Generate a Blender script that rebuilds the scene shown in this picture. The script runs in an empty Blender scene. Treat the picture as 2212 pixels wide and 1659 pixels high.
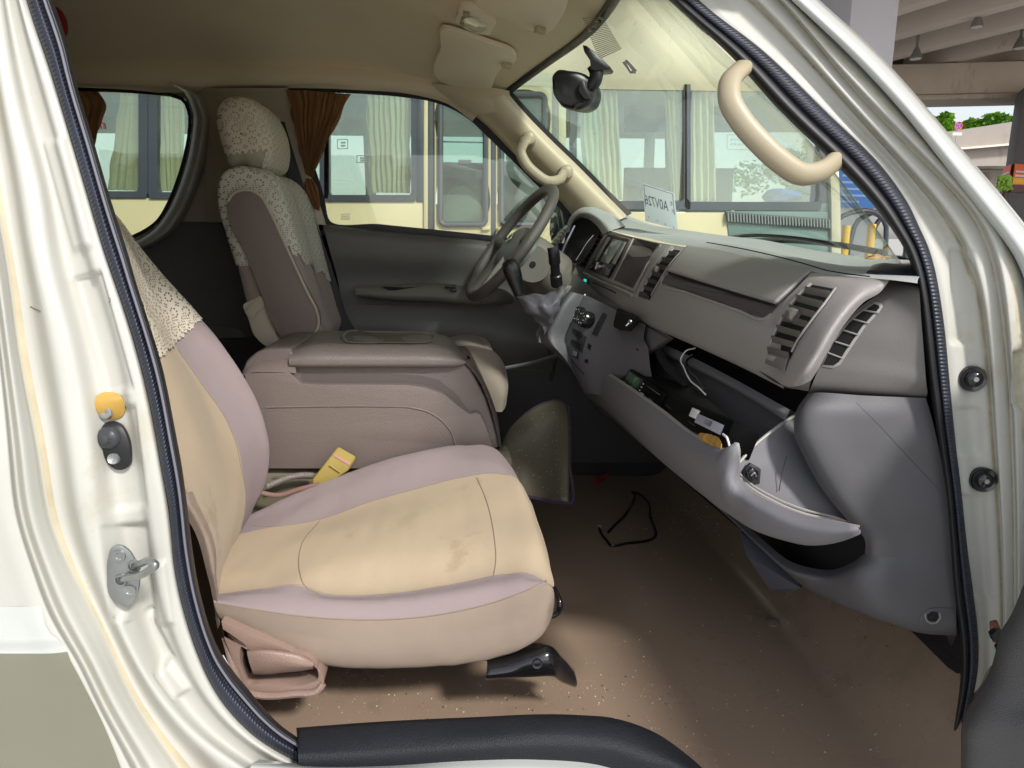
import bpy, bmesh, math, random
from math import sin, cos, tan, pi, radians, sqrt, atan2
from mathutils import Vector, Matrix
from mathutils.bvhtree import BVHTree
random.seed(7)
C = bpy.context.scene.collection
SC = bpy.context.scene

# ------------------------------------------------------------------ camera
CAM = Vector((0, 0, 1.55)); YAW = radians(4); PIT = radians(12)
W, H, F = 2212.0, 1659.0, 1500.0
FW = Vector((sin(YAW)*cos(PIT), cos(YAW)*cos(PIT), -sin(PIT)))
RT = Vector((cos(YAW), -sin(YAW), 0)); UP = RT.cross(FW)
cd = bpy.data.cameras.new('camera'); cam = bpy.data.objects.new('camera', cd); C.objects.link(cam)
cd.sensor_width = 36; cd.lens = 36*F/W; cd.clip_start = 0.05; cd.clip_end = 800
cam.matrix_world = Matrix(((RT.x, UP.x, -FW.x, CAM.x), (RT.y, UP.y, -FW.y, CAM.y), (RT.z, UP.z, -FW.z, CAM.z), (0, 0, 0, 1)))
SC.camera = cam

# ------------------------------------------------------------------ sky, sun, exposure
SUN_EL, SUN_AZ = radians(41), radians(147)     # azimuth clockwise from +Y: behind the camera and to its right
w = bpy.data.worlds.new('World'); SC.world = w; w.use_nodes = True
nt = w.node_tree; bg = nt.nodes['Background']
sky = nt.nodes.new('ShaderNodeTexSky'); sky.sky_type = 'NISHITA'; sky.sun_disc = False
sky.sun_elevation = SUN_EL; sky.sun_rotation = SUN_AZ; sky.dust_density = 1.5; sky.air_density = 1.2; sky.altitude = 20
hs = nt.nodes.new('ShaderNodeHueSaturation'); hs.inputs['Saturation'].default_value = 0.35
nt.links.new(sky.outputs[0], hs.inputs['Color']); nt.links.new(hs.outputs[0], bg.inputs['Color'])
bg.inputs['Strength'].default_value = 0.115
sd = bpy.data.lights.new('sun', 'SUN'); sd.energy = 2.1; sd.angle = radians(7); sd.color = (1, .96, .9)
so = bpy.data.objects.new('sun', sd); C.objects.link(so)
sdir = Vector((sin(SUN_AZ)*cos(SUN_EL), cos(SUN_AZ)*cos(SUN_EL), sin(SUN_EL)))
so.rotation_euler = sdir.to_track_quat('Z', 'Y').to_euler()
SC.view_settings.view_transform = 'Standard'; SC.view_settings.look = 'None'; SC.view_settings.exposure = 0.78
SC.view_settings.gamma = 1
SC.cycles.max_bounces = 10; SC.cycles.diffuse_bounces = 6; SC.cycles.transparent_max_bounces = 24
SC.cycles.use_denoising = True; SC.cycles.sample_clamp_indirect = 6; SC.cycles.caustics_reflective = False

# ------------------------------------------------------------------ helpers
def ray(u, v): return (FW + RT*((u-W/2)/F) - UP*((v-H/2)/F))
def P(u, v, Y=None, X=None, Z=None):
    d = ray(u, v)
    t = Y/d.y if Y is not None else (X/d.x if X is not None else (Z-CAM.z)/d.z)
    return CAM + d*t
def PX(pt):
    d = Vector(pt)-CAM; k = d.dot(FW)
    return (W/2+F*d.dot(RT)/k, H/2-F*d.dot(UP)/k)
def py(pts, Y=None):          # (u,v,Y) list
    return [P(p[0], p[1], Y=(p[2] if len(p) > 2 else Y)) for p in pts]
def px_(pts, X=None):         # (u,v,X) list
    return [P(p[0], p[1], X=(p[2] if len(p) > 2 else X)) for p in pts]
def cr(pts, n, closed=False, lin=False):
    """resample a polyline to n points, Catmull-Rom by chord length"""
    pts = [Vector(p) for p in pts]
    if closed: pts = pts+[pts[0]]
    L = [0]
    for a, b in zip(pts, pts[1:]): L.append(L[-1]+max((b-a).length, 1e-9))
    out = []; m = n if closed else n-1
    k = 0
    for i in range(n):
        s = L[-1]*i/m
        while k < len(pts)-2 and s > L[k+1]: k += 1
        t = (s-L[k])/(L[k+1]-L[k]); a, b = pts[k], pts[k+1]
        if lin: out.append(a.lerp(b, t)); continue
        if closed: p0 = pts[k-1] if k > 0 else pts[-2]; p3 = pts[k+2] if k+2 < len(pts) else pts[1]
        else: p0 = pts[k-1] if k > 0 else a*2-b; p3 = pts[k+2] if k+2 < len(pts) else b*2-a
        h = L[k+1]-L[k]
        h0 = (a-p0).length or h; h1 = (p3-b).length or h
        m0 = ((b-a)/h*h0+(a-p0)/h0*h)/(h0+h)*h; m1 = ((p3-b)/h1*h+(b-a)/h*h1)/(h1+h)*h
        t2, t3 = t*t, t*t*t
        out.append(a*(2*t3-3*t2+1)+m0*(t3-2*t2+t)+b*(-2*t3+3*t2)+m1*(t3-t2))
    return out
def link(name, me, mats, parent=None, smooth=True):
    o = bpy.data.objects.new(name, me); C.objects.link(o)
    if not isinstance(mats, (list, tuple)): mats = [mats]
    for m in mats: me.materials.append(m)
    if parent is not None: o.parent = parent
    if smooth:
        for p in me.polygons: p.use_smooth = True
    return o
def bmo(name, bm, mats, parent=None, smooth=True, bevel=0, seg=2, sub=0, sol=0):
    me = bpy.data.meshes.new(name); bm.to_mesh(me); bm.free()
    o = link(name, me, mats, parent, smooth)
    if sol: m = o.modifiers.new('s', 'SOLIDIFY'); m.thickness = abs(sol); m.offset = -1 if sol > 0 else 1
    if bevel:
        m = o.modifiers.new('b', 'BEVEL'); m.width = bevel; m.segments = seg; m.limit_method = 'ANGLE'; m.angle_limit = radians(35)
        m.use_clamp_overlap = True
        if smooth: m.harden_normals = False
    if sub: m = o.modifiers.new('u', 'SUBSURF'); m.levels = sub; m.render_levels = sub
    if smooth and not sub:
        e = o.modifiers.new('e', 'EDGE_SPLIT'); e.split_angle = radians(42)
    return o
def gridbm(bm, rails, nu=40, k=4, closed=False, linx=False, linr=False, bands=None, off=0):
    """rails: list of polylines; across-interpolation gives k steps per interval; returns dense rows"""
    R = [cr(r, nu, closed, linr) for r in rails]
    rows = []
    n = len(R)
    for i in range(nu):
        col = [R[j][i] for j in range(n)]
        rows.append(col)
    dense = []  # dense[j][i]
    for j in range(n-1):
        for s in range(k):
            t = s/k; row = []
            for i in range(nu):
                a, b = rows[i][j], rows[i][j+1]
                if linx: row.append(a.lerp(b, t)); continue
                p0 = rows[i][j-1] if j > 0 else a*2-b; p3 = rows[i][j+2] if j+2 < n else b*2-a
                h = (b-a).length or 1e-6; h0 = (a-p0).length or h; h1 = (p3-b).length or h
                m0 = ((b-a)/h*h0+(a-p0)/h0*h)/(h0+h)*h; m1 = ((p3-b)/h1*h+(b-a)/h*h1)/(h1+h)*h
                t2, t3 = t*t, t*t*t
                row.append(a*(2*t3-3*t2+1)+m0*(t3-2*t2+t)+b*(-2*t3+3*t2)+m1*(t3-t2))
            dense.append(row)
    dense.append([rows[i][n-1] for i in range(nu)])
    V = [[bm.verts.new(p) for p in row] for row in dense]
    uvl = bm.loops.layers.uv.verify()
    # uv in metres along the middle row / column
    mid = dense[len(dense)//2]; su = [0]
    for a, b in zip(mid, mid[1:]): su.append(su[-1]+(b-a).length)
    if closed: su.append(su[-1]+(mid[0]-mid[-1]).length)
    mi = nu//2; sv = [0]
    for a, b in zip(dense, dense[1:]): sv.append(sv[-1]+(b[mi]-a[mi]).length)
    for j in range(len(dense)-1):
        for i in range(nu if closed else nu-1):
            i2 = (i+1) % nu
            try: f = bm.faces.new((V[j][i], V[j][i2], V[j+1][i2], V[j+1][i]))
            except ValueError: continue
            if bands: f.material_index = bands[min(j//k, len(bands)-1)]
            for lp, (a, b) in zip(f.loops, ((i, j), (i+1, j), (i+1, j+1), (i, j+1))): lp[uvl].uv = (su[a], sv[b])
    return V
def smoothrail(r, n, it):
    L = cr(r, n)
    for _ in range(it): L = [L[0]]+[(L[i-1]+L[i]*2+L[i+1])/4 for i in range(1, n-1)]+[L[-1]]
    return L
def grid(name, rails, mats, parent=None, nu=40, k=4, closed=False, linx=False, linr=False, bands=None, sol=0, disp=None, smooth=0):
    bm = bmesh.new()
    if smooth: rails = [smoothrail(r, nu, smooth) for r in rails]
    V = gridbm(bm, rails, nu, k, closed, linx, linr, bands)
    if disp:
        bm.normal_update()
        for v in bm.verts:
            v.co += disp(v)
    me = bpy.data.meshes.new(name); bm.to_mesh(me); bm.free()
    o = link(name, me, mats, parent)
    if sol: m = o.modifiers.new('s', 'SOLIDIFY'); m.thickness = abs(sol); m.offset = -1 if sol > 0 else 1
    if linx: e = o.modifiers.new('e', 'EDGE_SPLIT'); e.split_angle = radians(50)
    return o
def tubebm(bm, pts, r, n=8, samples=None, closed=False, r2=None, cap=True, mi=0):
    pts = cr(pts, samples or max(len(pts)*6, 8), closed)
    m = len(pts); rings = []
    up = Vector((.13, .21, 1)); prev = None
    for i, p in enumerate(pts):
        t = (pts[(i+1) % m]-pts[i-1]) if (closed or 0 < i < m-1) else (pts[1]-pts[0] if i == 0 else pts[-1]-pts[-2])
        t.normalize()
        if prev is None: a = t.cross(up).normalized()
        else: a = (prev-t*prev.dot(t)).normalized()
        prev = a; b = t.cross(a)
        f = i/(m-1); rr = r if r2 is None else (r*(1-f)+r2*f)
        if callable(r): rr = r(f)
        ra, rb = rr if isinstance(rr, tuple) else (rr, rr)
        rings.append([bm.verts.new(p+a*ra*cos(2*pi*q/n)+b*rb*sin(2*pi*q/n)) for q in range(n)])
    uvl = bm.loops.layers.uv.verify(); s = 0
    for i in range(m if closed else m-1):
        A, B = rings[i], rings[(i+1) % m]; ds = (pts[(i+1) % m]-pts[i]).length
        for q in range(n):
            f = bm.faces.new((A[q], A[(q+1) % n], B[(q+1) % n], B[q])); f.material_index = mi
            for lp, uv in zip(f.loops, ((s, q/n), (s, (q+1)/n), (s+ds, (q+1)/n), (s+ds, q/n))): lp[uvl].uv = uv
        s += ds
    if cap and not closed:
        for rg in (rings[0], rings[-1]):
            f = bm.faces.new(rg); f.material_index = mi
    return rings
def tube(name, pts, r, mat, parent=None, n=8, samples=None, closed=False, r2=None):
    bm = bmesh.new(); tubebm(bm, pts, r, n, samples, closed, r2); bmesh.ops.recalc_face_normals(bm, faces=bm.faces)
    return bmo(name, bm, mat, parent)
def boxbm(bm, c, s, R=None, mi=0, taper=1):
    """centre, full sizes, optional 3x3 rotation"""
    R = R or Matrix.Identity(3); vs = []
    for z in (-.5, .5):
        for x, y in ((-.5, -.5), (.5, -.5), (.5, .5), (-.5, .5)):
            k = taper if z > 0 else 1
            vs.append(bm.verts.new(Vector(c)+R @ Vector((x*s[0]*k, y*s[1]*k, z*s[2]))))
    for q in ((3, 2, 1, 0), (4, 5, 6, 7), (0, 1, 5, 4), (1, 2, 6, 5), (2, 3, 7, 6), (3, 0, 4, 7)):
        f = bm.faces.new([vs[i] for i in q]); f.material_index = mi
    return vs
def box(name, lo, hi, mat, parent=None, bevel=.004, seg=2):
    bm = bmesh.new(); c = (Vector(lo)+Vector(hi))/2; s = Vector(hi)-Vector(lo); boxbm(bm, c, s)
    return bmo(name, bm, mat, parent, bevel=bevel, seg=seg)
def hexbm(bm, q, d, mi=0):
    """quad of 4 points extruded by vector d"""
    a = [bm.verts.new(p) for p in q]; b = [bm.verts.new(Vector(p)+d) for p in q]
    fs = [bm.faces.new(a[::-1]), bm.faces.new(b)]
    for i in range(4): fs.append(bm.faces.new((a[i], a[(i+1) % 4], b[(i+1) % 4], b[i])))
    for f in fs: f.material_index = mi
def platebm(bm, pts, d, mi=0):
    """closed outline (3D points) filled and extruded along vector d"""
    n = len(pts); fl = []
    a = [bm.verts.new(p) for p in pts]; b = [bm.verts.new(Vector(p)+d) for p in pts]
    from mathutils.geometry import tessellate_polygon
    T = tessellate_polygon([[Vector(p) for p in pts]])
    for t in T:
        fl.append(bm.faces.new([a[i] for i in t])); fl.append(bm.faces.new([b[i] for i in reversed(t)]))
    for i in range(n): fl.append(bm.faces.new((a[i], a[(i+1) % n], b[(i+1) % n], b[i])))
    for f in fl: f.material_index = mi
    bmesh.ops.recalc_face_normals(bm, faces=fl)
def plate(name, pts, d, mat, parent=None, smooth=0, bevel=.003, seg=2):
    if smooth: pts = cr(pts, smooth, closed=True)
    bm = bmesh.new(); platebm(bm, pts, Vector(d))
    return bmo(name, bm, mat, parent, bevel=bevel, seg=seg)
def ring(name, outer, inner, d, mat, parent=None, n=96, smooth_in=True, bevel=0):
    """flat plate with a hole between two closed loops, thickness vector d"""
    ci = sum((Vector(p) for p in inner), Vector())/len(inner)
    I = cr(inner, n, closed=True, lin=not smooth_in); Od = cr(outer, n*6, closed=True, lin=True)
    nrm = Vector(d).normalized(); ax = Vector((1, 0, 0)); ax = (ax-nrm*ax.dot(nrm)).normalized(); ay = nrm.cross(ax)
    ang = lambda p: atan2((p-ci).dot(ay), (p-ci).dot(ax))
    O = []
    for p in I:
        a = ang(p); O.append(min(Od, key=lambda q: abs((ang(q)-a+pi) % (2*pi)-pi)))
    bm = bmesh.new(); loops = []
    for L in (I, O, [p+Vector(d) for p in O], [p+Vector(d) for p in I]): loops.append([bm.verts.new(p) for p in L])
    for a in range(4):
        A, B = loops[a], loops[(a+1) % 4]
        for i in range(n): bm.faces.new((A[i], A[(i+1) % n], B[(i+1) % n], B[i]))
    bmesh.ops.recalc_face_normals(bm, faces=bm.faces)
    return bmo(name, bm, mat, parent, bevel=bevel)
def cylbm(bm, c, ax, r, h, n=24, mi=0, r2=None):
    ax = Vector(ax).normalized(); a = ax.cross(Vector((.2, .3, 1))).normalized(); b = ax.cross(a)
    c = Vector(c); r2 = r if r2 is None else r2
    A = [bm.verts.new(c+(a*cos(2*pi*i/n)+b*sin(2*pi*i/n))*r) for i in range(n)]
    B = [bm.verts.new(c+ax*h+(a*cos(2*pi*i/n)+b*sin(2*pi*i/n))*r2) for i in range(n)]
    fs = [bm.faces.new(A[::-1]), bm.faces.new(B)]
    for i in range(n): fs.append(bm.faces.new((A[i], A[(i+1) % n], B[(i+1) % n], B[i])))
    for f in fs: f.material_index = mi
def lathebm(bm, c, ax, prof, n=32, mi=0):
    """prof: (radius, height) along axis"""
    ax = Vector(ax).normalized(); a = ax.cross(Vector((.2, .3, 1))).normalized(); b = ax.cross(a); c = Vector(c); prev = None
    for r, h in prof:
        rg = [bm.verts.new(c+ax*h+(a*cos(2*pi*i/n)+b*sin(2*pi*i/n))*max(r, 1e-5)) for i in range(n)]
        if prev:
            for i in range(n):
                f = bm.faces.new((prev[i], prev[(i+1) % n], rg[(i+1) % n], rg[i])); f.material_index = mi
        prev = rg
class Quad:
    """bilinear patch of four points (tl, tr, br, bl) with a normal towards the camera"""
    def __init__(s, a, b, c, d):
        s.c = [Vector(p) for p in (a, b, c, d)]
        n = (s.c[1]-s.c[0]).cross(s.c[3]-s.c[0]).normalized()
        if n.dot(CAM-s.c[0]) < 0: n = -n
        s.n = n
    def p(s, x, y, h=0):
        a, b, c, d = s.c
        return a.lerp(b, x).lerp(d.lerp(c, x), y)+s.n*h
    def box(s, bm, x0, x1, y0, y1, h0, h1, mi=0):
        hexbm(bm, [s.p(x0, y0, h0), s.p(x1, y0, h0), s.p(x1, y1, h0), s.p(x0, y1, h0)], s.n*(h1-h0), mi)
def bvh(o):
    dg = bpy.context.evaluated_depsgraph_get(); dg.update(); e = o.evaluated_get(dg); me = e.to_mesh()
    t = BVHTree.FromPolygons([o.matrix_world @ v.co for v in me.vertices], [list(p.vertices) for p in me.polygons]); e.to_mesh_clear(); return t
def hit(t, u, v, h=0):
    d = ray(u, v).normalized(); loc, n, i, dist = t.ray_cast(CAM, d)
    if loc is None: return None
    if n.dot(d) > 0: n = -n
    return loc+n*h
def seam(name, o, pts, r, mat, parent, h=0.0, samples=None):
    t = o if isinstance(o, BVHTree) else bvh(o)
    n = samples or max(12, len(pts)*8)
    q = cr([Vector((a, b, 0)) for a, b in pts], n)
    L = [hit(t, p.x, p.y, h) for p in q]; L = [p for p in L if p is not None]
    if len(L) < 3: print('seam miss', name, pts[0]); return None
    return tube(name, L, r, mat, parent, n=5, samples=len(L)*2)
def textmesh(body, size, mirror=False):
    cu = bpy.data.curves.new('t', 'FONT'); cu.body = body; cu.size = size; cu.align_x = 'CENTER'; cu.align_y = 'CENTER'; cu.extrude = 0
    o = bpy.data.objects.new('t', cu); C.objects.link(o); dg = bpy.context.evaluated_depsgraph_get(); dg.update()
    me = bpy.data.meshes.new_from_object(o.evaluated_get(dg)); bpy.data.objects.remove(o); return me
def addtext(bm, body, origin, xd, yd, size, h=.0006, mi=0, mirror=False, width=None):
    me = textmesh(body, size); vs = []
    if not len(me.vertices): return
    xs = [v.co.x for v in me.vertices]; wd = max(xs)-min(xs); k = (width/wd) if width else 1
    xd = Vector(xd).normalized(); yd = Vector(yd).normalized(); n = xd.cross(yd)
    if n.dot(CAM-Vector(origin)) < 0: n = -n
    for v in me.vertices: vs.append(bm.verts.new(Vector(origin)+xd*v.co.x*(-1 if mirror else 1)*k+yd*v.co.y+n*h))
    for p in me.polygons:
        try: f = bm.faces.new([vs[i] for i in p.vertices]); f.material_index = mi
        except ValueError: pass
def thing(name, label, cat, group=None, loc=(0, 0, 0)):
    o = bpy.data.objects.new(name, None); C.objects.link(o); o.location = loc; o.empty_display_size = .05
    tag(o, label, cat, group); bpy.context.view_layer.update(); return o
def tag(o, label=None, cat=None, group=None, kind=None):
    if label: o['label'] = label
    if cat: o['category'] = cat
    if group: o['group'] = group
    if kind: o['kind'] = kind
    return o
def part(name, parent, label=None):
    o = bpy.data.objects.new(name, None); C.objects.link(o); o.parent = parent; o.empty_display_size = .05
    if label: o['label'] = label
    return o

# ------------------------------------------------------------------ materials
def mat(name, col, rough=.5, metal=0, var=None, bump=None, spec=.5, coat=0, stain=None, emit=None, alpha=None, sheen=0, trans=0, spots=None):
    """var=(scale, amount) colour noise; bump=(kind, scale, strength[, uv]); stain=(colour, scale, threshold)"""
    m = bpy.data.materials.new(name); m.use_nodes = True; N = m.node_tree; nd = N.nodes; ln = N.links
    b = nd['Principled BSDF']; b.inputs['Base Color'].default_value = (*col, 1); b.inputs['Roughness'].default_value = rough
    b.inputs['Metallic'].default_value = metal; b.inputs['Specular IOR Level'].default_value = spec; b.inputs['Coat Weight'].default_value = coat
    b.inputs['Coat Roughness'].default_value = .08
    if sheen: b.inputs['Sheen Weight'].default_value = sheen
    if trans: b.inputs['Transmission Weight'].default_value = trans
    tc = nd.new('ShaderNodeTexCoord'); c = None
    if var:
        n = nd.new('ShaderNodeTexNoise'); n.inputs['Scale'].default_value = var[0]; n.inputs['Detail'].default_value = 8; n.inputs['Roughness'].default_value = .65
        ln.new(tc.outputs['Object'], n.inputs['Vector'])
        r = nd.new('ShaderNodeMapRange'); r.inputs[1].default_value = .3; r.inputs[2].default_value = .7; r.inputs[3].default_value = 1-var[1]; r.inputs[4].default_value = 1+var[1]
        ln.new(n.outputs['Fac'], r.inputs[0])
        x = nd.new('ShaderNodeVectorMath'); x.operation = 'SCALE'; x.inputs[0].default_value = col; ln.new(r.outputs[0], x.inputs['Scale']); c = x.outputs[0]
        rr = nd.new('ShaderNodeMapRange'); rr.inputs[3].default_value = max(rough-.12, .03); rr.inputs[4].default_value = min(rough+.12, 1); ln.new(n.outputs['Fac'], rr.inputs[0]); ln.new(rr.outputs[0], b.inputs['Roughness'])
    for st in ([stain] if isinstance(stain, tuple) else (stain or [])):
        n = nd.new('ShaderNodeTexNoise'); n.inputs['Scale'].default_value = st[1]; n.inputs['Detail'].default_value = 10; n.inputs['Roughness'].default_value = .7
        if len(st) > 4:
            mp = nd.new('ShaderNodeMapping'); mp.inputs['Scale'].default_value = st[4]; ln.new(tc.outputs['Object'], mp.inputs[0]); ln.new(mp.outputs[0], n.inputs['Vector'])
        else: ln.new(tc.outputs['Object'], n.inputs['Vector'])
        r = nd.new('ShaderNodeMapRange'); r.inputs[1].default_value = st[2]; r.inputs[2].default_value = st[2]+.08; r.inputs[4].default_value = st[3] if len(st) > 3 else 1; ln.new(n.outputs['Fac'], r.inputs[0])
        mx = nd.new('ShaderNodeMix'); mx.data_type = 'RGBA'; ln.new(r.outputs[0], mx.inputs['Factor'])
        if c is not None: ln.new(c, mx.inputs['A'])
        else: mx.inputs['A'].default_value = (*col, 1)
        mx.inputs['B'].default_value = (*st[0], 1); c = mx.outputs['Result']
    if c is not None: ln.new(c, b.inputs['Base Color'])
    bl = [bump] if isinstance(bump, tuple) else (bump or [])
    prev = None
    for bb in bl:
        kind, sc, stg = bb[:3]; uv = len(bb) > 3 and bb[3]
        src = tc.outputs['UV'] if uv else tc.outputs['Object']
        if kind == 'noise':
            n = nd.new('ShaderNodeTexNoise'); n.inputs['Scale'].default_value = sc; n.inputs['Detail'].default_value = 4; ln.new(src, n.inputs['Vector']); o = n.outputs['Fac']
        elif kind == 'vor':
            n = nd.new('ShaderNodeTexVoronoi'); n.inputs['Scale'].default_value = sc; ln.new(src, n.inputs['Vector']); o = n.outputs['Distance']
        else:
            n = nd.new('ShaderNodeTexWave'); n.inputs['Scale'].default_value = sc; n.bands_direction = kind.upper(); n.wave_profile = 'SIN'
            n.inputs['Distortion'].default_value = bb[4] if len(bb) > 4 else 0; n.inputs['Detail'].default_value = 1; ln.new(src, n.inputs['Vector']); o = n.outputs['Fac']
        bp = nd.new('ShaderNodeBump'); bp.inputs['Strength'].default_value = stg; bp.inputs['Distance'].default_value = .002 if kind != 'noise' or sc > 60 else .004
        ln.new(o, bp.inputs['Height'])
        if prev: ln.new(prev, bp.inputs['Normal'])
        prev = bp.outputs[0]
    if prev: ln.new(prev, b.inputs['Normal'])
    if emit: b.inputs['Emission Color'].default_value = (*emit[:3], 1); b.inputs['Emission Strength'].default_value = emit[3]
    return m
def glass(name, tint, refl=1.0, rough=.0, scratch=False, thick=.06):
    m = bpy.data.materials.new(name); m.use_nodes = True; N = m.node_tree; nd = N.nodes; ln = N.links; nd.clear()
    out = nd.new('ShaderNodeOutputMaterial'); t = nd.new('ShaderNodeBsdfTransparent'); t.inputs[0].default_value = (*tint, 1)
    g = nd.new('ShaderNodeBsdfGlossy'); g.inputs['Roughness'].default_value = rough
    lw = nd.new('ShaderNodeLayerWeight'); lw.inputs[0].default_value = .5
    pw = nd.new('ShaderNodeMath'); pw.operation = 'POWER'; pw.inputs[1].default_value = 5; ln.new(lw.outputs['Facing'], pw.inputs[0])
    mu = nd.new('ShaderNodeMath'); mu.operation = 'MULTIPLY_ADD'; mu.inputs[1].default_value = .92*refl; mu.inputs[2].default_value = .06*refl; ln.new(pw.outputs[0], mu.inputs[0])
    mx = nd.new('ShaderNodeMixShader'); ln.new(mu.outputs[0], mx.inputs[0]); ln.new(t.outputs[0], mx.inputs[1]); ln.new(g.outputs[0], mx.inputs[2])
    last = mx
    # thin film of dust: a little diffuse
    d = nd.new('ShaderNodeBsdfDiffuse'); d.inputs[0].default_value = (.7, .75, .72, 1)
    tc = nd.new('ShaderNodeTexCoord'); n = nd.new('ShaderNodeTexNoise'); n.inputs['Scale'].default_value = 5; n.inputs['Detail'].default_value = 6; ln.new(tc.outputs['Object'], n.inputs['Vector'])
    r = nd.new('ShaderNodeMapRange'); r.inputs[1].default_value = .3; r.inputs[2].default_value = .8; r.inputs[3].default_value = thick*.3; r.inputs[4].default_value = thick*1.6; ln.new(n.outputs['Fac'], r.inputs[0]); fac = r.outputs[0]
    if scratch:
        for rot, th in ((.6, .83), (-.5, .85)):
            mp = nd.new('ShaderNodeMapping'); mp.inputs['Rotation'].default_value = (rot, 0, 0); mp.inputs['Scale'].default_value = (1, 2.2, 60); ln.new(tc.outputs['Object'], mp.inputs[0])
            n2 = nd.new('ShaderNodeTexNoise'); n2.inputs['Scale'].default_value = 6; n2.inputs['Detail'].default_value = 3; ln.new(mp.outputs[0], n2.inputs['Vector'])
            r2 = nd.new('ShaderNodeMapRange'); r2.inputs[1].default_value = th-.15; r2.inputs[2].default_value = th-.08; r2.inputs[4].default_value = .22; ln.new(n2.outputs['Fac'], r2.inputs[0])
            ad = nd.new('ShaderNodeMath'); ad.operation = 'ADD'; ln.new(fac, ad.inputs[0]); ln.new(r2.outputs[0], ad.inputs[1]); fac = ad.outputs[0]
    m2 = nd.new('ShaderNodeMixShader'); ln.new(fac, m2.inputs[0]); ln.new(last.outputs[0], m2.inputs[1]); ln.new(d.outputs[0], m2.inputs[2])
    ln.new(m2.outputs[0], out.inputs[0]); return m
def cloth(name, col, translucent=.4, lace=False, scale=22, stripe=0):
    """fabric that lets some light through; lace cuts a pattern of holes"""
    m = bpy.data.materials.new(name); m.use_nodes = True; N = m.node_tree; nd = N.nodes; ln = N.links; nd.clear()
    out = nd.new('ShaderNodeOutputMaterial'); d = nd.new('ShaderNodeBsdfDiffuse'); d.inputs[0].default_value = (*col, 1)
    t = nd.new('ShaderNodeBsdfTranslucent'); t.inputs[0].default_value = (*col, 1)
    mx = nd.new('ShaderNodeMixShader'); mx.inputs[0].default_value = translucent; ln.new(d.outputs[0], mx.inputs[1]); ln.new(t.outputs[0], mx.inputs[2]); last = mx
    tc = nd.new('ShaderNodeTexCoord')
    n = nd.new('ShaderNodeTexNoise'); n.inputs['Scale'].default_value = 300; ln.new(tc.outputs['Object'], n.inputs['Vector'])
    bp = nd.new('ShaderNodeBump'); bp.inputs['Strength'].default_value = .25; bp.inputs['Distance'].default_value = .001; ln.new(n.outputs['Fac'], bp.inputs['Height']); ln.new(bp.outputs[0], d.inputs['Normal'])
    if lace:
        def M(op, a, b=None, c=None):
            x = nd.new('ShaderNodeMath'); x.operation = op
            for i, q in enumerate((a, b, c)):
                if q is None: continue
                if isinstance(q, (int, float)): x.inputs[i].default_value = q
                else: ln.new(q, x.inputs[i])
            return x.outputs[0]
        mpl = nd.new('ShaderNodeVectorMath'); mpl.operation = 'DOT_PRODUCT'; mpl.inputs[1].default_value = (.75, .75, 0); ln.new(tc.outputs['Object'], mpl.inputs[0])
        sz = nd.new('ShaderNodeSeparateXYZ'); ln.new(tc.outputs['Object'], sz.inputs[0]); sp = nd.new('ShaderNodeCombineXYZ'); ln.new(mpl.outputs['Value'], sp.inputs[0]); ln.new(sz.outputs['Z'], sp.inputs[1])
        sp2 = nd.new('ShaderNodeSeparateXYZ'); ln.new(sp.outputs[0], sp2.inputs[0]); sp = sp2
        def motif(su, ox, oy, rad, k, wd):
            x = M('SUBTRACT', M('FRACT', M('ADD', M('MULTIPLY', sp.outputs[0], su), ox)), .5)
            y = M('SUBTRACT', M('FRACT', M('ADD', M('MULTIPLY', sp.outputs[1], su), oy)), .5)
            r = M('SQRT', M('ADD', M('MULTIPLY', x, x), M('MULTIPLY', y, y))); a = M('ARCTAN2', y, x)
            inr = M('LESS_THAN', M('ABSOLUTE', M('SUBTRACT', r, rad)), wd)
            return M('MULTIPLY', inr, M('GREATER_THAN', M('SINE', M('MULTIPLY', a, k)), -.1))
        h = M('MAXIMUM', motif(scale, 0, 0, .27, 8, .058), motif(scale, .5, .5, .10, 4, .065))
        # band of fine mesh
        zz = M('FRACT', M('MULTIPLY', sp.outputs[1], scale*.33))
        fine = M('MULTIPLY', M('GREATER_THAN', M('SINE', M('MULTIPLY', sp.outputs[0], scale*38)), .1), M('GREATER_THAN', M('SINE', M('MULTIPLY', sp.outputs[1], scale*38)), .1))
        band = M('LESS_THAN', M('ABSOLUTE', M('SUBTRACT', zz, M('ADD', .5, M('MULTIPLY', .12, M('SINE', M('MULTIPLY', sp.outputs[0], scale*6.28)))))), .09)
        h = M('MAXIMUM', M('MULTIPLY', h, M('SUBTRACT', 1, band)), M('MULTIPLY', fine, band))
        tr = nd.new('ShaderNodeBsdfTransparent'); m2 = nd.new('ShaderNodeMixShader'); ln.new(h, m2.inputs[0]); ln.new(last.outputs[0], m2.inputs[1]); ln.new(tr.outputs[0], m2.inputs[2]); last = m2
    ln.new(last.outputs[0], out.inputs[0]); return m

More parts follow.
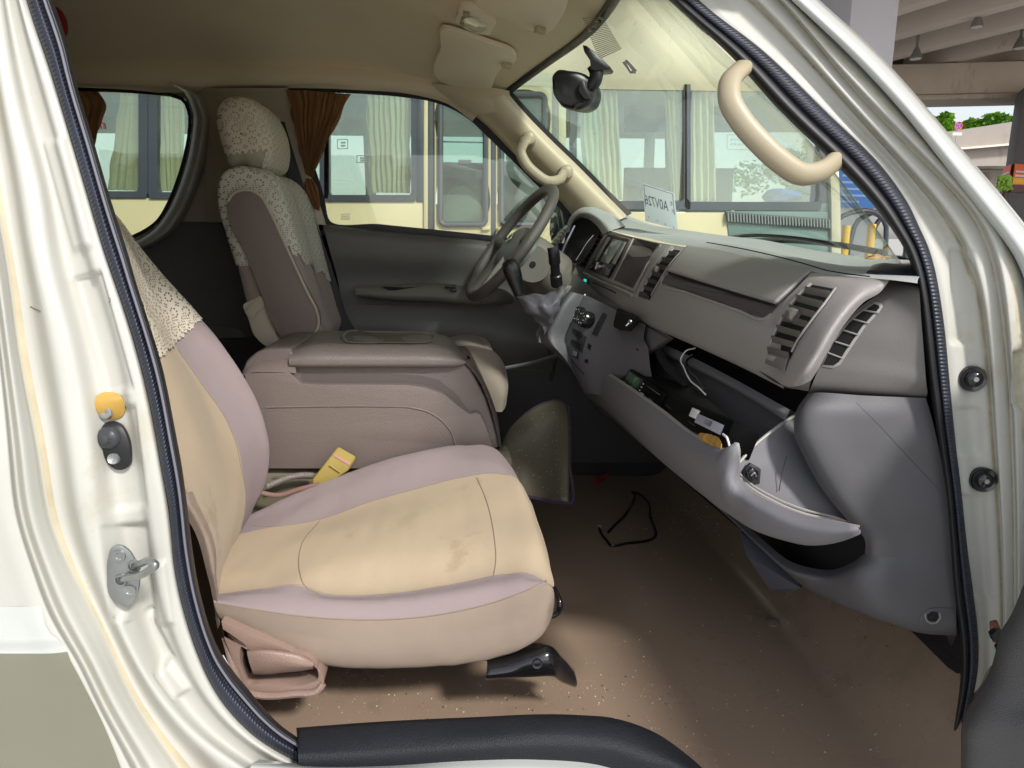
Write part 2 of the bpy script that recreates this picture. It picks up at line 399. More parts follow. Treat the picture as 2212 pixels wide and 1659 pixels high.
WHITE = mat('white_paint', (.53, .55, .535), .22, var=(3, .03), coat=.5, stain=[((.42, .36, .27), 60, .70, .5), ((.2, .19, .17), 25, .76, .6)])
WHITE2 = mat('white_paint_jamb', (.51, .507, .468), .42, var=(4, .03), coat=0, stain=[((.42, .37, .26), 6, .57, .38), ((.30, .27, .22), 16, .66, .35), ((.12, .11, .10), 55, .735, .8)])
GROOVE = mat('dirty_groove', (.50, .46, .35), .6, var=(30, .25), stain=((.12, .09, .06), 45, .60, .8))
SEALANT = mat('yellowed_sealant', (.50, .44, .31), .5, var=(12, .15))
LOWPAINT = mat('beige_lower_paint', (.20, .195, .148), .3, var=(2, .04), coat=.4)
RUBBER = mat('ribbed_rubber', (.022, .026, .042), .45, var=(9, .25), bump=('x', 55, .45, True), spec=.5)
RUBBER2 = mat('black_rubber', (.012, .012, .015), .5, var=(20, .2))
BLACK = mat('black_plastic', (.012, .012, .014), .35, var=(30, .2))
CASE = mat('recorder_case', (.003, .003, .0035), .45, spec=.08, stain=((.04, .04, .04), 70, .76, .6))
GLOSSBLACK = mat('glossy_black_paint', (.008, .008, .01), .15, coat=.6)
DARK = mat('dark_void', (.006, .006, .007), .9)  # near-black for joints, and in place of shade inside vents and hollows
SILL = mat('sill_plastic', (.016, .018, .023), .5, spec=.22, var=(8, .15), bump=('vor', 500, .35))
LINER = mat('headliner_cloth', (.76, .66, .47), .95, var=(3, .03), bump=('noise', 500, .2), stain=((.3, .25, .17), 4, .66, .3))
LINER2 = mat('visor_vinyl', (.86, .77, .58), .7, var=(5, .03), bump=('noise', 400, .15))
TAN = mat('tan_trim', (.60, .52, .37), .42, var=(6, .03), bump=('vor', 600, .15))
TAND = mat('tan_pillar_trim', (.40, .35, .27), .6, var=(6, .03), bump=('vor', 500, .2))
CREAM = mat('cream_handle_plastic', (.40, .345, .24), .4, var=(10, .03), bump=('vor', 700, .1))
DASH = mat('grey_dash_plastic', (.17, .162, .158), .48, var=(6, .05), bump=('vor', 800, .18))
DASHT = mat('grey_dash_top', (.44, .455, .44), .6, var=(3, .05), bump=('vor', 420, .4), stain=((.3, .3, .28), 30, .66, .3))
DASHR = mat('ribbed_dash_plastic', (.315, .302, .29), .42, var=(6, .04), bump=('y', 90, .18, True))  # ribbed and paler by nature, raised further to make up for little light
SILVER = mat('textured_silver_plastic', (.33, .305, .30), .42, .1, var=(8, .04), bump=('vor', 700, .35))
SILVER2 = mat('smooth_silver_plastic', (.36, .34, .33), .36, .1, var=(8, .05))
TRAYI = mat('tray_inside_plastic', (.12, .117, .125), .5, var=(5, .08), stain=((.2, .2, .2), 60, .73, .5))
TRAYM = mat('tray_grey_plastic', (.185, .182, .198), .6, spec=.3, var=(6, .06), bump=('vor', 800, .15), stain=((.32, .32, .32), 60, .73, .5))
DGREY = mat('dark_grey_plastic', (.14, .138, .150), .5, var=(6, .06), bump=('vor', 600, .3), stain=((.2, .2, .2), 50, .74, .4))
KNEE = mat('blue_grey_plastic', (.11, .108, .118), .5, var=(4, .05), bump=('vor', 900, .15), stain=((.22, .22, .22), 70, .76, .4))
DGREY2 = mat('charcoal_plastic', (.035, .034, .037), .5, var=(6, .1), bump=('vor', 600, .2), stain=((.13, .13, .13), 40, .72, .5))
DOORG = mat('door_vinyl', (.10, .098, .092), .5, var=(5, .08), bump=('noise', 160, .35))
DOORT = mat('door_armrest', (.13, .125, .105), .5, var=(5, .05), bump=('vor', 500, .2))
MAUVEP = mat('mauve_console_plastic', (.17, .138, .126), .4, var=(4, .06), bump=('vor', 420, .4), stain=((.33, .3, .27), 18, .72, .25))
MAUVEL = mat('mauve_console_lid', (.20, .172, .158), .35, var=(4, .05), bump=('vor', 420, .4))
SEATP = mat('brown_seat_plastic', (.29, .20, .165), .4, var=(5, .05), bump=('vor', 420, .3))
SEATT = mat('seat_tan_cloth', (.44, .35, .245), .95, var=(2.5, .05), sheen=.08, bump=[('noise', 420, .35), ('noise', 5, .3)], stain=[((.27, .20, .11), 7, .58, .45), ((.17, .13, .08), 24, .69, .6), ((.42, .35, .23), 3, .53, .5)])
SEATM = mat('seat_mauve_cloth', (.33, .262, .268), .95, var=(3, .04), sheen=.08, bump=[('diagonal', 260, .5, True), ('noise', 500, .2)])
SEATR = mat('seat_ribbed_cloth', (.56, .43, .34), .95, var=(3, .04), sheen=.08, bump=[('y', 200, .9, True), ('x', 210, .4, True), ('noise', 6, .3)])
THREAD = mat('shaded_seam_thread', (.24, .18, .14), .9)  # thread colour darkened so it carries the crease shade
SEATB = mat('seat_beige_vinyl', (.42, .37, .29), .6, var=(4, .04))
FLOOR = mat('brown_vinyl_floor', (.30, .22, .162), .25, var=(1.2, .07), bump=[('noise', 40, .05), ('noise', 3, .35)], stain=[((.19, .14, .10), 2.2, .56, .4)])
HUMP = mat('olive_vinyl', (.15, .135, .09), .33, var=(2, .08), bump=('noise', 50, .15))
MATM = mat('floor_mat_vinyl', (.10, .087, .062), .38, var=(2, .1), bump=('noise', 60, .15), stain=((.3, .27, .22), 45, .7, .4))
MATE = mat('mat_edging', (.05, .03, .06), .9, bump=('noise', 600, .6))
METAL = mat('zinc_metal', (.42, .44, .44), .35, .85, var=(12, .15), bump=('noise', 40, .3))
CHROME = mat('chrome', (.75, .75, .77), .12, 1)
SCREEN = mat('lcd_grey', (.30, .36, .32), .15, coat=.6)
SCREENG = mat('lcd_green', (.06, .16, .06), .2, coat=.5)
PRINT = mat('white_print', (.75, .75, .76), .6)
LABEL = mat('label_paper', (.42, .43, .52), .5)
CARD = mat('card_paper', (.62, .74, .80), .6, var=(20, .05))
BLUEI = mat('blue_ink', (.06, .12, .22), .6)
GREENL = mat('lit_green_button', (.05, .5, .4), .4, emit=(.03, .6, .45, .6))
BUCKLE = mat('olive_buckle_plastic', (.36, .28, .08), .4, var=(6, .06))
RED = mat('red_plastic', (.55, .015, .03), .35)
YELLOW = mat('yellow_cap', (.48, .29, .06), .35, var=(20, .15), coat=.3)
KNOBL = mat('black_leather_knob', (.012, .012, .013), .22, bump=('vor', 260, .4), coat=.3)
BOOT = mat('shifter_boot_leather', (.13, .125, .145), .45, bump=[('noise', 14, .8), ('vor', 600, .15)])
WHEELM = mat('steering_wheel_leather', (.095, .087, .08), .38, var=(8, .06), bump=('vor', 500, .4))
HUBM = mat('steering_hub', (.13, .135, .13), .4, var=(8, .05), bump=('vor', 500, .2))
LACE = cloth('cream_lace', (.70, .64, .53), .15, lace=True, scale=30)
LACE2 = cloth('white_lace', (.62, .60, .52), .15, lace=True, scale=28)
CURT = cloth('tan_curtain', (.28, .15, .075), .45)
CURTG = cloth('pale_curtain', (.96, .86, .60), .2)
GLS = glass('side_glass', (.90, .95, .91), thick=.015)
WSG = glass('windscreen_glass', (.86, .95, .90), scratch=True, thick=.085)
BUSG = glass('bus_glass', (.85, .93, .89), refl=2.6, thick=.05)
BUSD = glass('bus_door_glass', (.60, .76, .70), refl=1.3, thick=.05)
BUSY = mat('bus_cream_paint', (.58, .50, .29), .35, var=(1.5, .04), coat=.2)
BUSL = mat('bus_pale_paint', (.64, .59, .42), .5, var=(1.5, .04))
BUSF = mat('bus_window_frame', (.055, .065, .085), .35, var=(4, .1), coat=.3)
BUSI = mat('bus_interior', (.80, .90, .86), .7, var=(1, .05))
BUSDK = mat('bus_dark_interior', (.08, .11, .10), .8)
CONC = mat('concrete', (.62, .52, .44), .9, var=(.35, .12), bump=('noise', 4, .4), stain=[((.15, .12, .10), .6, .58, .6, (1, 1, .25)), ((.45, .4, .35), 2, .66, .3)])
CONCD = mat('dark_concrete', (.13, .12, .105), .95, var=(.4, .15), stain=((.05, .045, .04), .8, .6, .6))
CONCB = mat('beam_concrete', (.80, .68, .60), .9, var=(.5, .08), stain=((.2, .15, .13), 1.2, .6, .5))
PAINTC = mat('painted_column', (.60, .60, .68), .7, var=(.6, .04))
DARKC = mat('shaded_column_paint', (.105, .095, .10), .8, var=(.6, .05))  # column paint with the far column's shade put into the colour
ROAD = mat('pale_road', (.42, .41, .38), .85, var=(.7, .1), bump=('noise', 30, .4))

# ================================================================== THE VAN
van = thing('van', 'white passenger van with its front passenger door open, showing the cab inside', 'van')

# ---- driver side wall: quarter trim round the rear window, door frame round the door window
YF = 2.50
rw = [(-260, 180), (165, 188), (300, 194), (372, 202), (400, 214), (413, 245), (413, 285), (404, 335), (388, 390), (367, 442), (342, 482), (308, 506), (268, 522), (150, 536), (-260, 540)]
rwo = [(-900, 60), (-300, 60), (300, 60), (621, 60), (640, 300), (700, 600), (720, 900), (300, 960), (-900, 960)]
ring('side_trim', py(rwo, YF+.05), py(rw, YF+.05), (0, .02, 0), TAND, van, n=120)
# window frame: black rubber
def loopband(name, pts, w1, mat_, parent, yoff, Y, n=120):
    c = Vector((sum(p[0] for p in pts)/len(pts), sum(p[1] for p in pts)/len(pts), 0))
    L = cr([Vector((a, b, 0)) for a, b in pts], n, closed=True)
    inn = []
    for i, p in enumerate(L):
        t = (L[(i+1) % n]-L[i-1]).normalized(); nn = Vector((-t.y, t.x, 0))
        inn.append(p+nn*w1)
    bm = bmesh.new()
    rails = [[P(p.x, p.y, Y=Y) for p in L], [P(p.x, p.y, Y=Y-yoff) for p in L], [P(p.x, p.y, Y=Y-yoff) for p in inn], [P(p.x, p.y, Y=Y+.03) for p in inn]]
    V = [[bm.verts.new(q) for q in r] for r in rails]
    for a in range(3):
        for i in range(n): bm.faces.new((V[a][i], V[a][(i+1) % n], V[a+1][(i+1) % n], V[a+1][i]))
    bmesh.ops.recalc_face_normals(bm, faces=bm.faces)
    return bmo(name, bm, mat_, parent)
loopband('window_seal', rw, 8, RUBBER2, van, .012, YF+.045)
# moulded lip in front of the rear window
lip = [(374, 183, 2.42), (408, 203, 2.44), (428, 245, 2.45), (426, 300, 2.45), (414, 360, 2.45), (396, 415, 2.44), (372, 465, 2.44), (345, 500, 2.43), (312, 522, 2.43), (278, 536, 2.43)]
grid('window_surround', [py([(a+26, b+4, y+.05) for a, b, y in lip]), py([(a+8, b+2, y-.01) for a, b, y in lip]), py([(a-4, b-2, y) for a, b, y in lip]), py([(a-12, b-4, y+.08) for a, b, y in lip])], mat('surround_trim', (.30, .29, .27), .35), van, nu=50, k=4)
# dark lower quarter panel
lowq = [(-900, 545), (150, 540), (282, 530), (322, 508), (352, 478), (700, 482), (716, 560), (735, 700), (760, 950), (-900, 950)]
plate('quarter_panel', py(lowq, YF+.03), (0, .01, 0), DOORG, van, bevel=0)
plate('cubby_lid', py([(395, 720), (470, 705), (520, 712), (525, 790), (400, 800)], YF+.02), (0, .02, 0), DOORG, van, smooth=30)
grid('pillar_trim', [py([(420, 190, 2.50), (440, 300, 2.50), (445, 400, 2.5), (450, 480, 2.5)]), py([(470, 190, 2.46), (480, 300, 2.46), (490, 400, 2.46), (495, 480, 2.46)]),
     py([(570, 190, 2.45), (590, 300, 2.45), (620, 400, 2.45), (665, 482, 2.45)]), py([(618, 190, 2.46), (640, 290, 2.46), (668, 380, 2.46), (700, 486, 2.46)]), py([(622, 190, 2.52), (645, 290, 2.52), (672, 380, 2.52), (705, 486, 2.52)])], TAND, van, nu=20, k=5)

# ---- driver door
door = part('driver_door', van)
dw = [(612, 189), (640, 187), (720, 189), (800, 193), (870, 199), (930, 208), (975, 223), (1020, 250), (1065, 292), (1110, 335), (1160, 385), (1205, 430), (1238, 475), (1240, 530), (1190, 536), (1090, 523), (960, 509), (820, 495), (702, 481), (690, 430), (668, 360), (636, 285), (618, 235)]
dwo = [(560, 170), (760, 172), (900, 180), (980, 198), (1040, 225), (1090, 262), (1150, 325), (1210, 388), (1262, 445), (1290, 500), (1290, 620), (1260, 760), (1200, 800), (900, 800), (700, 800), (660, 560), (600, 360), (575, 250)]
ring('window_frame', py(dwo, YF+.03), py(dw, YF+.03), (0, .02, 0), BLACK, door, n=140)
loopband('window_seal', dw, 11, RUBBER2, door, .012, YF+.025)
box('door_glass', (P(560, 300, Y=YF+.045).x, YF+.045, P(700, 540, Y=YF+.045).z-.02), (P(1300, 300, Y=YF+.045).x, YF+.049, P(600, 150, Y=YF+.045).z), GLS, door, bevel=0)
box('side_glass', (-3.0, YF+.06, 1.44), (P(436, 300, Y=YF+.06).x, YF+.064, 2.12), GLS, van, bevel=0)
# door trim, belt line down to the floor
dt = [[(698, 484, 2.50), (820, 498, 2.50), (960, 511, 2.50), (1060, 521, 2.50), (1200, 540, 2.50)],
      [(699, 492, 2.45), (820, 506, 2.45), (960, 520, 2.45), (1060, 530, 2.45), (1200, 548, 2.45)],
      [(712, 540, 2.44), (830, 546, 2.44), (960, 553, 2.44), (1060, 560, 2.44), (1200, 575, 2.44)],
      [(730, 607, 2.46), (830, 610, 2.46), (960, 612, 2.46), (1060, 618, 2.46), (1200, 640, 2.46)],
      [(735, 640, 2.45), (830, 642, 2.45), (960, 645, 2.45), (1060, 650, 2.45), (1190, 680, 2.45)],
      [(750, 710, 2.42), (840, 712, 2.42), (960, 714, 2.42), (1060, 722, 2.42), (1180, 745, 2.42)],
      [(770, 800, 2.46), (850, 800, 2.46), (960, 800, 2.46), (1060, 800, 2.46), (1200, 800, 2.46)]]
grid('door_trim', [py(r) for r in dt], DOORG, door, nu=40, k=6)
arm = [[(772, 618, 2.43), (830, 616, 2.43), (960, 614, 2.43), (1040, 620, 2.42), (1085, 625, 2.42), (1105, 640, 2.44)],
       [(768, 622, 2.37), (830, 622, 2.36), (960, 619, 2.35), (1040, 628, 2.35), (1092, 632, 2.36), (1112, 648, 2.40)],
       [(768, 634, 2.36), (830, 640, 2.35), (960, 646, 2.34), (1040, 652, 2.34), (1080, 648, 2.35), (1108, 654, 2.40)],
       [(772, 640, 2.42), (830, 648, 2.42), (960, 655, 2.42), (1040, 660, 2.42), (1080, 656, 2.42), (1104, 658, 2.44)]]
ar = grid('armrest', [py(r) for r in arm], DOORT, door, nu=50, k=4)
plate('pull_pocket', py([(824, 619, 2.352), (872, 621, 2.352), (918, 618, 2.352), (905, 628, 2.352), (840, 627, 2.352)]), (0, .012, 0), DARK, door, bevel=.001)
for q in ([(960, 617), (983, 616), (984, 622), (962, 623)], [(972, 624), (986, 624), (986, 630), (973, 630)]):
    plate('window_switch', py([(a, b, 2.333) for a, b in q]), (0, .012, 0), BLACK, door, bevel=.001)
tube('trim_seam', py([(735, 655, 2.445), (860, 658, 2.44), (960, 663, 2.44), (1040, 668, 2.44), (1090, 660, 2.43), (1130, 640, 2.44)]), .002, DOORT, door, n=6)
tube('trim_seam', py([(1055, 523, 2.445), (1066, 555, 2.43)]), .0025, BLACK, door, n=6)
# print in the corner of the door glass
bm = bmesh.new()
for i in range(3): addtext(bm, ['oIo OOO', 'EEEEEEEE', 'EEEEEEEE'][i], P(746, 463+i*5, Y=YF+.043), (1, 0, 0), (0, 0, 1), .008, mi=0)
bmo('glass_mark', bm, BLUEI, door, smooth=False)
# door mirror beyond the glass
mp = [(1196, 400), (1210, 392), (1222, 410), (1224, 470), (1214, 520), (1198, 543), (1187, 520), (1190, 450)]
mr = part('door_mirror', van)
plate('housing', py([(a+3, b, 2.66) for a, b in mp]), (.02, .06, 0), CHROME, mr, smooth=40, bevel=.006)
plate('mirror_glass', py([(1204+(a-1204)*.84, 466+(b-466)*.9, 2.652) for a, b in mp]), (0, .006, 0), mat('mirror_glass', (.5, .6, .62), .05, .9), mr, smooth=40, bevel=0)
plate('mirror_base', py([(1210, 430, 2.56), (1250, 440, 2.56), (1260, 545, 2.56), (1228, 540, 2.56)]), (0, .05, 0), BLACK, mr)

# ---- far front pillar with its trim
ap = [[(1000, 232, 2.50), (1040, 262, 2.50), (1100, 322, 2.50), (1160, 385, 2.5), (1215, 440, 2.5), (1262, 500, 2.5)],
      [(1020, 222, 2.44), (1062, 262, 2.44), (1118, 322, 2.44), (1175, 380, 2.44), (1228, 430, 2.44), (1272, 480, 2.44)],
      [(1050, 212, 2.40), (1090, 256, 2.40), (1145, 316, 2.40), (1205, 378, 2.40), (1262, 434, 2.40), (1310, 482, 2.40)],
      [(1085, 206, 2.39), (1120, 246, 2.39), (1178, 308, 2.39), (1238, 366, 2.39), (1296, 424, 2.39), (1345, 472, 2.39)],
      [(1096, 200, 2.43), (1130, 240, 2.43), (1188, 300, 2.43), (1248, 358, 2.43), (1304, 415, 2.43), (1354, 466, 2.43)]]
apo = grid('front_pillar_trim', [py(r) for r in ap], TAN, van, nu=30, k=6)
grid('windscreen_edge', [py([(a+d, b-d*.6, 2.43+e) for a, b in [(1085, 190), (1096, 202), (1130, 240), (1188, 300), (1248, 358), (1304, 415), (1356, 466)]]) for d, e in ((-3, 0), (9, .0), (9, .04))], RUBBER2, van, nu=30, k=1, linx=True)
# grab handle on it
gh = part('grab_handle', van)
ghp = [(1141, 298, 2.37), (1130, 312, 2.32), (1125, 330, 2.29), (1135, 352, 2.285), (1158, 376, 2.285), (1182, 391, 2.29), (1202, 390, 2.31), (1220, 374, 2.365)]
tube('grip', py(ghp), lambda f: (.0165, .0125) if .15 < f < .85 else (.021, .0145), CREAM, gh, n=14, samples=60)
for u, v, s in ((1140, 305, 1), (1220, 376, 1)):
    bm = bmesh.new(); lathebm(bm, P(u, v, Y=2.395), (0, -1, .1), [(0, .055), (.014, .055), (.021, .05), (.024, .03), (.026, 0)], 24); bmo('mount', bm, CREAM, gh)

# ---- roof lining: a height field
def zr(x, y):
    f = min(max((x+.45)/.75, 0), 1); f = f*f*(3-2*f)
    s = max(0, (y-2.05)/.45); s2 = max(0, (1.6-y)/.5)
    return 2.225-.155*f-.135*(1-.35*f)*(s**2.2)-.12*s2**2
def hdr(y):   # windscreen header, x at given y
    return .335-.19*abs((y-1.72)/.72)**2.2
ys = [1.10, 1.14, 1.2, 1.3, 1.45, 1.6, 1.8, 2.0, 2.15, 2.25, 2.33, 2.39, 2.44, 2.48, 2.50]
bm = bmesh.new(); V = []
NX = 46
for j, y in enumerate(ys):
    V.append([bm.verts.new((x := (-2.9+(hdr(y)+2.9)*(i/NX)**.7), y, zr(x, y))) for i in range(NX+1)])
for j in range(len(ys)-1):
    for i in range(NX): bm.faces.new((V[j][i], V[j][i+1], V[j+1][i+1], V[j+1][i]))
roof = bmo('roof_lining', bm, LINER, van)
rb = bvh(roof)
# lining turns down over the door and window heads
grid('roof_edge_trim', [py([(-300, 90, 2.52), (100, 100, 2.52), (370, 110, 2.52), (600, 110, 2.52), (760, 112, 2.52), (900, 120, 2.52), (1000, 135, 2.52), (1080, 150, 2.52)]),
     py([(-300, 172, 2.47), (100, 184, 2.47), (370, 184, 2.47), (600, 183, 2.47), (760, 186, 2.47), (900, 197, 2.47), (975, 216, 2.47), (1030, 250, 2.47)]),
     py([(-300, 186, 2.50), (100, 192, 2.50), (370, 200, 2.5), (600, 190, 2.5), (760, 194, 2.5), (900, 206, 2.5), (968, 225, 2.5), (1020, 262, 2.5)])], LINER, van, nu=60, k=3)
grid('curtain_rail', [py([(-200, 184, 2.44), (165, 190, 2.44), (300, 197, 2.44), (375, 205, 2.44)]), py([(-200, 194, 2.44), (165, 197, 2.44), (300, 203, 2.44), (375, 210, 2.44)])], BLACK, van, nu=20, k=1, sol=.012)
# corner filler between lining and pillar
grid('corner_trim', [py([(930, 180, 2.46), (1010, 188, 2.42), (1070, 190, 2.40), (1100, 196, 2.40)]), py([(960, 205, 2.46), (1010, 214, 2.42), (1060, 208, 2.395), (1102, 210, 2.395)]), py([(985, 228, 2.46), (1030, 245, 2.43), (1080, 240, 2.40), (1122, 240, 2.40)])], TAN, van, nu=20, k=4)
seam('trim_joint', roof, [(372, 178), (430, 180), (500, 182), (560, 186), (606, 195)], .0015, DARK, van)
# header strip and near side of the roof
hd = [Vector((hdr(y)+.002, y, zr(hdr(y), y))) for y in [2.50, 2.42, 2.34, 2.2, 2.05, 1.9, 1.75, 1.6, 1.45, 1.3, 1.2]]
grid('windscreen_header', [[p+Vector((0, 0, .012)) for p in hd], [p+Vector((-.006, 0, -.006)) for p in hd], [p+Vector((.016, 0, -.012)) for p in hd], [p+Vector((.03, 0, .01)) for p in hd]], BLACK, van, nu=50, k=3)
# roof skin above the lining
bm = bmesh.new(); V = [[bm.verts.new((-2.95+(hdr(y)+.06+2.95)*i/20, y+(.04 if y > 1.8 else -.04), zr(-2.9+(hdr(y)+2.9)*i/20, y)+.05)) for i in range(21)] for y in ys]
for j in range(len(ys)-1):
    for i in range(20): bm.faces.new((V[j][i], V[j][i+1], V[j+1][i+1], V[j+1][i]))
bmo('roof_skin', bm, WHITE, van)
# roof rail over the doors, outer side of the body behind the pillar
xs_ = [-2.95, -2.0, -1.0, -.7, -.3, 0, .12]
def rr3(y, z, e): return [Vector((x, y, z)) for x in xs_]+[P(e[0], e[1], Y=e[2])]
grid('roof_rail', [rr3(1.16, 2.04, (1400, -62, 1.17)), rr3(1.135, 2.0, (1450, -58, 1.135)), rr3(1.06, 1.99, (1600, -58, 1.11)), rr3(1.01, 2.02, (1700, -56, 1.08)), rr3(1.03, 2.12, (1770, -50, 1.09)), rr3(1.10, 2.24, (1760, -90, 1.2)), rr3(1.3, 2.29, (1700, -130, 1.4))], WHITE, van, nu=60, k=4)
box('side_panel', (-2.97, .985, .35), (-.9, 1.01, 2.05), WHITE, van, bevel=.01)
# shell behind the seats
box('outer_door_skin', (-2.9, 2.60, .35), (.98, 2.63, 1.50), WHITE, van)
box('rear_wall', (-2.98, .9, .5), (-2.9, 2.6, 2.25), DOORG, van)
box('rear_side_wall', (-2.95, 1.03, .5), (-.78, 1.07, 2.19), TAND, van)
box('rear_floor', (-2.95, 1.0, .60), (-.42, 2.55, .64), FLOOR, van)

# ---- sun visors, lamp console on the roof
def onroof(pts, h): 
    out = []
    for a, b in pts:
        q = hit(rb, a, b, h)
        if q is None: q = P(a, b, Z=2.09)
        out.append(q)
    return out
def visor(pts, clip):
    vs = part('sun_visor', van)
    L = cr(onroof(pts, .020), 60, closed=True)
    bm = bmesh.new(); platebm(bm, L, Vector((0, 0, .014)))
    bmo('panel', bm, LINER2, vs, bevel=.005, seg=3)
    o = onroof(clip, .028); bm = bmesh.new(); c = (o[0]+o[1])/2
    R = (o[1]-o[0]).to_track_quat('X', 'Z').to_matrix(); boxbm(bm, c, ((o[1]-o[0]).length, .018, .016), R); bmo('clip', bm, mat('visor_clip', (.50, .40, .25), .4), vs, bevel=.003)
    return vs
visor([(973, 49), (1010, 60), (1060, 78), (1106, 95), (1117, 106), (1112, 122), (1092, 130), (1075, 150), (1050, 188), (1030, 192), (985, 178), (945, 157), (941, 148), (955, 95)], [(1088, 118), (1108, 122)])
visor([(1040, -90), (1120, -70), (1225, -40), (1226, -10), (1207, 28), (1194, 46), (1176, 54), (1150, 48), (1090, 22), (1045, 2), (1036, -40)], [(1160, 36), (1180, 42)])
lc = part('roof_lamp', van)
L = cr(onroof([(1000, 4), (1022, 6), (1060, 24), (1072, 34), (1066, 52), (1054, 66), (1036, 64), (1000, 48), (991, 40), (994, 18)], .012), 50, closed=True)
bm = bmesh.new(); platebm(bm, L, Vector((0, 0, .02))); bmo('housing', bm, LINER2, lc, bevel=.003)
L = cr(onroof([(1024, 24), (1040, 28), (1054, 42), (1048, 54), (1034, 58), (1018, 50)], .017), 30, closed=True)
bm = bmesh.new(); platebm(bm, L, Vector((0, 0, .01))); bmo('lens', bm, mat('lamp_lens', (.62, .62, .52), .15, coat=.5), lc, bevel=.002)
for q in ([(1005, 12), (1018, 15), (1016, 24), (1004, 21)], [(1002, 24), (1014, 28), (1010, 37), (998, 33)], [(998, 36), (1011, 40), (1008, 46), (996, 42)]):
    bm = bmesh.new(); platebm(bm, onroof(q, .017), Vector((0, 0, .008))); bmo('switch', bm, mat('lamp_switch', (.30, .26, .18), .5), lc, bevel=.0015)
for u, v in ((1225, 0), ): pass
for u, v in ((815, 165), (700, 172)):
    q = hit(rb, u, v, .001)
    if q: 
        bm = bmesh.new(); cylbm(bm, q, (0, -.2, -1), .012, .002, 20); bmo('trim_clip', bm, LINER2, van)

# ---- windscreen
top = [Vector((hdr(y)+.012, y, zr(hdr(y), y)-.003)) for y in [2.46, 2.40, 2.3, 2.15, 1.95, 1.75, 1.5, 1.3, 1.16]]
bot = [Vector((.60, 2.45, 1.55)), Vector((.64, 2.4, 1.54)), Vector((.70, 2.3, 1.50)), Vector((.80, 2.1, 1.47)), Vector((.88, 1.9, 1.46)), Vector((.92, 1.7, 1.45)), Vector((.90, 1.45, 1.43)), Vector((.86, 1.25, 1.42)), Vector((.76, 1.05, 1.42))]
T = cr(top, 9); Bt = cr(bot, 9)
midr = [t.lerp(b, .5)+Vector((.02, 0, .02)) for t, b in zip(T, Bt)]
ws = grid('windscreen', [T, midr, Bt], WSG, van, nu=40, k=10, sol=0)
wt = bvh(ws)
# dotted shade on the glass above the mirror, torn sticker remains
def onws(pts, h=.002):
    out = []
    for a, b in pts:
        q = hit(wt, a, b, h); out.append(q if q is not None else P(a, b, X=.3))
    return out
bm = bmesh.new()
def pq(u, v):
    c = [(1258, 38), (1304, 36), (1344, 105), (1296, 128)]
    a = Vector(c[0]).lerp(Vector(c[1]), u); b = Vector(c[3]).lerp(Vector(c[2]), u); return a.lerp(b, v)
for i in range(22):
    a = pq(0, i/22+.012); b = pq(1, i/22+.012); c = pq(1, i/22+.031); d = pq(0, i/22+.031)
    for k in range(4):
        f0, f1 = k/4, (k+1)/4
        q = onws([a.lerp(b, f0), a.lerp(b, f1), d.lerp(c, f1), d.lerp(c, f0)])
        bm.faces.new([bm.verts.new(p) for p in q])
bmo('dotted_shade', bm, mat('dotted_shade', (.30, .28, .20), .9), van)
bm = bmesh.new()
for q in ([(1345, 134), (1352, 132), (1364, 153), (1370, 150), (1365, 140), (1376, 158), (1362, 158)], [(1350, 130), (1356, 128), (1378, 152), (1370, 156)]):
    platebm(bm, onws(q, .0015), Vector((0, 0, .0008)))
bmo('sticker_remains', bm, PRINT, van)

# ---- rear view mirror hung on the windscreen
rm = part('rear_view_mirror', van)
YM = 1.78
mo = [(1197, 160), (1203, 153), (1225, 153), (1262, 161), (1276, 172), (1278, 210), (1270, 224), (1255, 232), (1228, 231), (1210, 224), (1200, 208), (1196, 180)]
bm = bmesh.new(); L = cr(py([(a, b, YM) for a, b in mo]), 60, closed=True)
cc = sum(L, Vector())/len(L)
Rr = [[p for p in L], [cc+(p-cc)*1.0+Vector((.012, .04, 0)) for p in L], [cc+(p-cc)*.75+Vector((.05, .10, 0)) for p in L], [cc+(p-cc)*.05+Vector((.06, .12, 0)) for p in L]]
Rf = [[cc+(p-cc)*.02+Vector((-.012, -.006, 0)) for p in L], [cc+(p-cc)*.86+Vector((-.010, -.006, 0)) for p in L]]
gridbm(bm, Rf+Rr, 60, 3, closed=True); bmo('housing', bm, BLACK, rm)
tube('arm', py([(1252, 205, YM+.03), (1272, 190, YM+.01), (1286, 172, YM), (1288, 155, YM), (1282, 140, YM)]), .017, BLACK, rm, n=12)
plate('bracket', py([(1258, 97, YM-.02), (1266, 98, YM-.02), (1284, 112, YM-.02), (1318, 144, YM-.02), (1314, 150, YM-.02), (1292, 152, YM-.02), (1276, 150, YM-.02), (1274, 130, YM-.02), (1262, 112, YM-.02)]), (.02, .05, 0), BLACK, rm, bevel=.004)
plate('shade', py([(1249, 180, YM-.02), (1262, 172, YM-.02), (1270, 196, YM-.02), (1280, 216, YM-.02), (1262, 214, YM-.02), (1249, 196, YM-.02)]), (.01, .05, 0), BLACK, rm, bevel=.003)
plate('clasp', py([(1240, 226, YM-.01), (1262, 218, YM-.01), (1266, 222, YM-.01), (1242, 234, YM-.01)]), (.0, .03, 0), BLACK, rm, bevel=.002)

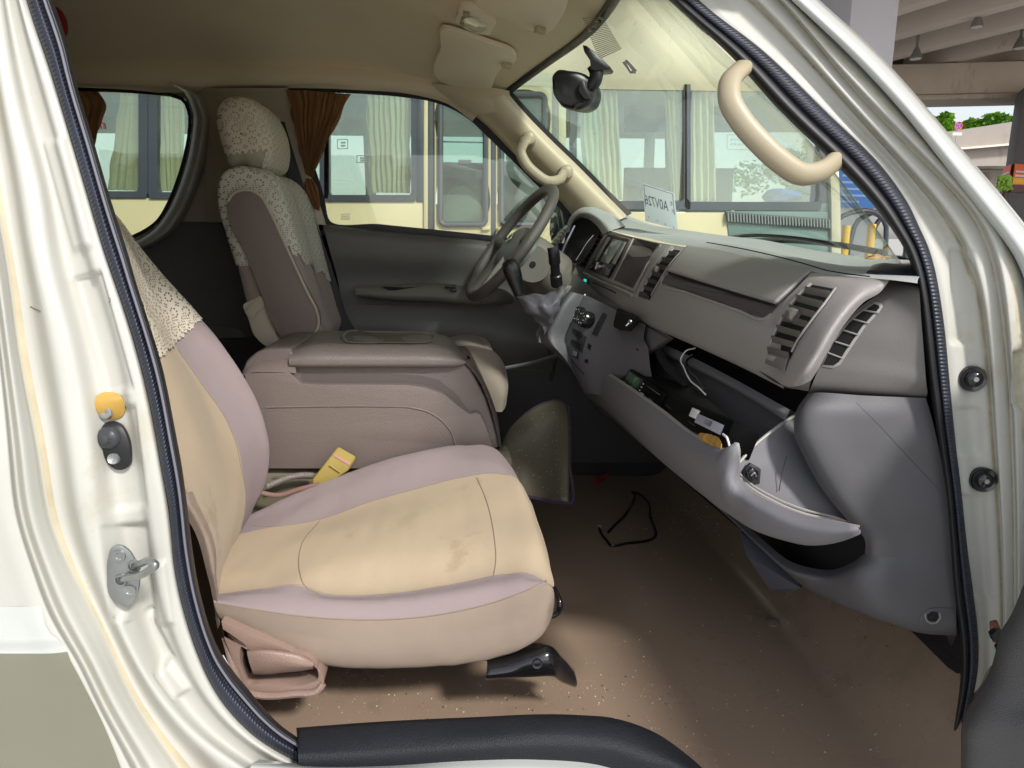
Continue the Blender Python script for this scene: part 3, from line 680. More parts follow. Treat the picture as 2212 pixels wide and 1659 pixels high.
# ---- near grab handle on the right-hand pillar
g2 = part('grab_handle', van)
hp = [(1670, 142, 1.22), (1632, 138, 1.14), (1598, 152, 1.08), (1576, 182, 1.05), (1577, 218, 1.035), (1602, 262, 1.025), (1642, 308, 1.015), (1688, 350, 1.01), (1728, 375, 1.01), (1768, 372, 1.02), (1802, 350, 1.04), (1830, 334, 1.08), (1856, 322, 1.16)]
tube('grip', py(hp), lambda f: (.0165, .0125) if .16 < f < .84 else (.020, .0145), CREAM, g2, n=18, samples=90)
for k in (0, -1):
    p = P(*hp[k][:2], Y=hp[k][2]); bm = bmesh.new(); boxbm(bm, p+Vector((.01, .01, 0)), (.04, .04, .05)); bmo('mount', bm, CREAM, g2, bevel=.012, seg=4)

# ================================================================== door opening: rails in the photograph, each at its own depth
def rail(pts, ys):
    """pts in picture units; ys = list of (v or index fraction, Y)"""
    n = len(pts); L = [0]
    for a, b in zip(pts, pts[1:]): L.append(L[-1]+math.hypot(b[0]-a[0], b[1]-a[1]))
    out = []
    for (u, v), s in zip(pts, L):
        f = s/L[-1]
        for (f0, y0), (f1, y1) in zip(ys, ys[1:]):
            if f <= f1+1e-9: y = y0+(y1-y0)*(f-f0)/(f1-f0); break
        out.append(P(u, v, Y=y))
    return out
# left (rear) pillar: seal
sR = [(30, -300), (62, -190), (90, -80), (113, 0), (140, 77), (163, 177), (200, 300), (237, 427), (277, 553), (290, 600), (320, 694), (350, 794), (377, 927), (393, 1014), (405, 1106), (415, 1189), (433, 1289), (473, 1406), (540, 1496), (600, 1563), (648, 1598)]
sL = [(-22, -300), (8, -190), (35, -80), (57, 0), (76, 60), (97, 117), (143, 267), (197, 450), (227, 553), (247, 608), (293, 751), (330, 911), (348, 1014), (365, 1106), (377, 1239), (393, 1310), (417, 1389), (477, 1516), (567, 1606), (650, 1650)]
yy = [(0, 1.12), (.12, 1.06), (.39, 1.0), (.65, .96), (1, .965)]
sl = lambda d: [(f, y+d) for f, y in yy]
def mix(a, b, t, n=40):
    A = cr([Vector((*p, 0)) for p in a], n); B_ = cr([Vector((*p, 0)) for p in b], n)
    return [tuple(p.lerp(q, t).xy) for p, q in zip(A, B_)]
seal = grid('door_seal', [rail(mix(sL, sR, 1.0), sl(.05)), rail(mix(sL, sR, .985), sl(.012)), rail(mix(sL, sR, .80), sl(-.008)), rail(mix(sL, sR, .66), sl(-.004)), rail(mix(sL, sR, .58), sl(.002)), rail(mix(sL, sR, .40), sl(-.006)), rail(mix(sL, sR, .12), sl(-.005)), rail(mix(sL, sR, 0), sl(.012)), rail(mix(sL, sR, -.01), sl(.03))], [RUBBER2, RUBBER], van, nu=160, k=4, bands=[0, 0, 0, 0, 1, 1, 1, 0])
tube('seal_bead', rail(mix(sL, sR, .70), sl(-.007)), .0022, mat('seal_thread', (.16, .16, .2), .6), van, n=6, samples=160)
# jamb between seal and outer skin
jA = [(-52, -300), (-30, -190), (-10, -80), (7, 60), (30, 200), (60, 320), (83, 400), (100, 553), (130, 660), (157, 761), (177, 878), (196, 1000), (205, 1106), (230, 1200), (262, 1320), (300, 1420), (350, 1500), (430, 1590), (560, 1680)]
yel = [(-96, -300), (-78, -190), (-60, -80), (-45, 60), (-30, 200), (-10, 350), (7, 461), (33, 604), (53, 761), (80, 894), (103, 1014), (113, 1106), (150, 1206), (190, 1290), (233, 1373), (270, 1460), (305, 1525), (350, 1590), (410, 1665)]
sk = [(-140, -300), (-126, -190), (-110, -80), (-100, 60), (-85, 200), (-65, 350), (-48, 461), (-25, 604), (-5, 761), (10, 900), (20, 1014), (27, 1106), (60, 1206), (88, 1290), (113, 1356), (150, 1400), (207, 1523), (250, 1600), (290, 1680)]
def relief(ptsdefs):
    def f(v):
        u, w_ = PX(v.co); h = 0
        for (cx, cy, ang, a, b, e, amt) in ptsdefs:
            dx, dy = u-cx, w_-cy; x = dx*cos(ang)+dy*sin(ang); y = -dx*sin(ang)+dy*cos(ang)
            d = max(abs(x)-a, abs(y)-b); s = min(max(-d/e+.5, 0), 1); h += amt*s*s*(3-2*s)
        return Vector((0, h, 0))
    return f
jr = relief([(278, 1236, -.1, 48, 100, 14, .012), (222, 720, -.27, 30, 130, 10, .008), (262, 990, -.12, 42, 110, 10, .006), (322, 1385, -.5, 30, 56, 12, .014), (352, 1280, -.15, 16, 66, 10, -.006), (372, 1470, -.65, 22, 34, 12, -.010), (150, 420, -.27, 22, 120, 12, -.005)])
J = [rail(mix(sL, sR, .02), sl(.006)), rail(mix(sL, sR, -.12), sl(-.002)), rail(mix(sL, jA, .22), sl(-.006)), rail(mix(sL, jA, .40), sl(.012)), rail(mix(sL, jA, .70), sl(.012)), rail(jA, sl(-.02)), rail(mix(jA, yel, .35), sl(-.026)), rail(mix(jA, yel, .80), sl(-.004)), rail(mix(jA, yel, .94), sl(-.006)),
     rail(mix(jA, yel, 1.10), sl(-.010)), rail(mix(yel, sk, .30), sl(-.03)), rail(mix(yel, sk, .62), sl(-.05)), rail(mix(yel, sk, .80), sl(-.045)), rail(mix(yel, sk, .95), sl(-.075)), rail(sk, sl(-.085)), rail([(a-14, b) for a, b in sk], sl(-.088)), rail([(a-60, b) for a, b in sk], sl(-.09)), rail([(a-260, b+10) for a, b in sk], sl(-.10)), rail([(a-900, b+20) for a, b in sk], sl(-.12))]
MARK = mat('sealant_line', (.74, .62, .36), .55, var=(12, .12))
jamb = grid('rear_pillar', J, [WHITE2, SEALANT], van, nu=300, k=8, bands=[0]*8+[1]+[0]*9, disp=jr, smooth=120)
jt = bvh(jamb)
# crease and lower colour on the outer skin
low = [(-300, 1408), (0, 1404), (120, 1398), (148, 1397), (170, 1440), (208, 1520), (250, 1600), (292, 1680), (-300, 1700)]
def dens(pts, n): return cr([Vector((a, b, 0)) for a, b in pts], n, closed=True, lin=True)
def onj(pts, off):
    out = []
    for u, v in pts:
        q = hit(jt, u, v) or hit(jt, u-6, v) or hit(jt, u-12, v)
        if q is not None: out.append(q+Vector((0, -off, 0)))
    return out
LX = [-250, -120, 0, 60]
lowp = grid('lower_body', [onj([(u, 1310) for u in LX]+[(80, 1308), (88, 1306)], .0004), onj([(u, 1372) for u in LX]+[(102, 1370), (112, 1368)], .0022), onj([(u, 1384) for u in LX]+[(112, 1380), (130, 1380)], .0026), onj([(u, 1406) for u in LX]+[(116, 1401), (144, 1399)], .0005), onj([(u, 1411) for u in LX]+[(120, 1410), (146, 1407)], .0008), onj([(u, 1470) for u in LX]+[(130, 1470), (174, 1462)], .002), onj([(u, 1560) for u in LX]+[(160, 1560), (222, 1556)], .002), onj([(u, 1655) for u in LX]+[(180, 1655), (262, 1655)], .002), onj([(u, 1675) for u in LX]+[(200, 1675), (268, 1672)], .002)], [WHITE, LOWPAINT], van, nu=60, k=3, bands=[0, 0, 0, 0, 1, 1, 1, 1])
# fittings on the jamb
cap = part('blanking_cap', van)
bm = bmesh.new(); L = cr([hit(jt, a, b, .001) for a, b in [(208, 857), (214, 851), (255, 850), (264, 856), (271, 890), (266, 898), (222, 903), (214, 896)]], 40, closed=True); platebm(bm, L, Vector((0, -.002, 0))); bmo('pad', bm, YELLOW, cap, bevel=.0008)
q = hit(jt, 235, 887, 0)+Vector((0, -.0085, 0)); bm = bmesh.new(); lathebm(bm, q, (0, -1, .1), [(0.010, 0), (.009, .004), (.005, .005), (0, .003)], 20); bmo('bolt', bm, METAL, cap)
sw = part('door_switch', van)
bm = bmesh.new(); n = hit(jt, 252, 955, .004); L = cr([hit(jt, a, b, .002) for a, b in [(222, 922), (232, 911), (250, 909), (268, 917), (277, 930), (289, 985), (287, 1000), (274, 1010), (255, 1010), (240, 1000), (222, 950)]], 50, closed=True); platebm(bm, L, Vector((0, -.007, 0))); bmo('base', bm, BLACK, sw, bevel=.003)
q = hit(jt, 246, 940, 0)+Vector((0, -.0125, 0)); bm = bmesh.new(); lathebm(bm, q, (0, -1, .15), [(.0165, 0), (.0155, .006), (.012, .010), (.008, .012), (.006, .017), (0, .018)], 30); bmo('button', bm, mat('switch_rubber', (.045, .048, .055), .3), sw)
q = hit(jt, 256, 984, 0)+Vector((0, -.0125, 0)); bm = bmesh.new(); lathebm(bm, q, (0, -1, .1), [(.009, 0), (.0075, .0045), (.005, .003), (0, .002)], 20); bmo('screw', bm, METAL, sw)
st = part('door_striker', van)
pl = [(246, 1178), (256, 1175), (282, 1188), (290, 1200), (293, 1290), (276, 1307), (270, 1306), (240, 1280), (235, 1240), (237, 1200)]
y0 = min(hit(jt, a, b).y for a, b in pl)-.002
bm = bmesh.new(); platebm(bm, cr(py([(a, b, y0) for a, b in pl]), 50, closed=True), Vector((0, -.005, 0))); bmo('striker_plate', bm, METAL, st, bevel=.0015)
tube('loop', py([(262, 1252, y0), (272, 1249, y0-.012), (300, 1244, y0-.03), (322, 1232, y0-.045), (336, 1220, y0-.05), (326, 1213, y0-.045), (306, 1217, y0-.025), (290, 1222, y0)]), .0052, METAL, st, n=12, samples=60)
for u, v in ((258, 1200), (281, 1275)):
    bm = bmesh.new(); lathebm(bm, P(u, v, Y=y0-.005), (0, -1, 0), [(.009, 0), (.0085, .003), (.005, .003), (.004, .0015), (0, .0015)], 24); bmo('screw', bm, METAL, st)
for u, v in ((262, 1252), (290, 1222)):
    bm = bmesh.new(); lathebm(bm, P(u, v, Y=y0-.004), (0, -1, 0), [(.010, 0), (.0085, .004), (.0065, .004)], 24); bmo('collar', bm, METAL, st)
# scratches on the paint
for q in ([(66, 662), (76, 667), (88, 672)], [(236, 642), (238, 648), (237, 653)]):
    seam('paint_scuff', jt, q, .0011, mat('scuff_dirt', (.22, .20, .18), .9), van)

# ---- right side: seal, white front pillar, jamb
rl = [(1395, -55), (1450, 0), (1585, 124), (1682, 232), (1825, 371), (1880, 430), (1919, 480), (1967, 562), (1982, 622), (1995, 720), (2005, 802), (2025, 935), (2045, 1070), (2054, 1180), (2062, 1290), (2073, 1368), (2077, 1440), (2075, 1480), (2055, 1590), (2038, 1700)]
rr_ = [(1455, -55), (1510, 0), (1652, 112), (1776, 232), (1926, 386), (1965, 445), (1990, 499), (2010, 545), (2027, 618), (2042, 720), (2051, 818), (2065, 960), (2078, 1071), (2090, 1184), (2104, 1290), (2114, 1389), (2113, 1440), (2107, 1479), (2092, 1560), (2078, 1700)]
y2 = [(0, 1.14), (.2, 1.06), (.45, .985), (.6, .965), (1, .955)]
s2 = lambda d: [(f, y+d) for f, y in y2]
grid('door_seal', [rail(mix(rl, rr_, 0), s2(.06)), rail(mix(rl, rr_, .02), s2(.01)), rail(mix(rl, rr_, .2), s2(-.006)), rail(mix(rl, rr_, .42), s2(-.004)), rail(mix(rl, rr_, .46), s2(0)), rail(mix(rl, rr_, .56), s2(-.007)), rail(mix(rl, rr_, .92), s2(-.006)), rail(mix(rl, rr_, 1), s2(.006))], [RUBBER2, RUBBER], van, nu=180, k=3, bands=[0, 0, 0, 0, 1, 1, 0])
g1 = [(1560, -55), (1622, 0), (1757, 142), (1870, 270), (1990, 405), (2050, 480), (2085, 540), (2110, 610), (2125, 700), (2135, 800), (2145, 950), (2155, 1080), (2162, 1200), (2165, 1300), (2165, 1400), (2160, 1520), (2150, 1700)]
g2_ = [(1630, -55), (1690, 0+6), (1851, 202), (1935, 290), (2020, 375), (2090, 450), (2130, 520), (2150, 600), (2165, 700), (2175, 800), (2183, 950), (2188, 1080), (2190, 1200), (2190, 1300), (2190, 1400), (2190, 1520), (2185, 1700)]
g3 = [(1645, -55), (1705, 0), (1757, 66), (1889, 202), (1975, 290), (2065, 385), (2135, 460), (2175, 540), (2190, 620), (2198, 720), (2205, 850), (2210, 1000), (2212, 1150), (2212, 1300), (2212, 1400), (2212, 1520), (2212, 1700)]
b1 = [(1655, -55), (1712, 0), (1832, 112), (1945, 232), (2020, 325), (2095, 420), (2160, 500), (2212, 574), (2232, 650), (2240, 760), (2245, 900), (2250, 1050), (2250, 1200), (2250, 1300), (2250, 1400), (2250, 1520), (2250, 1700)]
b2 = [(1710, -55), (1767, 0), (1889, 109), (1994, 225), (2095, 345), (2160, 420), (2212, 484), (2275, 574), (2300, 650), (2310, 760), (2320, 900), (2325, 1050), (2325, 1200), (2325, 1300), (2325, 1400), (2325, 1520), (2325, 1700)]
FR = [rail(mix(rl, rr_, .96), s2(.006)), rail(mix(rr_, g1, .12), s2(.004)), rail(mix(rr_, g1, .5), s2(.006)), rail(mix(rr_, g1, .93), s2(-.004)), rail(mix(rr_, g1, 1.03), s2(-.004)), rail(mix(g1, g2_, .25), s2(-.022)), rail(mix(g1, g2_, .93), s2(-.024)), rail(mix(g1, g2_, 1.03), s2(-.024)), rail(mix(g2_, g3, .5), s2(-.042)), rail(mix(g2_, g3, .95), s2(-.042)), rail(mix(g3, b1, .35), s2(-.040)), rail(mix(g3, b1, .95), s2(-.03)),
      rail(b1, s2(-.055)), rail(mix(b1, b2, .25), s2(-.062)), rail(mix(b1, b2, .8), s2(-.05)), rail(b2, s2(-.02)), rail(mix(b1, b2, .98), s2(.06))]
rj = relief([(2078, 640, 0, 24, 100, 12, .006), (2093, 930, 0, 28, 48, 8, .005), (2108, 1180, -.04, 26, 110, 10, .006), (2200, 820, 0, 10, 60, 6, .01)])
fpl = grid('front_pillar', FR, [WHITE2, GROOVE, WHITE], van, nu=320, k=6, bands=[0, 0, 0, 1, 0, 0, 1, 0, 0, 1, 2, 2, 2, 2, 2, 2], disp=rj, smooth=90)
ft = bvh(fpl)
for u, v in ((2098, 817), (2124, 1033)):
    hb = part('hinge_bolt', van); q = hit(ft, u, v, .006); ax = Vector((-.25, -1, .1))
    bm = bmesh.new(); lathebm(bm, q, ax, [(.0195, -.012), (.0195, .002), (.0175, .0045), (.0125, .0035), (.0115, .008), (.009, .0105), (0, .011)], 36); bmo('cap', bm, GLOSSBLACK, hb)
    bm = bmesh.new(); cylbm(bm, q+ax.normalized()*.011, ax, .004, .0015, 6); bmo('socket', bm, METAL, hb)
# door check and open door's inner panel, nearest the camera on the right
hg = part('door_hinge', van, 'rusty door check bracket with a black bolt')
RUST = mat('rusted_steel', (.25, .12, .08), .8, var=(60, .4))
for q in ([(2141, 1356), (2158, 1352), (2166, 1372), (2158, 1392), (2144, 1390)], ): plate('bracket', py([(a, b, .90) for a, b in q]), (.012, .02, 0), RUST, hg)
bm = bmesh.new(); cylbm(bm, P(2150, 1368, Y=.90), (-.3, -1, .1), .010, .012, 6); cylbm(bm, P(2158, 1396, Y=.90), (-.3, -1, .1), .007, .012, 6); bmo('bolt', bm, BLACK, hg)
pd = part('open_door', van, 'lower inner panel of the open front door')
DRP = mat('door_panel_grey', (.10, .10, .105), .45, var=(4, .04), bump=('vor', 500, .35))
dp = [[(2230, 1225, .80), (2212, 1262, .80), (2183, 1330, .80), (2161, 1366, .80), (2150, 1410, .80), (2140, 1445, .80), (2112, 1495, .80), (2090, 1530, .80), (2079, 1560, .80), (2076, 1620, .80), (2078, 1720, .80)],
      [(2250, 1245, .765), (2225, 1285, .765), (2198, 1340, .765), (2178, 1380, .765), (2165, 1420, .765), (2155, 1460, .765), (2130, 1510, .765), (2108, 1545, .765), (2096, 1570, .765), (2092, 1620, .765), (2092, 1720, .765)],
      [(2340, 1245, .72), (2300, 1300, .72), (2280, 1360, .72), (2260, 1400, .72), (2250, 1440, .72), (2240, 1480, .72), (2220, 1530, .72), (2200, 1560, .72), (2190, 1590, .72), (2186, 1640, .72), (2186, 1720, .72)],
      [(2540, 1245, .64), (2500, 1300, .64), (2480, 1360, .64), (2460, 1400, .64), (2450, 1440, .64), (2440, 1480, .64), (2420, 1530, .64), (2400, 1560, .64), (2390, 1590, .64), (2386, 1640, .64), (2386, 1720, .64)]]
grid('door_panel', [py(r) for r in dp], DRP, pd, nu=60, k=6, sol=.02)
# body skin of the open door, its outer side faces forward
grid('door_skin', [[Vector((.90, .97, z)) for z in (.55, 1.0, 1.46)], [Vector((.83, .86, z)) for z in (.55, 1.0, 1.46)], [Vector((.84, .5, z)) for z in (.55, 1.0, 1.46)], [Vector((.90, 0, z)) for z in (.55, 1.0, 1.46)]], WHITE, pd, nu=12, k=4)

# ---- step trim (sill) and white sill below
sill = [[(640, 1572, 1.00), (800, 1560, 1.00), (1000, 1550, 1.00), (1240, 1544, 1.00), (1330, 1552, 1.00), (1420, 1585, .99), (1490, 1635, .98), (1560, 1700, .97)],
        [(642, 1579, .975), (800, 1567, .975), (1000, 1557, .975), (1240, 1551, .975), (1330, 1560, .975), (1415, 1592, .97), (1484, 1640, .96), (1550, 1710, .955)],
        [(644, 1616, .94), (800, 1608, .94), (1000, 1594, .94), (1240, 1586, .94), (1340, 1598, .94), (1430, 1632, .935), (1490, 1668, .93), (1540, 1730, .93)],
        [(645, 1630, .93), (800, 1625, .93), (1000, 1612, .93), (1240, 1606, .93), (1340, 1616, .93), (1420, 1648, .925), (1480, 1684, .925), (1520, 1740, .92)],
        [(646, 1690, .925), (800, 1670, .925), (900, 1657, .925), (1000, 1646, .925), (1150, 1642, .925), (1300, 1658, .925), (1400, 1690, .92), (1480, 1750, .92)]]
grid('step_trim', [py(r) for r in sill], SILL, van, nu=90, k=6)
grid('step_trim_end', [py([(640, 1572, 1.0), (642, 1600, .96), (646, 1690, .935)]), py([(646, 1574, .975), (646, 1612, .94), (648, 1690, .925)])], SILL, van, nu=10, k=2)
grid('sill', [py([(560, 1640, .95), (700, 1655, .93), (850, 1652, .93), (1000, 1640, .93), (1150, 1636, .93), (1300, 1650, .93), (1480, 1720, .93)]), py([(540, 1660, .90), (700, 1668, .90), (850, 1668, .90), (1000, 1668, .90), (1150, 1668, .9), (1300, 1680, .9), (1480, 1740, .9)]), py([(530, 1760, .88), (700, 1760, .88), (850, 1760, .88), (1000, 1760, .88), (1150, 1760, .88), (1300, 1760, .88), (1480, 1780, .88)])], WHITE, van, nu=40, k=5)

# ---- floor: flat pan, toe board, engine hump
ZF = .665
def zf(x, y):
    t = max(0, (x-.70)/.2); a = .30*t**2
    h = .42*max(0, min(1, (y-1.72)/.12))*max(0, min(1, (.20-x)/.22)); h = h*h*(3-2*h/.42)/.42 if h > 0 else 0
    e = .012*sin(x*5+y*3)
    edge = .05*max(0, min(1, (1.06-y)/.06))*max(0, min(1, (.34-x)/.1))
    return ZF+a+h+e+edge
bm = bmesh.new(); xs = [-.62+1.62*i/110 for i in range(111)]; yv = [.89+1.64*j/110 for j in range(111)]
V = [[bm.verts.new((x, y, zf(x, y))) for x in xs] for y in yv]
for j in range(110):
    for i in range(110): bm.faces.new((V[j][i], V[j][i+1], V[j+1][i+1], V[j+1][i]))
floor = bmo('floor_covering', bm, FLOOR, van)
flt = bvh(floor)
box('bulkhead', (.88, 1.0, .6), (.92, 2.55, 1.5), DARK, van)
box('lower_side_wall', (-.9, 2.485, .55), (.9, 2.50, 1.20), DGREY2, van)
plate('kick_carpet', [P(1975, 1345, Y=1.12), P(2085, 1345, Y=1.0), P(2090, 1450, Y=.98), P(2068, 1436, Y=1.0)], (0, .02, -.02), RUBBER2, van)
plate('side_scuff_panel', [P(2010, 1300, Y=1.03), P(2110, 1300, Y=.99), P(2110, 1800, Y=.96), P(1980, 1800, Y=.98), P(2040, 1640, Y=1.0), P(2072, 1440, Y=1.02)], (.02, .01, 0), RUBBER2, van)
q = hit(flt, 1668, 1346, 0); bm = bmesh.new(); lathebm(bm, q, (-.3, 0, 1), [(.016, 0), (.0155, .004), (.010, .006), (0, .006)], 24); bmo('floor_plug', bm, mat('plug_vinyl', (.2, .17, .13), .4), van)
# small litter
bm = bmesh.new(); k = 0
for i in range(900):
    if i % 3 == 0: u, v = random.uniform(600, 1450), random.gauss(1500, 35)
    elif i % 3 == 1: u, v = random.uniform(1350, 2070), random.uniform(1080, 1650)
    else: u, v = random.gauss(1500, 60), random.gauss(1100, 30)
    p = hit(flt, u, v, .0012)
    if p is None or p.y < 1.0: continue
    s = random.choice([.0006, .0008, .0011, .0016]); a = random.uniform(0, pi)
    boxbm(bm, p, (s*2, s, s*.6), Matrix.Rotation(a, 3, 'Z'), mi=0 if random.random() < .75 else 1)
lit = bmo('floor_litter', bm, [mat('crumb', (.7, .62, .48), .8), mat('crumb_dark', (.03, .025, .02), .8)], None, smooth=False)
tag(lit, 'pale crumbs and specks scattered over the brown vinyl floor', 'litter', kind='stuff')

# ================================================================== PASSENGER SEAT
from mathutils import noise
def pucker(v):
    c = v.co; return v.normal*(.0022*noise.noise(c*9)+.0012*noise.noise(Vector((c.x*38, c.y*14, c.z*20))))
ps = part('passenger_seat', van)
cu = [ # far to near
 [(520, 1180, 1.66), (690, 1120, 1.70), (800, 1090, 1.70), (900, 1060, 1.70), (1000, 1040, 1.70), (1060, 1050, 1.68), (1096, 1100, 1.64), (1120, 1160, 1.60)],
 [(505, 1130, 1.64), (600, 1083, 1.66), (690, 1045, 1.68), (800, 1004, 1.69), (900, 977, 1.69), (1000, 963, 1.68), (1066, 968, 1.64), (1104, 1010, 1.60), (1130, 1060, 1.58)],
 [(500, 1140, 1.58), (600, 1105, 1.60), (690, 1070, 1.60), (800, 1028, 1.61), (900, 1000, 1.61), (1000, 985, 1.61), (1064, 985, 1.59), (1108, 1020, 1.55), (1138, 1075, 1.52)],
 [(495, 1160, 1.50), (600, 1137, 1.50), (692, 1122, 1.50), (800, 1084, 1.51), (900, 1056, 1.51), (1000, 1031, 1.51), (1062, 1022, 1.50), (1112, 1030, 1.48), (1146, 1085, 1.44)],
 [(482, 1198, 1.36), (600, 1180, 1.36), (700, 1158, 1.36), (800, 1140, 1.36), (900, 1122, 1.36), (1000, 1108, 1.36), (1080, 1100, 1.35), (1142, 1110, 1.33), (1176, 1165, 1.29)],
 [(472, 1238, 1.25), (600, 1226, 1.25), (700, 1216, 1.25), (800, 1204, 1.25), (900, 1192, 1.25), (1000, 1176, 1.25), (1090, 1166, 1.24), (1160, 1172, 1.22), (1190, 1225, 1.19)],
 [(465, 1285, 1.17), (560, 1272, 1.17), (650, 1264, 1.17), (700, 1282, 1.168), (780, 1286, 1.167), (880, 1278, 1.167), (1000, 1258, 1.167), (1080, 1242, 1.16), (1140, 1238, 1.15), (1196, 1268, 1.13)],
 [(463, 1293, 1.125), (560, 1290, 1.125), (650, 1296, 1.125), (780, 1302, 1.122), (880, 1298, 1.122), (1000, 1280, 1.12), (1080, 1263, 1.12), (1140, 1252, 1.12), (1192, 1272, 1.115)],
 [(462, 1302, 1.10), (560, 1318, 1.10), (650, 1331, 1.10), (780, 1339, 1.10), (880, 1336, 1.10), (1000, 1318, 1.10), (1080, 1297, 1.10), (1140, 1274, 1.10), (1186, 1262, 1.105), (1196, 1290, 1.11)],
 [(470, 1325, 1.095), (560, 1350, 1.09), (650, 1372, 1.088), (780, 1390, 1.086), (880, 1390, 1.086), (1000, 1374, 1.088), (1080, 1352, 1.09), (1140, 1330, 1.092), (1180, 1315, 1.10), (1194, 1320, 1.12)],
 [(484, 1344, 1.105), (560, 1378, 1.10), (640, 1416, 1.10), (720, 1437, 1.10), (800, 1441, 1.10), (900, 1440, 1.10), (1000, 1432, 1.10), (1080, 1416, 1.10), (1140, 1392, 1.10), (1170, 1370, 1.11), (1186, 1345, 1.13)],
 [(500, 1340, 1.16), (560, 1370, 1.16), (640, 1404, 1.16), (720, 1420, 1.16), (800, 1424, 1.16), (900, 1424, 1.16), (1000, 1416, 1.16), (1080, 1402, 1.16), (1130, 1380, 1.16), (1164, 1350, 1.18), (1180, 1330, 1.20)]]
cush = grid('cushion', [py(r) for r in cu], [SEATM, SEATT, SEATR], ps, nu=90, k=7, bands=[0, 0, 0, 1, 1, 1, 0, 0, 2, 2, 2], disp=pucker)
ct = bvh(cush)
grid('cushion_front', [py([(1120, 1150, 1.60), (1138, 1110, 1.50), (1150, 1160, 1.40), (1176, 1240, 1.25), (1180, 1330, 1.14)]), py([(1110, 1150, 1.60), (1120, 1180, 1.50), (1140, 1240, 1.40), (1160, 1300, 1.25), (1150, 1380, 1.16)])], SEATT, ps, nu=30, k=3)
for pts, r in (([(690, 1284), (660, 1268), (646, 1230), (652, 1175), (690, 1126)], .0013), ([(1030, 1032), (1050, 1080), (1066, 1150), (1070, 1220), (1066, 1243)], .0013),
             ([(466, 1302), (560, 1318), (650, 1331), (780, 1339), (880, 1336), (1000, 1318), (1080, 1297), (1140, 1274), (1180, 1254)], .0014),
             ([(545, 1136), (600, 1137), (692, 1122), (800, 1084), (900, 1056), (1000, 1031), (1062, 1022), (1108, 1028)], .0011), ([(468, 1284), (560, 1272), (650, 1264), (700, 1282), (780, 1286), (880, 1278), (1000, 1258), (1080, 1242), (1140, 1240)], .0011)):
    seam('stitching', ct, pts, r, THREAD, ps, h=-.0003)
# backrest: near edge to far edge
bk = [
 [(120, 420, 1.16), (180, 640, 1.14), (250, 830, 1.12), (312, 980, 1.11), (365, 1060, 1.11), (425, 1160, 1.11), (452, 1262, 1.11), (470, 1360, 1.11)],
 [(130, 420, 1.13), (200, 640, 1.12), (272, 830, 1.10), (340, 980, 1.10), (388, 1060, 1.10), (442, 1160, 1.10), (462, 1250, 1.10), (474, 1350, 1.10)],
 [(160, 430, 1.17), (230, 640, 1.17), (310, 830, 1.16), (376, 980, 1.15), (424, 1080, 1.14), (462, 1170, 1.14), (470, 1250, 1.14), (476, 1340, 1.14)],
 [(222, 440, 1.26), (290, 640, 1.26), (380, 830, 1.26), (440, 980, 1.26), (470, 1080, 1.26), (484, 1160, 1.26), (478, 1240, 1.25), (470, 1330, 1.25)],
 [(232, 450, 1.40), (310, 650, 1.40), (410, 820, 1.40), (470, 950, 1.40), (500, 1050, 1.40), (512, 1110, 1.40), (500, 1180, 1.39), (480, 1270, 1.39)],
 [(240, 460, 1.50), (330, 655, 1.50), (390, 765, 1.50), (442, 840, 1.50), (487, 905, 1.50), (515, 970, 1.50), (528, 1040, 1.50), (530, 1100, 1.50), (512, 1180, 1.50)],
 [(252, 470, 1.60), (345, 640, 1.60), (420, 735, 1.60), (480, 815, 1.60), (530, 890, 1.60), (560, 960, 1.60), (558, 1030, 1.60), (545, 1090, 1.60), (520, 1160, 1.60)],
 [(262, 485, 1.66), (350, 597, 1.66), (435, 690, 1.66), (512, 790, 1.66), (562, 885, 1.66), (582, 965, 1.66), (572, 1045, 1.66), (545, 1098, 1.66), (528, 1150, 1.66)],
 [(240, 480, 1.70), (330, 600, 1.70), (410, 700, 1.70), (490, 800, 1.70), (538, 895, 1.70), (556, 965, 1.70), (545, 1045, 1.70), (520, 1098, 1.70), (500, 1150, 1.70)]]
back = grid('backrest', [py(r) for r in bk], [SEATM, SEATT, SEATR], ps, nu=120, k=10, bands=[2, 2, 1, 1, 1, 0, 0, 0], disp=pucker)
bt = bvh(back)
for p in back.data.polygons:
    if p.material_index == 2 and PX(p.center)[1] < 1060: p.material_index = 1
seam('stitching', bt, [(383, 754), (433, 827), (483, 897), (510, 961), (521, 1014), (530, 1060), (528, 1105)], .0011, THREAD, ps)
box('seat_back_shell', (-.84, 1.15, .72), (-.70, 1.62, 1.35), SEATP, ps, bevel=.05)
# recliner cover and lever
rc = [(478, 1340), (500, 1352), (560, 1375), (620, 1402), (665, 1428), (690, 1450), (700, 1468), (696, 1486), (676, 1496), (600, 1500), (545, 1502), (528, 1490), (508, 1440), (485, 1380)]
rcv = part('recliner_cover', ps)
ring('cover', py(rc, 1.075), py([(522, 1396), (528, 1392), (535, 1404), (575, 1404), (640, 1412), (664, 1418), (683, 1440), (686, 1468), (664, 1478), (560, 1478), (536, 1478), (528, 1460), (518, 1420)], 1.075), (0, .04, 0), SEATP, rcv, bevel=.004)
grid('cover_back', [py([(505, 1385, 1.11), (560, 1392, 1.11), (640, 1405, 1.11), (695, 1440, 1.11)]), py([(510, 1430, 1.13), (560, 1435, 1.13), (640, 1440, 1.13), (700, 1460, 1.13)]), py([(520, 1500, 1.10), (560, 1490, 1.10), (640, 1490, 1.10), (700, 1490, 1.10)])], SEATP, rcv, nu=20, k=4)
plate('lever_slot', py([(517, 1400), (527, 1392), (538, 1410), (540, 1462), (524, 1455)], 1.095), (0, .01, 0), DARK, rcv)
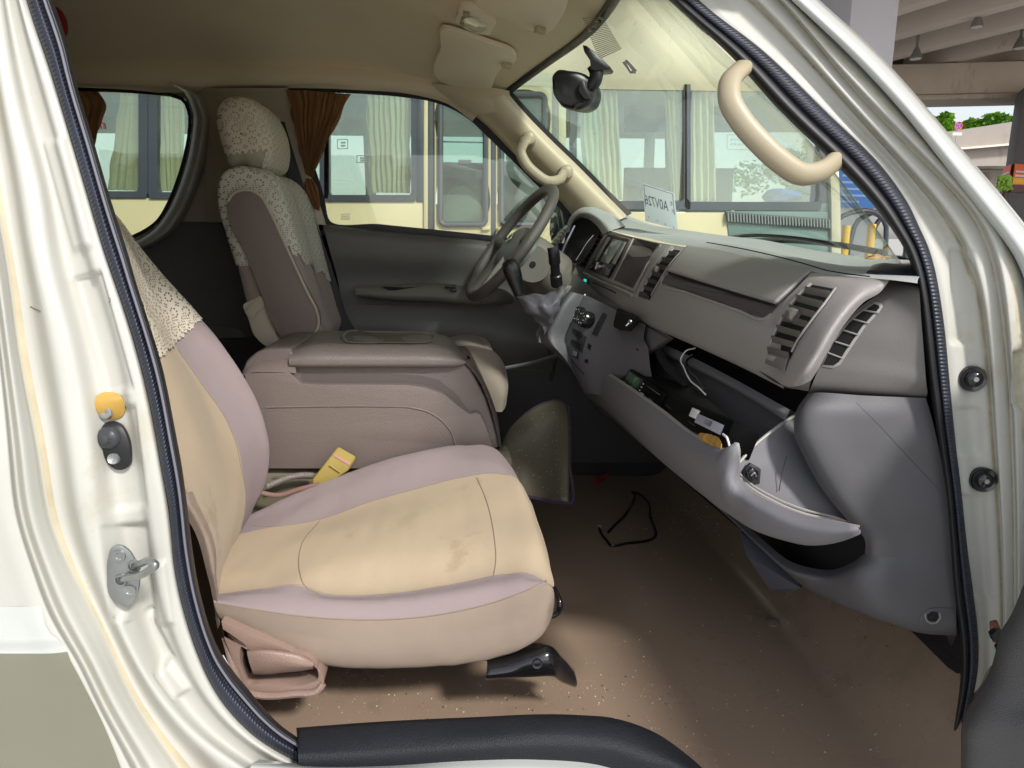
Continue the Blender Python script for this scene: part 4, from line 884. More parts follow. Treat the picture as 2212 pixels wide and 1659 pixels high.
grid('recline_lever', [py([(533, 1405, 1.085), (560, 1404, 1.08), (610, 1408, 1.08), (650, 1415, 1.08), (680, 1438, 1.085)]), py([(534, 1412, 1.058), (560, 1408, 1.052), (610, 1412, 1.05), (650, 1420, 1.055), (677, 1436, 1.06)]),
   py([(538, 1430, 1.055), (560, 1428, 1.05), (610, 1431, 1.048), (650, 1436, 1.052), (676, 1440, 1.06)]), py([(546, 1452, 1.058), (570, 1454, 1.058), (612, 1450, 1.058), (655, 1446, 1.06), (678, 1443, 1.065)]), py([(546, 1455, 1.09), (570, 1456, 1.09), (612, 1452, 1.09), (655, 1448, 1.09), (680, 1444, 1.085)])], SEATP, rcv, nu=30, k=4)
tube('cover_edge', py([(486, 1375, 1.09), (505, 1440, 1.078), (528, 1494, 1.07), (560, 1502, 1.07), (640, 1499, 1.07), (685, 1493, 1.07), (699, 1476, 1.075)]), .006, SEATP, rcv, n=8)
# seat base, rail, adjusting bar
box('seat_base', (-.40, 1.36, .67), (.06, 1.62, .80), BLACK, ps, bevel=.01)
fr = [[(1050, 1438, 1.12), (1100, 1430, 1.12), (1150, 1418, 1.12), (1190, 1400, 1.13), (1215, 1425, 1.14), (1235, 1448, 1.15)],
      [(1052, 1448, 1.09), (1100, 1440, 1.09), (1150, 1426, 1.085), (1185, 1412, 1.09), (1215, 1436, 1.11), (1240, 1462, 1.13)],
      [(1050, 1458, 1.085), (1100, 1453, 1.085), (1150, 1452, 1.085), (1185, 1450, 1.085), (1215, 1466, 1.11), (1244, 1478, 1.13)],
      [(1050, 1464, 1.09), (1100, 1460, 1.09), (1150, 1458, 1.09), (1185, 1456, 1.09), (1215, 1470, 1.12), (1240, 1480, 1.14)]]
fr[0] = [(1050, 1425, 1.14), (1100, 1408, 1.14), (1140, 1396, 1.14), (1172, 1394, 1.15), (1208, 1418, 1.16), (1238, 1448, 1.17)]
grid('seat_rail', [py(r) for r in fr], GLOSSBLACK, ps, nu=30, k=5, sol=.004)
q = P(1160, 1432, Y=1.083); bm = bmesh.new(); lathebm(bm, q, (0, -1, .2), [(.010, 0), (.009, .004), (.005, .003), (0, .003)], 18); bmo('rail_bolt', bm, BLACK, ps)
tube('adjuster_bar', py([(1190, 1262, 1.25), (1200, 1280, 1.22), (1209, 1302, 1.2), (1206, 1322, 1.2), (1192, 1330, 1.2), (1178, 1326, 1.2)]), .006, GLOSSBLACK, ps, n=10)
tube('seat_label', py([(478, 1418, 1.08), (488, 1436, 1.075), (500, 1458, 1.07)]), .004, PRINT, ps, n=6)

# ---- lace covers
def cover(name, src, test, off, m, label, group=None, scale=1, parent=None):
    dg = bpy.context.evaluated_depsgraph_get(); dg.update(); me0 = src.evaluated_get(dg).to_mesh()
    bm = bmesh.new(); bm.from_mesh(me0)
    bmesh.ops.subdivide_edges(bm, edges=bm.edges[:], cuts=1, use_grid_fill=True)
    bm.normal_update()
    for v in bm.verts: v.co += v.normal*off*SG.get(src.name, 1)
    dele = [f for f in bm.faces if not test(*PX(f.calc_center_median()), f.calc_center_median())]
    bmesh.ops.delete(bm, geom=dele, context='FACES')
    return bmo(name, bm, m, parent, smooth=True)
SG = {}
def frontsign(o):
    me = o.data; s = sum((1 if p.normal.dot(CAM-p.center) > 0 else -1)*p.area for p in me.polygons); return 1 if s > 0 else -1
SG['backrest'] = frontsign(back)
def edge1(u, v, c):
    # scalloped lower hem running from (345,777) to (437,690)
    s = ((u-345)*92+(v-777)*-87)/(92*92+87*87); d = ((u-345)*87+(v-777)*92)/126.6
    sc = 5*abs(sin(s*pi*4.5))+4*abs(sin(s*pi*13))
    return d < -8+sc+10*(s < .0)
lc1 = cover('seat_lace_cover', back, edge1, .004, LACE, '')
for p in lc1.data.materials: pass
tag(lc1, 'cream lace cover over the top of the near passenger backrest, with a scalloped hem', 'seat cover', 'lace covers on the front seats')

# ================================================================== CENTRE CONSOLE
con = part('centre_console', van)
out = [(524, 800), (532, 780), (552, 762), (580, 752), (628, 752), (640, 785), (1004, 785), (1018, 800), (1030, 822), (1050, 862), (1064, 905), (1076, 945), (1080, 966), (1050, 972), (980, 1010), (700, 1012), (570, 1012), (550, 930)]
plate('body', py(out, 1.745), (0, .30, 0), MAUVEP, con, bevel=.018, seg=4)
pan = [(528, 808), (560, 806), (625, 806), (640, 818), (650, 829), (690, 831), (800, 831), (880, 832), (920, 838), (958, 852), (990, 878), (1014, 895), (1028, 892), (1038, 896), (1050, 922), (1064, 966), (1040, 970), (950, 1012), (570, 1012), (555, 930)]
plate('side_panel', py(pan, 1.715), (0, .03, 0), MAUVEP, con, bevel=.010, seg=4)
plate('groove', py([(652, 807), (840, 807), (905, 811), (950, 822), (990, 855), (1016, 892), (1000, 886), (960, 850), (900, 832), (660, 831), (650, 822)], 1.7435), (0, .01, 0), mat('console_groove', (.12, .10, .095), .4), con, bevel=0)
tube('panel_line', py([(575, 880, 1.7145), (691, 878, 1.7145), (820, 878, 1.7145), (891, 881, 1.7145), (930, 892, 1.7145), (958, 912, 1.7145), (975, 935, 1.7145), (984, 962, 1.7145)]), .0022, MAUVEP, con, n=6)
grid('front_cover', [py([(1000, 780, 1.74), (1030, 815, 1.735), (1055, 870, 1.735), (1072, 930, 1.735), (1080, 968, 1.735)]), py([(1008, 778, 1.76), (1036, 815, 1.76), (1061, 870, 1.76), (1077, 930, 1.76), (1082, 965, 1.76)]), py([(1006, 765, 1.95), (1030, 800, 1.95), (1052, 850, 1.95), (1066, 900, 1.95), (1070, 930, 1.95)])], MAUVEP, con, nu=24, k=5)
lid = [[(650, 742, 2.06), (700, 728, 2.06), (800, 728, 2.06), (900, 732, 2.06), (960, 740, 2.06), (990, 765, 2.05)],
       [(652, 732, 2.03), (690, 717, 2.03), (735, 716, 2.03), (850, 717, 2.03), (940, 721, 2.03), (968, 730, 2.03), (994, 762, 2.02)],
       [(646, 738, 1.95), (690, 724, 1.95), (740, 723, 1.95), (850, 724, 1.95), (945, 728, 1.95), (975, 738, 1.95), (1000, 768, 1.95)],
       [(640, 748, 1.82), (680, 738, 1.82), (740, 737, 1.82), (850, 738, 1.82), (950, 742, 1.82), (980, 754, 1.82), (1004, 776, 1.82)],
       [(630, 762, 1.755), (665, 753, 1.75), (740, 751, 1.75), (850, 752, 1.75), (950, 756, 1.75), (982, 765, 1.75), (1005, 780, 1.755)],
       [(624, 779, 1.725), (660, 777, 1.72), (740, 777, 1.72), (850, 777, 1.72), (950, 778, 1.72), (985, 779, 1.725), (1006, 783, 1.735)],
       [(624, 786, 1.725), (660, 787, 1.72), (740, 787, 1.72), (850, 787, 1.72), (950, 787, 1.72), (985, 787, 1.725), (1004, 786, 1.735)],
       [(630, 787, 1.78), (660, 788, 1.78), (740, 788, 1.78), (850, 788, 1.78), (950, 788, 1.78), (985, 788, 1.78), (1000, 787, 1.78)]]
lido = grid('lid', [py(r) for r in lid], MAUVEL, con, nu=70, k=6)
lt = bvh(lido)
pill = [(738, 724), (744, 719), (800, 718), (860, 719), (920, 721), (937, 725), (940, 733), (930, 740), (905, 743), (840, 743), (770, 743), (745, 740), (738, 733)]
L = [hit(lt, a, b, .0008) for a, b in cr([Vector((a, b, 0)) for a, b in pill], 60, closed=True) for a, b in [(a, b)]] if False else [hit(lt, p.x, p.y, .0008) for p in cr([Vector((a, b, 0)) for a, b in pill], 60, closed=True)]
L = [p for p in L if p]
bm = bmesh.new(); cc = sum(L, Vector())/len(L)
gridbm(bm, [[p+Vector((0, 0, .002)) for p in L], [cc+(p-cc)*.965+Vector((0, 0, .0035)) for p in L], [cc+(p-cc)*.93+Vector((0, 0, .001)) for p in L], [cc+(p-cc)*.90+Vector((0, 0, .0006)) for p in L], [cc+(p-cc)*.02+Vector((0, 0, .0006)) for p in L]], 60, 3, closed=True, bands=[0, 0, 1, 1])
bmo('tray', bm, [MAUVEL, mat('tray_bottom', (.11, .10, .075), .5, var=(30, .15))], con)
grid('rear_hump', [py([(524, 800, 1.80), (540, 772, 1.82), (575, 755, 1.84), (630, 752, 1.85)]), py([(524, 804, 1.75), (536, 790, 1.75), (575, 775, 1.75), (636, 772, 1.75)]), py([(524, 812, 1.72), (540, 806, 1.72), (580, 804, 1.72), (640, 806, 1.72)])], MAUVEP, con, nu=20, k=5)
# hump lining under the console with stitching, buckle on its stalk
grid('hump_lining', [py([(540, 1002, 1.80), (700, 1006, 1.80), (850, 1000, 1.80), (1000, 985, 1.80), (1090, 960, 1.80)]), py([(540, 1012, 1.74), (700, 1014, 1.74), (850, 1010, 1.74), (1000, 1000, 1.74), (1100, 975, 1.74)]), py([(540, 1120, 1.72), (700, 1100, 1.72), (850, 1090, 1.72), (1000, 1090, 1.72), (1120, 1080, 1.72)])], HUMP, van, nu=30, k=4)
tube('lining_stitch', py([(590, 1028, 1.715), (700, 1026, 1.715), (800, 1022, 1.715)]), .0012, MAUVEP, van, n=5)
bkl = part('belt_buckle', van)
bm = bmesh.new(); platebm(bm, py([(718, 980, 1.66), (758, 1003, 1.66), (752, 1018, 1.66), (700, 1052, 1.66), (672, 1048, 1.66), (674, 1036, 1.66)]), Vector((.01, .03, .01))); bmo('casing', bm, BUCKLE, bkl, bevel=.005, seg=3)
tube('casing_ridge', py([(712, 1004, 1.655), (735, 1020, 1.655)]), .0015, BUCKLE, bkl, n=6)
plate('slot', py([(721, 981, 1.658), (757, 1001, 1.658), (756, 1006, 1.658), (722, 986, 1.658)]), (0, .004, 0), mat('buckle_red', (.6, .3, .28), .5), bkl, bevel=0)
bm = bmesh.new()
for i in range(26):
    f = i/25; u, v = 580+95*f, 1050-22*sin(f*1.9)-2*f
    cylbm(bm, P(u, v, Y=1.69), (1, 0, .25*cos(f*2)), .0085, .0032, 12, r2=.0065)
bmo('stalk_sleeve', bm, MAUVEL, bkl)
tube('belt_webbing', py([(560, 1064, 1.66), (600, 1070, 1.66), (650, 1056, 1.66), (690, 1046, 1.66)]), .006, mat('belt_web', (.22, .13, .11), .8), bkl, n=8)

# ================================================================== DRIVER SEAT
ds = part('driver_seat', van)
bo = [(566, 745), (545, 700), (528, 640), (512, 575), (490, 505), (473, 445), (471, 400), (480, 374), (500, 362), (540, 364), (575, 374), (598, 396), (616, 440), (640, 520), (664, 610), (686, 680), (700, 730), (690, 748)]
def shift(p, y0, y1):   # the same point moved straight across the van
    q = P(p[0], p[1], Y=y0); return Vector((q.x, y1, q.z))
bm = bmesh.new(); N_ = 90
base = cr([P(a, b, Y=2.08) for a, b in bo], N_, closed=True); cen = sum(base, Vector())/N_
def loop(y, k, dz=0, dx=0): return [Vector((cen.x+(p.x-cen.x)*k+dx, y, cen.z+(p.z-cen.z)*k+dz)) for p in base]
gridbm(bm, [loop(2.075, .02), loop(2.072, .86), loop(2.08, .965), loop(2.11, 1.0), loop(2.18, 1.0, 0, .0), loop(2.28, .985, -.004, -.01), loop(2.38, 1.0, -.0), loop(2.44, 1.0, -.01), loop(2.465, .95, -.01), loop(2.47, .5, -.01), loop(2.47, .02, -.01)], N_, 5, closed=True)
dback = bmo('backrest', bm, mat('driver_seat_cloth', (.27, .21, .185), .95, sheen=.2, bump=('noise', 400, .3)), ds)
# its surface is a second tone at the front edge
dsp = [(492, 460), (492, 435), (504, 418), (525, 411), (545, 413), (562, 424), (580, 452), (605, 505), (635, 570), (668, 640), (684, 672), (688, 700), (678, 722), (655, 736), (630, 738), (605, 725), (588, 700), (566, 640), (530, 550)]
plate('side_shield', py(dsp, 2.045), (0, .04, 0), mat('driver_shield', (.17, .135, .12), .4, var=(4, .05), bump=('vor', 500, .3)), ds, smooth=90, bevel=.012, seg=4)
tube('shield_edge', py([(a, b, 2.044) for a, b in dsp[1:15]]), .004, SEATB, ds, n=6)
tube('stitching', py([(640, 470, 2.2), (672, 560, 2.2), (700, 640, 2.2), (728, 700, 2.2)]), .002, THREAD, ds, n=6)
grid('back_pocket', [py([(545, 672, 2.14), (552, 650, 2.14), (566, 632, 2.12)]), py([(528, 672, 2.06), (540, 655, 2.06), (560, 642, 2.06)]), py([(545, 690, 2.05), (560, 670, 2.05), (580, 655, 2.05)])], SEATB, ds, nu=14, k=4)
plate('back_bag', py([(526, 658), (545, 648), (562, 640), (580, 650), (605, 735), (640, 748), (575, 748), (548, 722), (537, 690)], 2.06), (0, .25, 0), SEATB, ds, smooth=50, bevel=.01)
# driver cushion: two swells and the front
dc = [[(960, 752, 2.50), (1000, 738, 2.50), (1040, 740, 2.50), (1062, 765, 2.5), (1070, 800, 2.5)],
      [(950, 735, 2.44), (980, 725, 2.44), (1020, 722, 2.44), (1050, 730, 2.44), (1064, 756, 2.44), (1068, 800, 2.44)],
      [(950, 740, 2.36), (980, 736, 2.36), (1020, 738, 2.36), (1050, 748, 2.36), (1070, 770, 2.36), (1078, 810, 2.36)],
      [(940, 752, 2.25), (980, 748, 2.25), (1030, 752, 2.25), (1062, 764, 2.25), (1082, 785, 2.25), (1090, 825, 2.25)],
      [(940, 756, 2.13), (980, 751, 2.13), (1040, 753, 2.13), (1072, 766, 2.13), (1090, 792, 2.13), (1098, 828, 2.13), (1094, 870, 2.13)],
      [(940, 764, 2.08), (980, 762, 2.08), (1030, 770, 2.08), (1062, 782, 2.08), (1084, 805, 2.08), (1095, 835, 2.08), (1088, 885, 2.08)],
      [(940, 784, 2.05), (980, 786, 2.05), (1020, 795, 2.05), (1052, 800, 2.05), (1076, 815, 2.05), (1090, 845, 2.05), (1080, 890, 2.05)],
      [(940, 860, 2.05), (980, 870, 2.05), (1020, 880, 2.05), (1050, 885, 2.05), (1068, 888, 2.05), (1078, 890, 2.05)]]
grid('cushion', [py(r) for r in dc], [mat('driver_cushion_cloth', (.33, .27, .225), .9, var=(6, .08), sheen=.08)]*2, ds, nu=40, k=6)
# headrest
hr = [(500, 365), (488, 330), (476, 290), (470, 255), (474, 232), (490, 214), (512, 209), (538, 214), (562, 232), (580, 262), (591, 300), (592, 335), (584, 362), (556, 371), (528, 362)]
hbase = cr([P(a, b, Y=2.17) for a, b in hr], 70, closed=True); hc = sum(hbase, Vector())/70
bm = bmesh.new()
def hl(y, k): return [Vector((hc.x+(p.x-hc.x)*k, y, hc.z+(p.z-hc.z)*k)) for p in hbase]
gridbm(bm, [hl(2.128, .03), hl(2.132, .6), hl(2.15, .90), hl(2.19, 1.0), hl(2.26, 1.0), hl(2.33, 1.0), hl(2.37, .9), hl(2.39, .6), hl(2.395, .03)], 70, 5, closed=True)
head = bmo('headrest', bm, mat('headrest_vinyl', (.36, .33, .24), .6), ds)
for y in (2.2, 2.32):
    tube('headrest_post', [P(535, 355, Y=2.2)*1.0+Vector((0, y-2.2, .0)), P(545, 395, Y=2.2)+Vector((0, y-2.2, -.02))], .006, CHROME, ds)
SG['headrest'] = 1; SG['backrest.001'] = 1
def outward(o, cc_):
    return 1 if sum((p.center-cc_).dot(p.normal)*p.area for p in o.data.polygons) > 0 else -1
SG[head.name] = outward(head, Vector((hc.x, 2.26, hc.z))); SG[dback.name] = outward(dback, Vector((cen.x, 2.27, cen.z)))
lh = cover('headrest_lace_cover', head, lambda u, v, c: (v < 325+.12*(560-u)+3*sin(u*.5) or u > 575-(v-330)*.3) if c.y < 2.19 else (u > 500 or v < 340), .004, LACE, '')
tag(lh, 'cream lace cover pulled over the headrest of the far driver seat', 'headrest cover', 'lace covers on the front seats')
def tb(u, v, c):
    if c.y > 2.45 or (c.y > 2.14 and u < 560 and False): return False
    e = 575 if u < 560 else 520+(u-600)*.75+6*sin(u*.25)
    return v < e
ld = cover('seat_lace_cover', dback, tb, .005, LACE2, '')
tag(ld, 'white lace cover draped over the shoulders of the far driver backrest', 'seat cover', 'lace covers on the front seats')
# seat belt of the driver on the pillar
tube('seat_belt', py([(600, 265, 2.43), (622, 340, 2.42), (650, 430, 2.40), (682, 520, 2.40), (712, 610, 2.40), (738, 690, 2.38), (762, 730, 2.36)]), lambda f: (.003, .022), mat('belt_black', (.018, .018, .02), .7), van, n=8)
tube('belt_anchor', py([(596, 255, 2.43), (600, 275, 2.42), (603, 295, 2.42), (597, 300, 2.42)]), .012, SEATB, van, n=8)

# ---- curtains of the van
def curtain(name, outline_rows, folds, amp, m, label, cat, group, n=120):
    """outline_rows: rows top to bottom of (u_left,v,u_right,v2,Y)"""
    bm = bmesh.new(); uvl = bm.loops.layers.uv.verify(); R = []
    A = cr([P(r[0], r[1], Y=r[4]) for r in outline_rows], 26); B_ = cr([P(r[2], r[3], Y=r[4]) for r in outline_rows], 26)
    for j in range(26):
        row = []
        for i in range(n+1):
            f = i/n; g = f+.012*sin(j*.6+f*9)
            p = A[j].lerp(B_[j], f); a = amp*(.5+.5*min(1, (A[j]-B_[j]).length/ (A[0]-B_[0]).length))
            ph = g*folds*2*pi
            row.append(bm.verts.new(p+Vector((.3*a*sin(ph*2+1), a*(sin(ph)+.35*sin(ph*2.3+j*.05)), .12*a*sin(ph)))))
        R.append(row)
    for j in range(25):
        for i in range(n): bm.faces.new((R[j][i], R[j][i+1], R[j+1][i+1], R[j+1][i]))
    o = bmo(name, bm, m, None); tag(o, label, cat, group); return o
cg = 'brown curtains at the van windows'
curtain('van_curtain', [(614, 193, 756, 203, 2.42), (622, 215, 742, 235, 2.42), (634, 270, 716, 290, 2.42), (648, 330, 690, 345, 2.42), (660, 375, 676, 385, 2.42)], 9, .012, CURT, 'sunlit brown curtain tied back at the rear edge of the driver door window', 'curtain', cg)
curtain('van_curtain', [(660, 385, 675, 386, 2.43), (656, 400, 684, 402, 2.43), (664, 425, 690, 430, 2.43), (678, 450, 690, 455, 2.44)], 3, .006, CURT, 'tail of brown curtain hanging below the tie beside the driver seat belt', 'curtain', cg)
curtain('van_curtain', [(60, 190, 207, 196, 2.46), (80, 215, 226, 215, 2.46), (110, 260, 218, 262, 2.46), (150, 320, 200, 325, 2.46), (165, 360, 190, 360, 2.46)], 8, .012, CURT, 'dark brown curtain bunched at the edge of the rear side window', 'curtain', cg)
rb_ = bmesh.new(); bmesh.ops.create_icosphere(rb_, subdivisions=3, radius=.036)
for v in rb_.verts: v.co = Vector((v.co.x*.7, v.co.y, v.co.z*1.2))+P(122, 50, Y=2.2)
t_ = bmo('hanging_lantern', rb_, mat('red_fabric', (.25, .01, .015), .8), None); tag(t_, 'small dark red ornament hanging under the roof behind the pillar', 'ornament')

# ================================================================== DASHBOARD
da = part('dashboard', van)
R0 = [(1236, 462, .50), (1280, 452, .53), (1340, 466, .57), (1409, 489, .62), (1485, 501, .67), (1568, 512, .73), (1640, 520, .765), (1700, 531, .79), (1800, 549, .81), (1875, 560, .81), (1965, 566, .79), (2040, 572, .77)]
R1 = [(1250, 478, .45), (1300, 484, .455), (1345, 498, .475), (1400, 508, .51), (1470, 519, .55), (1530, 527, .585), (1600, 540, .60), (1700, 562, .605), (1790, 585, .605), (1880, 598, .61), (1945, 604, .625), (1982, 608, .64)]
R1b = [(1252, 483, .44), (1300, 491, .44), (1340, 503, .455), (1400, 515, .49), (1465, 529, .53), (1527, 535, .57), (1600, 550, .588), (1700, 572, .592), (1780, 592, .592), (1880, 601, .605), (1945, 607, .62), (1982, 612, .635)]
RB = [(a, b+3, X+.12) for a, b, X in R0]
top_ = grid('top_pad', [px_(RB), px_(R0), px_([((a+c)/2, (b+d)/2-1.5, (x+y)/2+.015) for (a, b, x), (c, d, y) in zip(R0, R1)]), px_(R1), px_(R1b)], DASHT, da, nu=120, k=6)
tt = bvh(top_)
# fascia: from the front edge of the pad to the lower edge
T_ = [(1262, 486, .43), (1300, 493, .435), (1368, 512, .47), (1440, 527, .51), (1490, 535, .54), (1600, 556, .575), (1700, 577, .585), (1770, 596, .588)]
T2 = [(1256, 500, .415), (1292, 510, .425), (1352, 528, .45), (1424, 548, .487), (1474, 556, .51), (1585, 580, .545), (1688, 606, .555), (1745, 626, .555)]
M_ = [(1244, 545, .385), (1276, 556, .408), (1332, 580, .43), (1395, 600, .46), (1440, 603, .475), (1550, 633, .503), (1650, 668, .51), (1705, 690, .51)]
M2 = [(1236, 585, .37), (1262, 600, .395), (1316, 624, .418), (1370, 645, .44), (1415, 652, .457), (1530, 694, .478), (1632, 734, .488), (1686, 755, .492)]
B_1 = [(1222, 608, .345), (1250, 622, .38), (1305, 652, .415), (1352, 674, .435), (1395, 696, .452), (1525, 752, .478), (1635, 803, .488), (1692, 832, .49)]
B_2 = [(1226, 613, .36), (1252, 626, .39), (1308, 656, .43), (1354, 678, .45), (1398, 700, .47), (1527, 757, .50), (1636, 807, .51), (1694, 834, .52)]
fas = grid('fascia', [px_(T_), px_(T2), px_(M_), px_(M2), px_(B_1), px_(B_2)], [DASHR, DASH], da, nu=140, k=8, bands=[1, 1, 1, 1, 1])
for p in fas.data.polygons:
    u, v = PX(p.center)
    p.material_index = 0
fa = bvh(fas)
FN = Vector((-1, -.15, .25)).normalized()
def onf(t, pts, h=0):
    out = []
    for a, b in pts:
        q = None
        for du in (0, 3, -3, 6, -6, 10):
            q = hit(t, a+du, b, h)
            if q: break
        out.append(q)
    return [p for p in out if p]
def inlay(name, t, pts, h0, h1, m, parent, bevel=.001, smooth=0, seg=2):
    L = onf(t, pts, 0)
    if len(L) < 3: print('inlay miss', name); return
    if smooth: L = cr(L, smooth, closed=True)
    n = Vector()
    for i in range(len(L)): n += (L[i]-L[0]).cross(L[(i+1) % len(L)]-L[0])
    n.normalize()
    if n.dot(CAM-L[0]) < 0: n = -n
    bm = bmesh.new(); platebm(bm, [p+n*h0 for p in L], n*(h1-h0)); return bmo(name, bm, m, parent, bevel=bevel, seg=seg)
# passenger lid: proud upper panel, dark inlay beneath for its shade, pale line for the edge highlight
lidp = [(1487, 537), (1530, 541), (1600, 558), (1700, 580), (1752, 594), (1722, 622), (1680, 662), (1600, 640), (1520, 614), (1446, 588), (1462, 560)]
lid_ = part('upper_glove_box', da)
def patch(name, t, quad, nx, ny, h, m, parent, thick=.008, rows=None):
    a, b, c, d = [Vector((*p, 0)) for p in quad]; G = []
    for j in range(ny+1):
        r = []
        for i in range(nx+1):
            p = a.lerp(b, i/nx).lerp(d.lerp(c, i/nx), j/ny)
            if rows: p = rows(i/nx, j/ny)
            q = hit(t, p.x, p.y, h)
            r.append(q if q else (r[-1] if r else P(p.x, p.y, X=.5)))
        G.append(r)
    return grid(name, G, m, parent, nu=nx*2+1, k=1, sol=-thick if False else 0)
def lrows(x, y):
    T0 = [Vector((1487, 538, 0)), Vector((1560, 546, 0)), Vector((1640, 565, 0)), Vector((1755, 593, 0))]; B0 = [Vector((1446, 588, 0)), Vector((1520, 613, 0)), Vector((1600, 638, 0)), Vector((1680, 662, 0))]
    k = min(int(x*3), 2); f = x*3-k
    return T0[k].lerp(T0[k+1], f).lerp(B0[k].lerp(B0[k+1], f), y)+Vector((0, 0, 0))
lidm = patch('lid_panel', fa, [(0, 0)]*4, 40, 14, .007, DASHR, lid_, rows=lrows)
e = lidm.modifiers.new('s', 'SOLIDIFY'); e.thickness = .006; e.offset = 0
inlay('recess', fa, [(1446, 589), (1520, 614), (1600, 639), (1679, 663), (1668, 676), (1652, 688), (1600, 672), (1540, 651), (1480, 630), (1430, 612), (1436, 600)], .0004, .0015, mat('lid_recess_shade', (.075, .066, .068), .45, bump=('y', 110, .3, True)), lid_, bevel=.0004)  # flat inlay, the shade under the lid put into its colour
seam('lip', fa, [(1432, 598), (1430, 612), (1480, 631), (1540, 652), (1600, 673), (1652, 690), (1668, 680)], .003, SILVER2, lid_, h=.001)  # pale tube put in for the highlight along this edge
seam('shadow_gap', fa, [(1447, 590), (1520, 615), (1600, 640), (1680, 664)], .0022, DARK, lid_, h=.004)
seam('joint_line', tt, [(1527, 524), (1600, 537), (1700, 560), (1787, 585)], .0012, DARK, da, h=.0005)
seam('joint_line', tt, [(1787, 585), (1830, 592), (1879, 598)], .001, DARK, da, h=.0005)

# vents: frame, dark sheet in place of the inner shade, slats, thumb wheel
def vent(L, Rr, t, n, slat_m, parent, knob=None, frame=True, xoff=0, tilt=.35, h=.003):
    """L and Rr: left and right pixel polylines from top to bottom"""
    vt = part('air_vent', parent)
    LL = cr([Vector((*p, 0)) for p in L], 24); RR = cr([Vector((*p, 0)) for p in Rr], 24)
    def s(p, hh): 
        q = hit(t, p.x, p.y, hh); return q
    G = [[s(LL[i].lerp(RR[i], f), .0015) for i in range(24)] for f in (0, .33, .66, 1)]
    G = [[q for q in g if q] for g in G]
    if min(len(g) for g in G) < 4: print('vent miss'); return vt
    grid('duct_shade', G, DARK, vt, nu=24, k=2)  # dark sheet on the surface stands in for shaded depth
    bm = bmesh.new()
    for i in range(n):
        f = (i+.5)/n*23; k = int(f); a = LL[k].lerp(LL[min(k+1, 23)], f-k); b = RR[k].lerp(RR[min(k+1, 23)], f-k)
        k2 = min(f+23/n*.42, 23); j = int(k2); a2 = LL[j].lerp(LL[min(j+1, 23)], k2-j); b2 = RR[j].lerp(RR[min(j+1, 23)], k2-j)
        A, B, A2, B2 = s(a, h+.004), s(b, h+.004), s(a2, h), s(b2, h)
        if None in (A, B, A2, B2): continue
        hexbm(bm, [A, B, B2, A2], Vector((0, 0, -.0022)))
    bmo('slats', bm, slat_m, vt, bevel=.0006)
    if knob:
        q = hit(t, knob[0], knob[1], .008); bm = bmesh.new()
        ax = (hit(t, knob[0]+12, knob[1]+5, .008) or q+Vector((0, -.02, 0)))-q; lathebm(bm, q-ax.normalized()*knob[2], ax, [(0, 0), (knob[3]*.8, 0), (knob[3], knob[2]*.3), (knob[3], knob[2]*1.7), (knob[3]*.8, knob[2]*2), (0, knob[2]*2)], 14); bmo('thumb_knob', bm, SLAT, vt)
    if frame:
        for side, rr in ((LL, .0032), (RR, .0018)):
            pts = [s(p, .003) for p in side[::3]]; pts = [p for p in pts if p]
            tube('frame_edge', pts, rr, SILVER, vt, n=8)
    return vt
SLAT = mat('vent_slat', (.13, .12, .105), .45, bump=('vor', 500, .2))
SLATD = mat('vent_slat_dark', (.055, .05, .05), .5)
# near vent: silver bulge and surround
VS = [[(1752, 588, .595), (1780, 592, .598), (1830, 597, .606), (1880, 600, .613), (1922, 604, .622)],
      [(1735, 608, .556), (1768, 612, .556), (1815, 618, .560), (1862, 622, .575), (1908, 624, .615)],
      [(1695, 650, .525), (1742, 660, .527), (1783, 668, .525), (1828, 664, .54), (1862, 656, .575)],
      [(1668, 695, .508), (1716, 706, .51), (1756, 716, .505), (1794, 714, .515), (1822, 704, .545)],
      [(1650, 740, .498), (1697, 754, .50), (1730, 764, .492), (1766, 766, .498), (1790, 756, .525)],
      [(1640, 772, .493), (1682, 790, .495), (1708, 800, .482), (1742, 804, .485), (1766, 800, .512)],
      [(1640, 800, .49), (1672, 818, .49), (1692, 832, .486), (1730, 832, .49), (1752, 822, .508)]]
VS = [[(a, b, c-.006) for a, b, c in r] for r in VS]
vb = grid('vent_surround', [px_(r) for r in VS], SILVER, da, nu=30, k=8)
vbt = bvh(vb)
grid('surround_underside', [px_([(1640, 803, .484), (1692, 832, .48), (1730, 832, .484), (1752, 822, .502)]), px_([(1650, 806, .52), (1694, 836, .52), (1728, 842, .52), (1746, 845, .53)])], DASH, da, nu=14, k=3)
vent([(1754, 616), (1718, 652), (1688, 698), (1668, 742), (1662, 762)], [(1806, 626), (1786, 655), (1752, 700), (1722, 745), (1708, 776)], vbt, 7, SLAT, da, knob=(1722, 686, .010, .011))
inlay('vent_dial', vbt, [(1664, 762), (1706, 776), (1698, 802), (1656, 786)], .002, .004, DASH, da)
inlay('vent_dial_wheel', vbt, [(1668, 767), (1692, 775), (1688, 786), (1664, 777)], .004, .008, SILVER2, da)
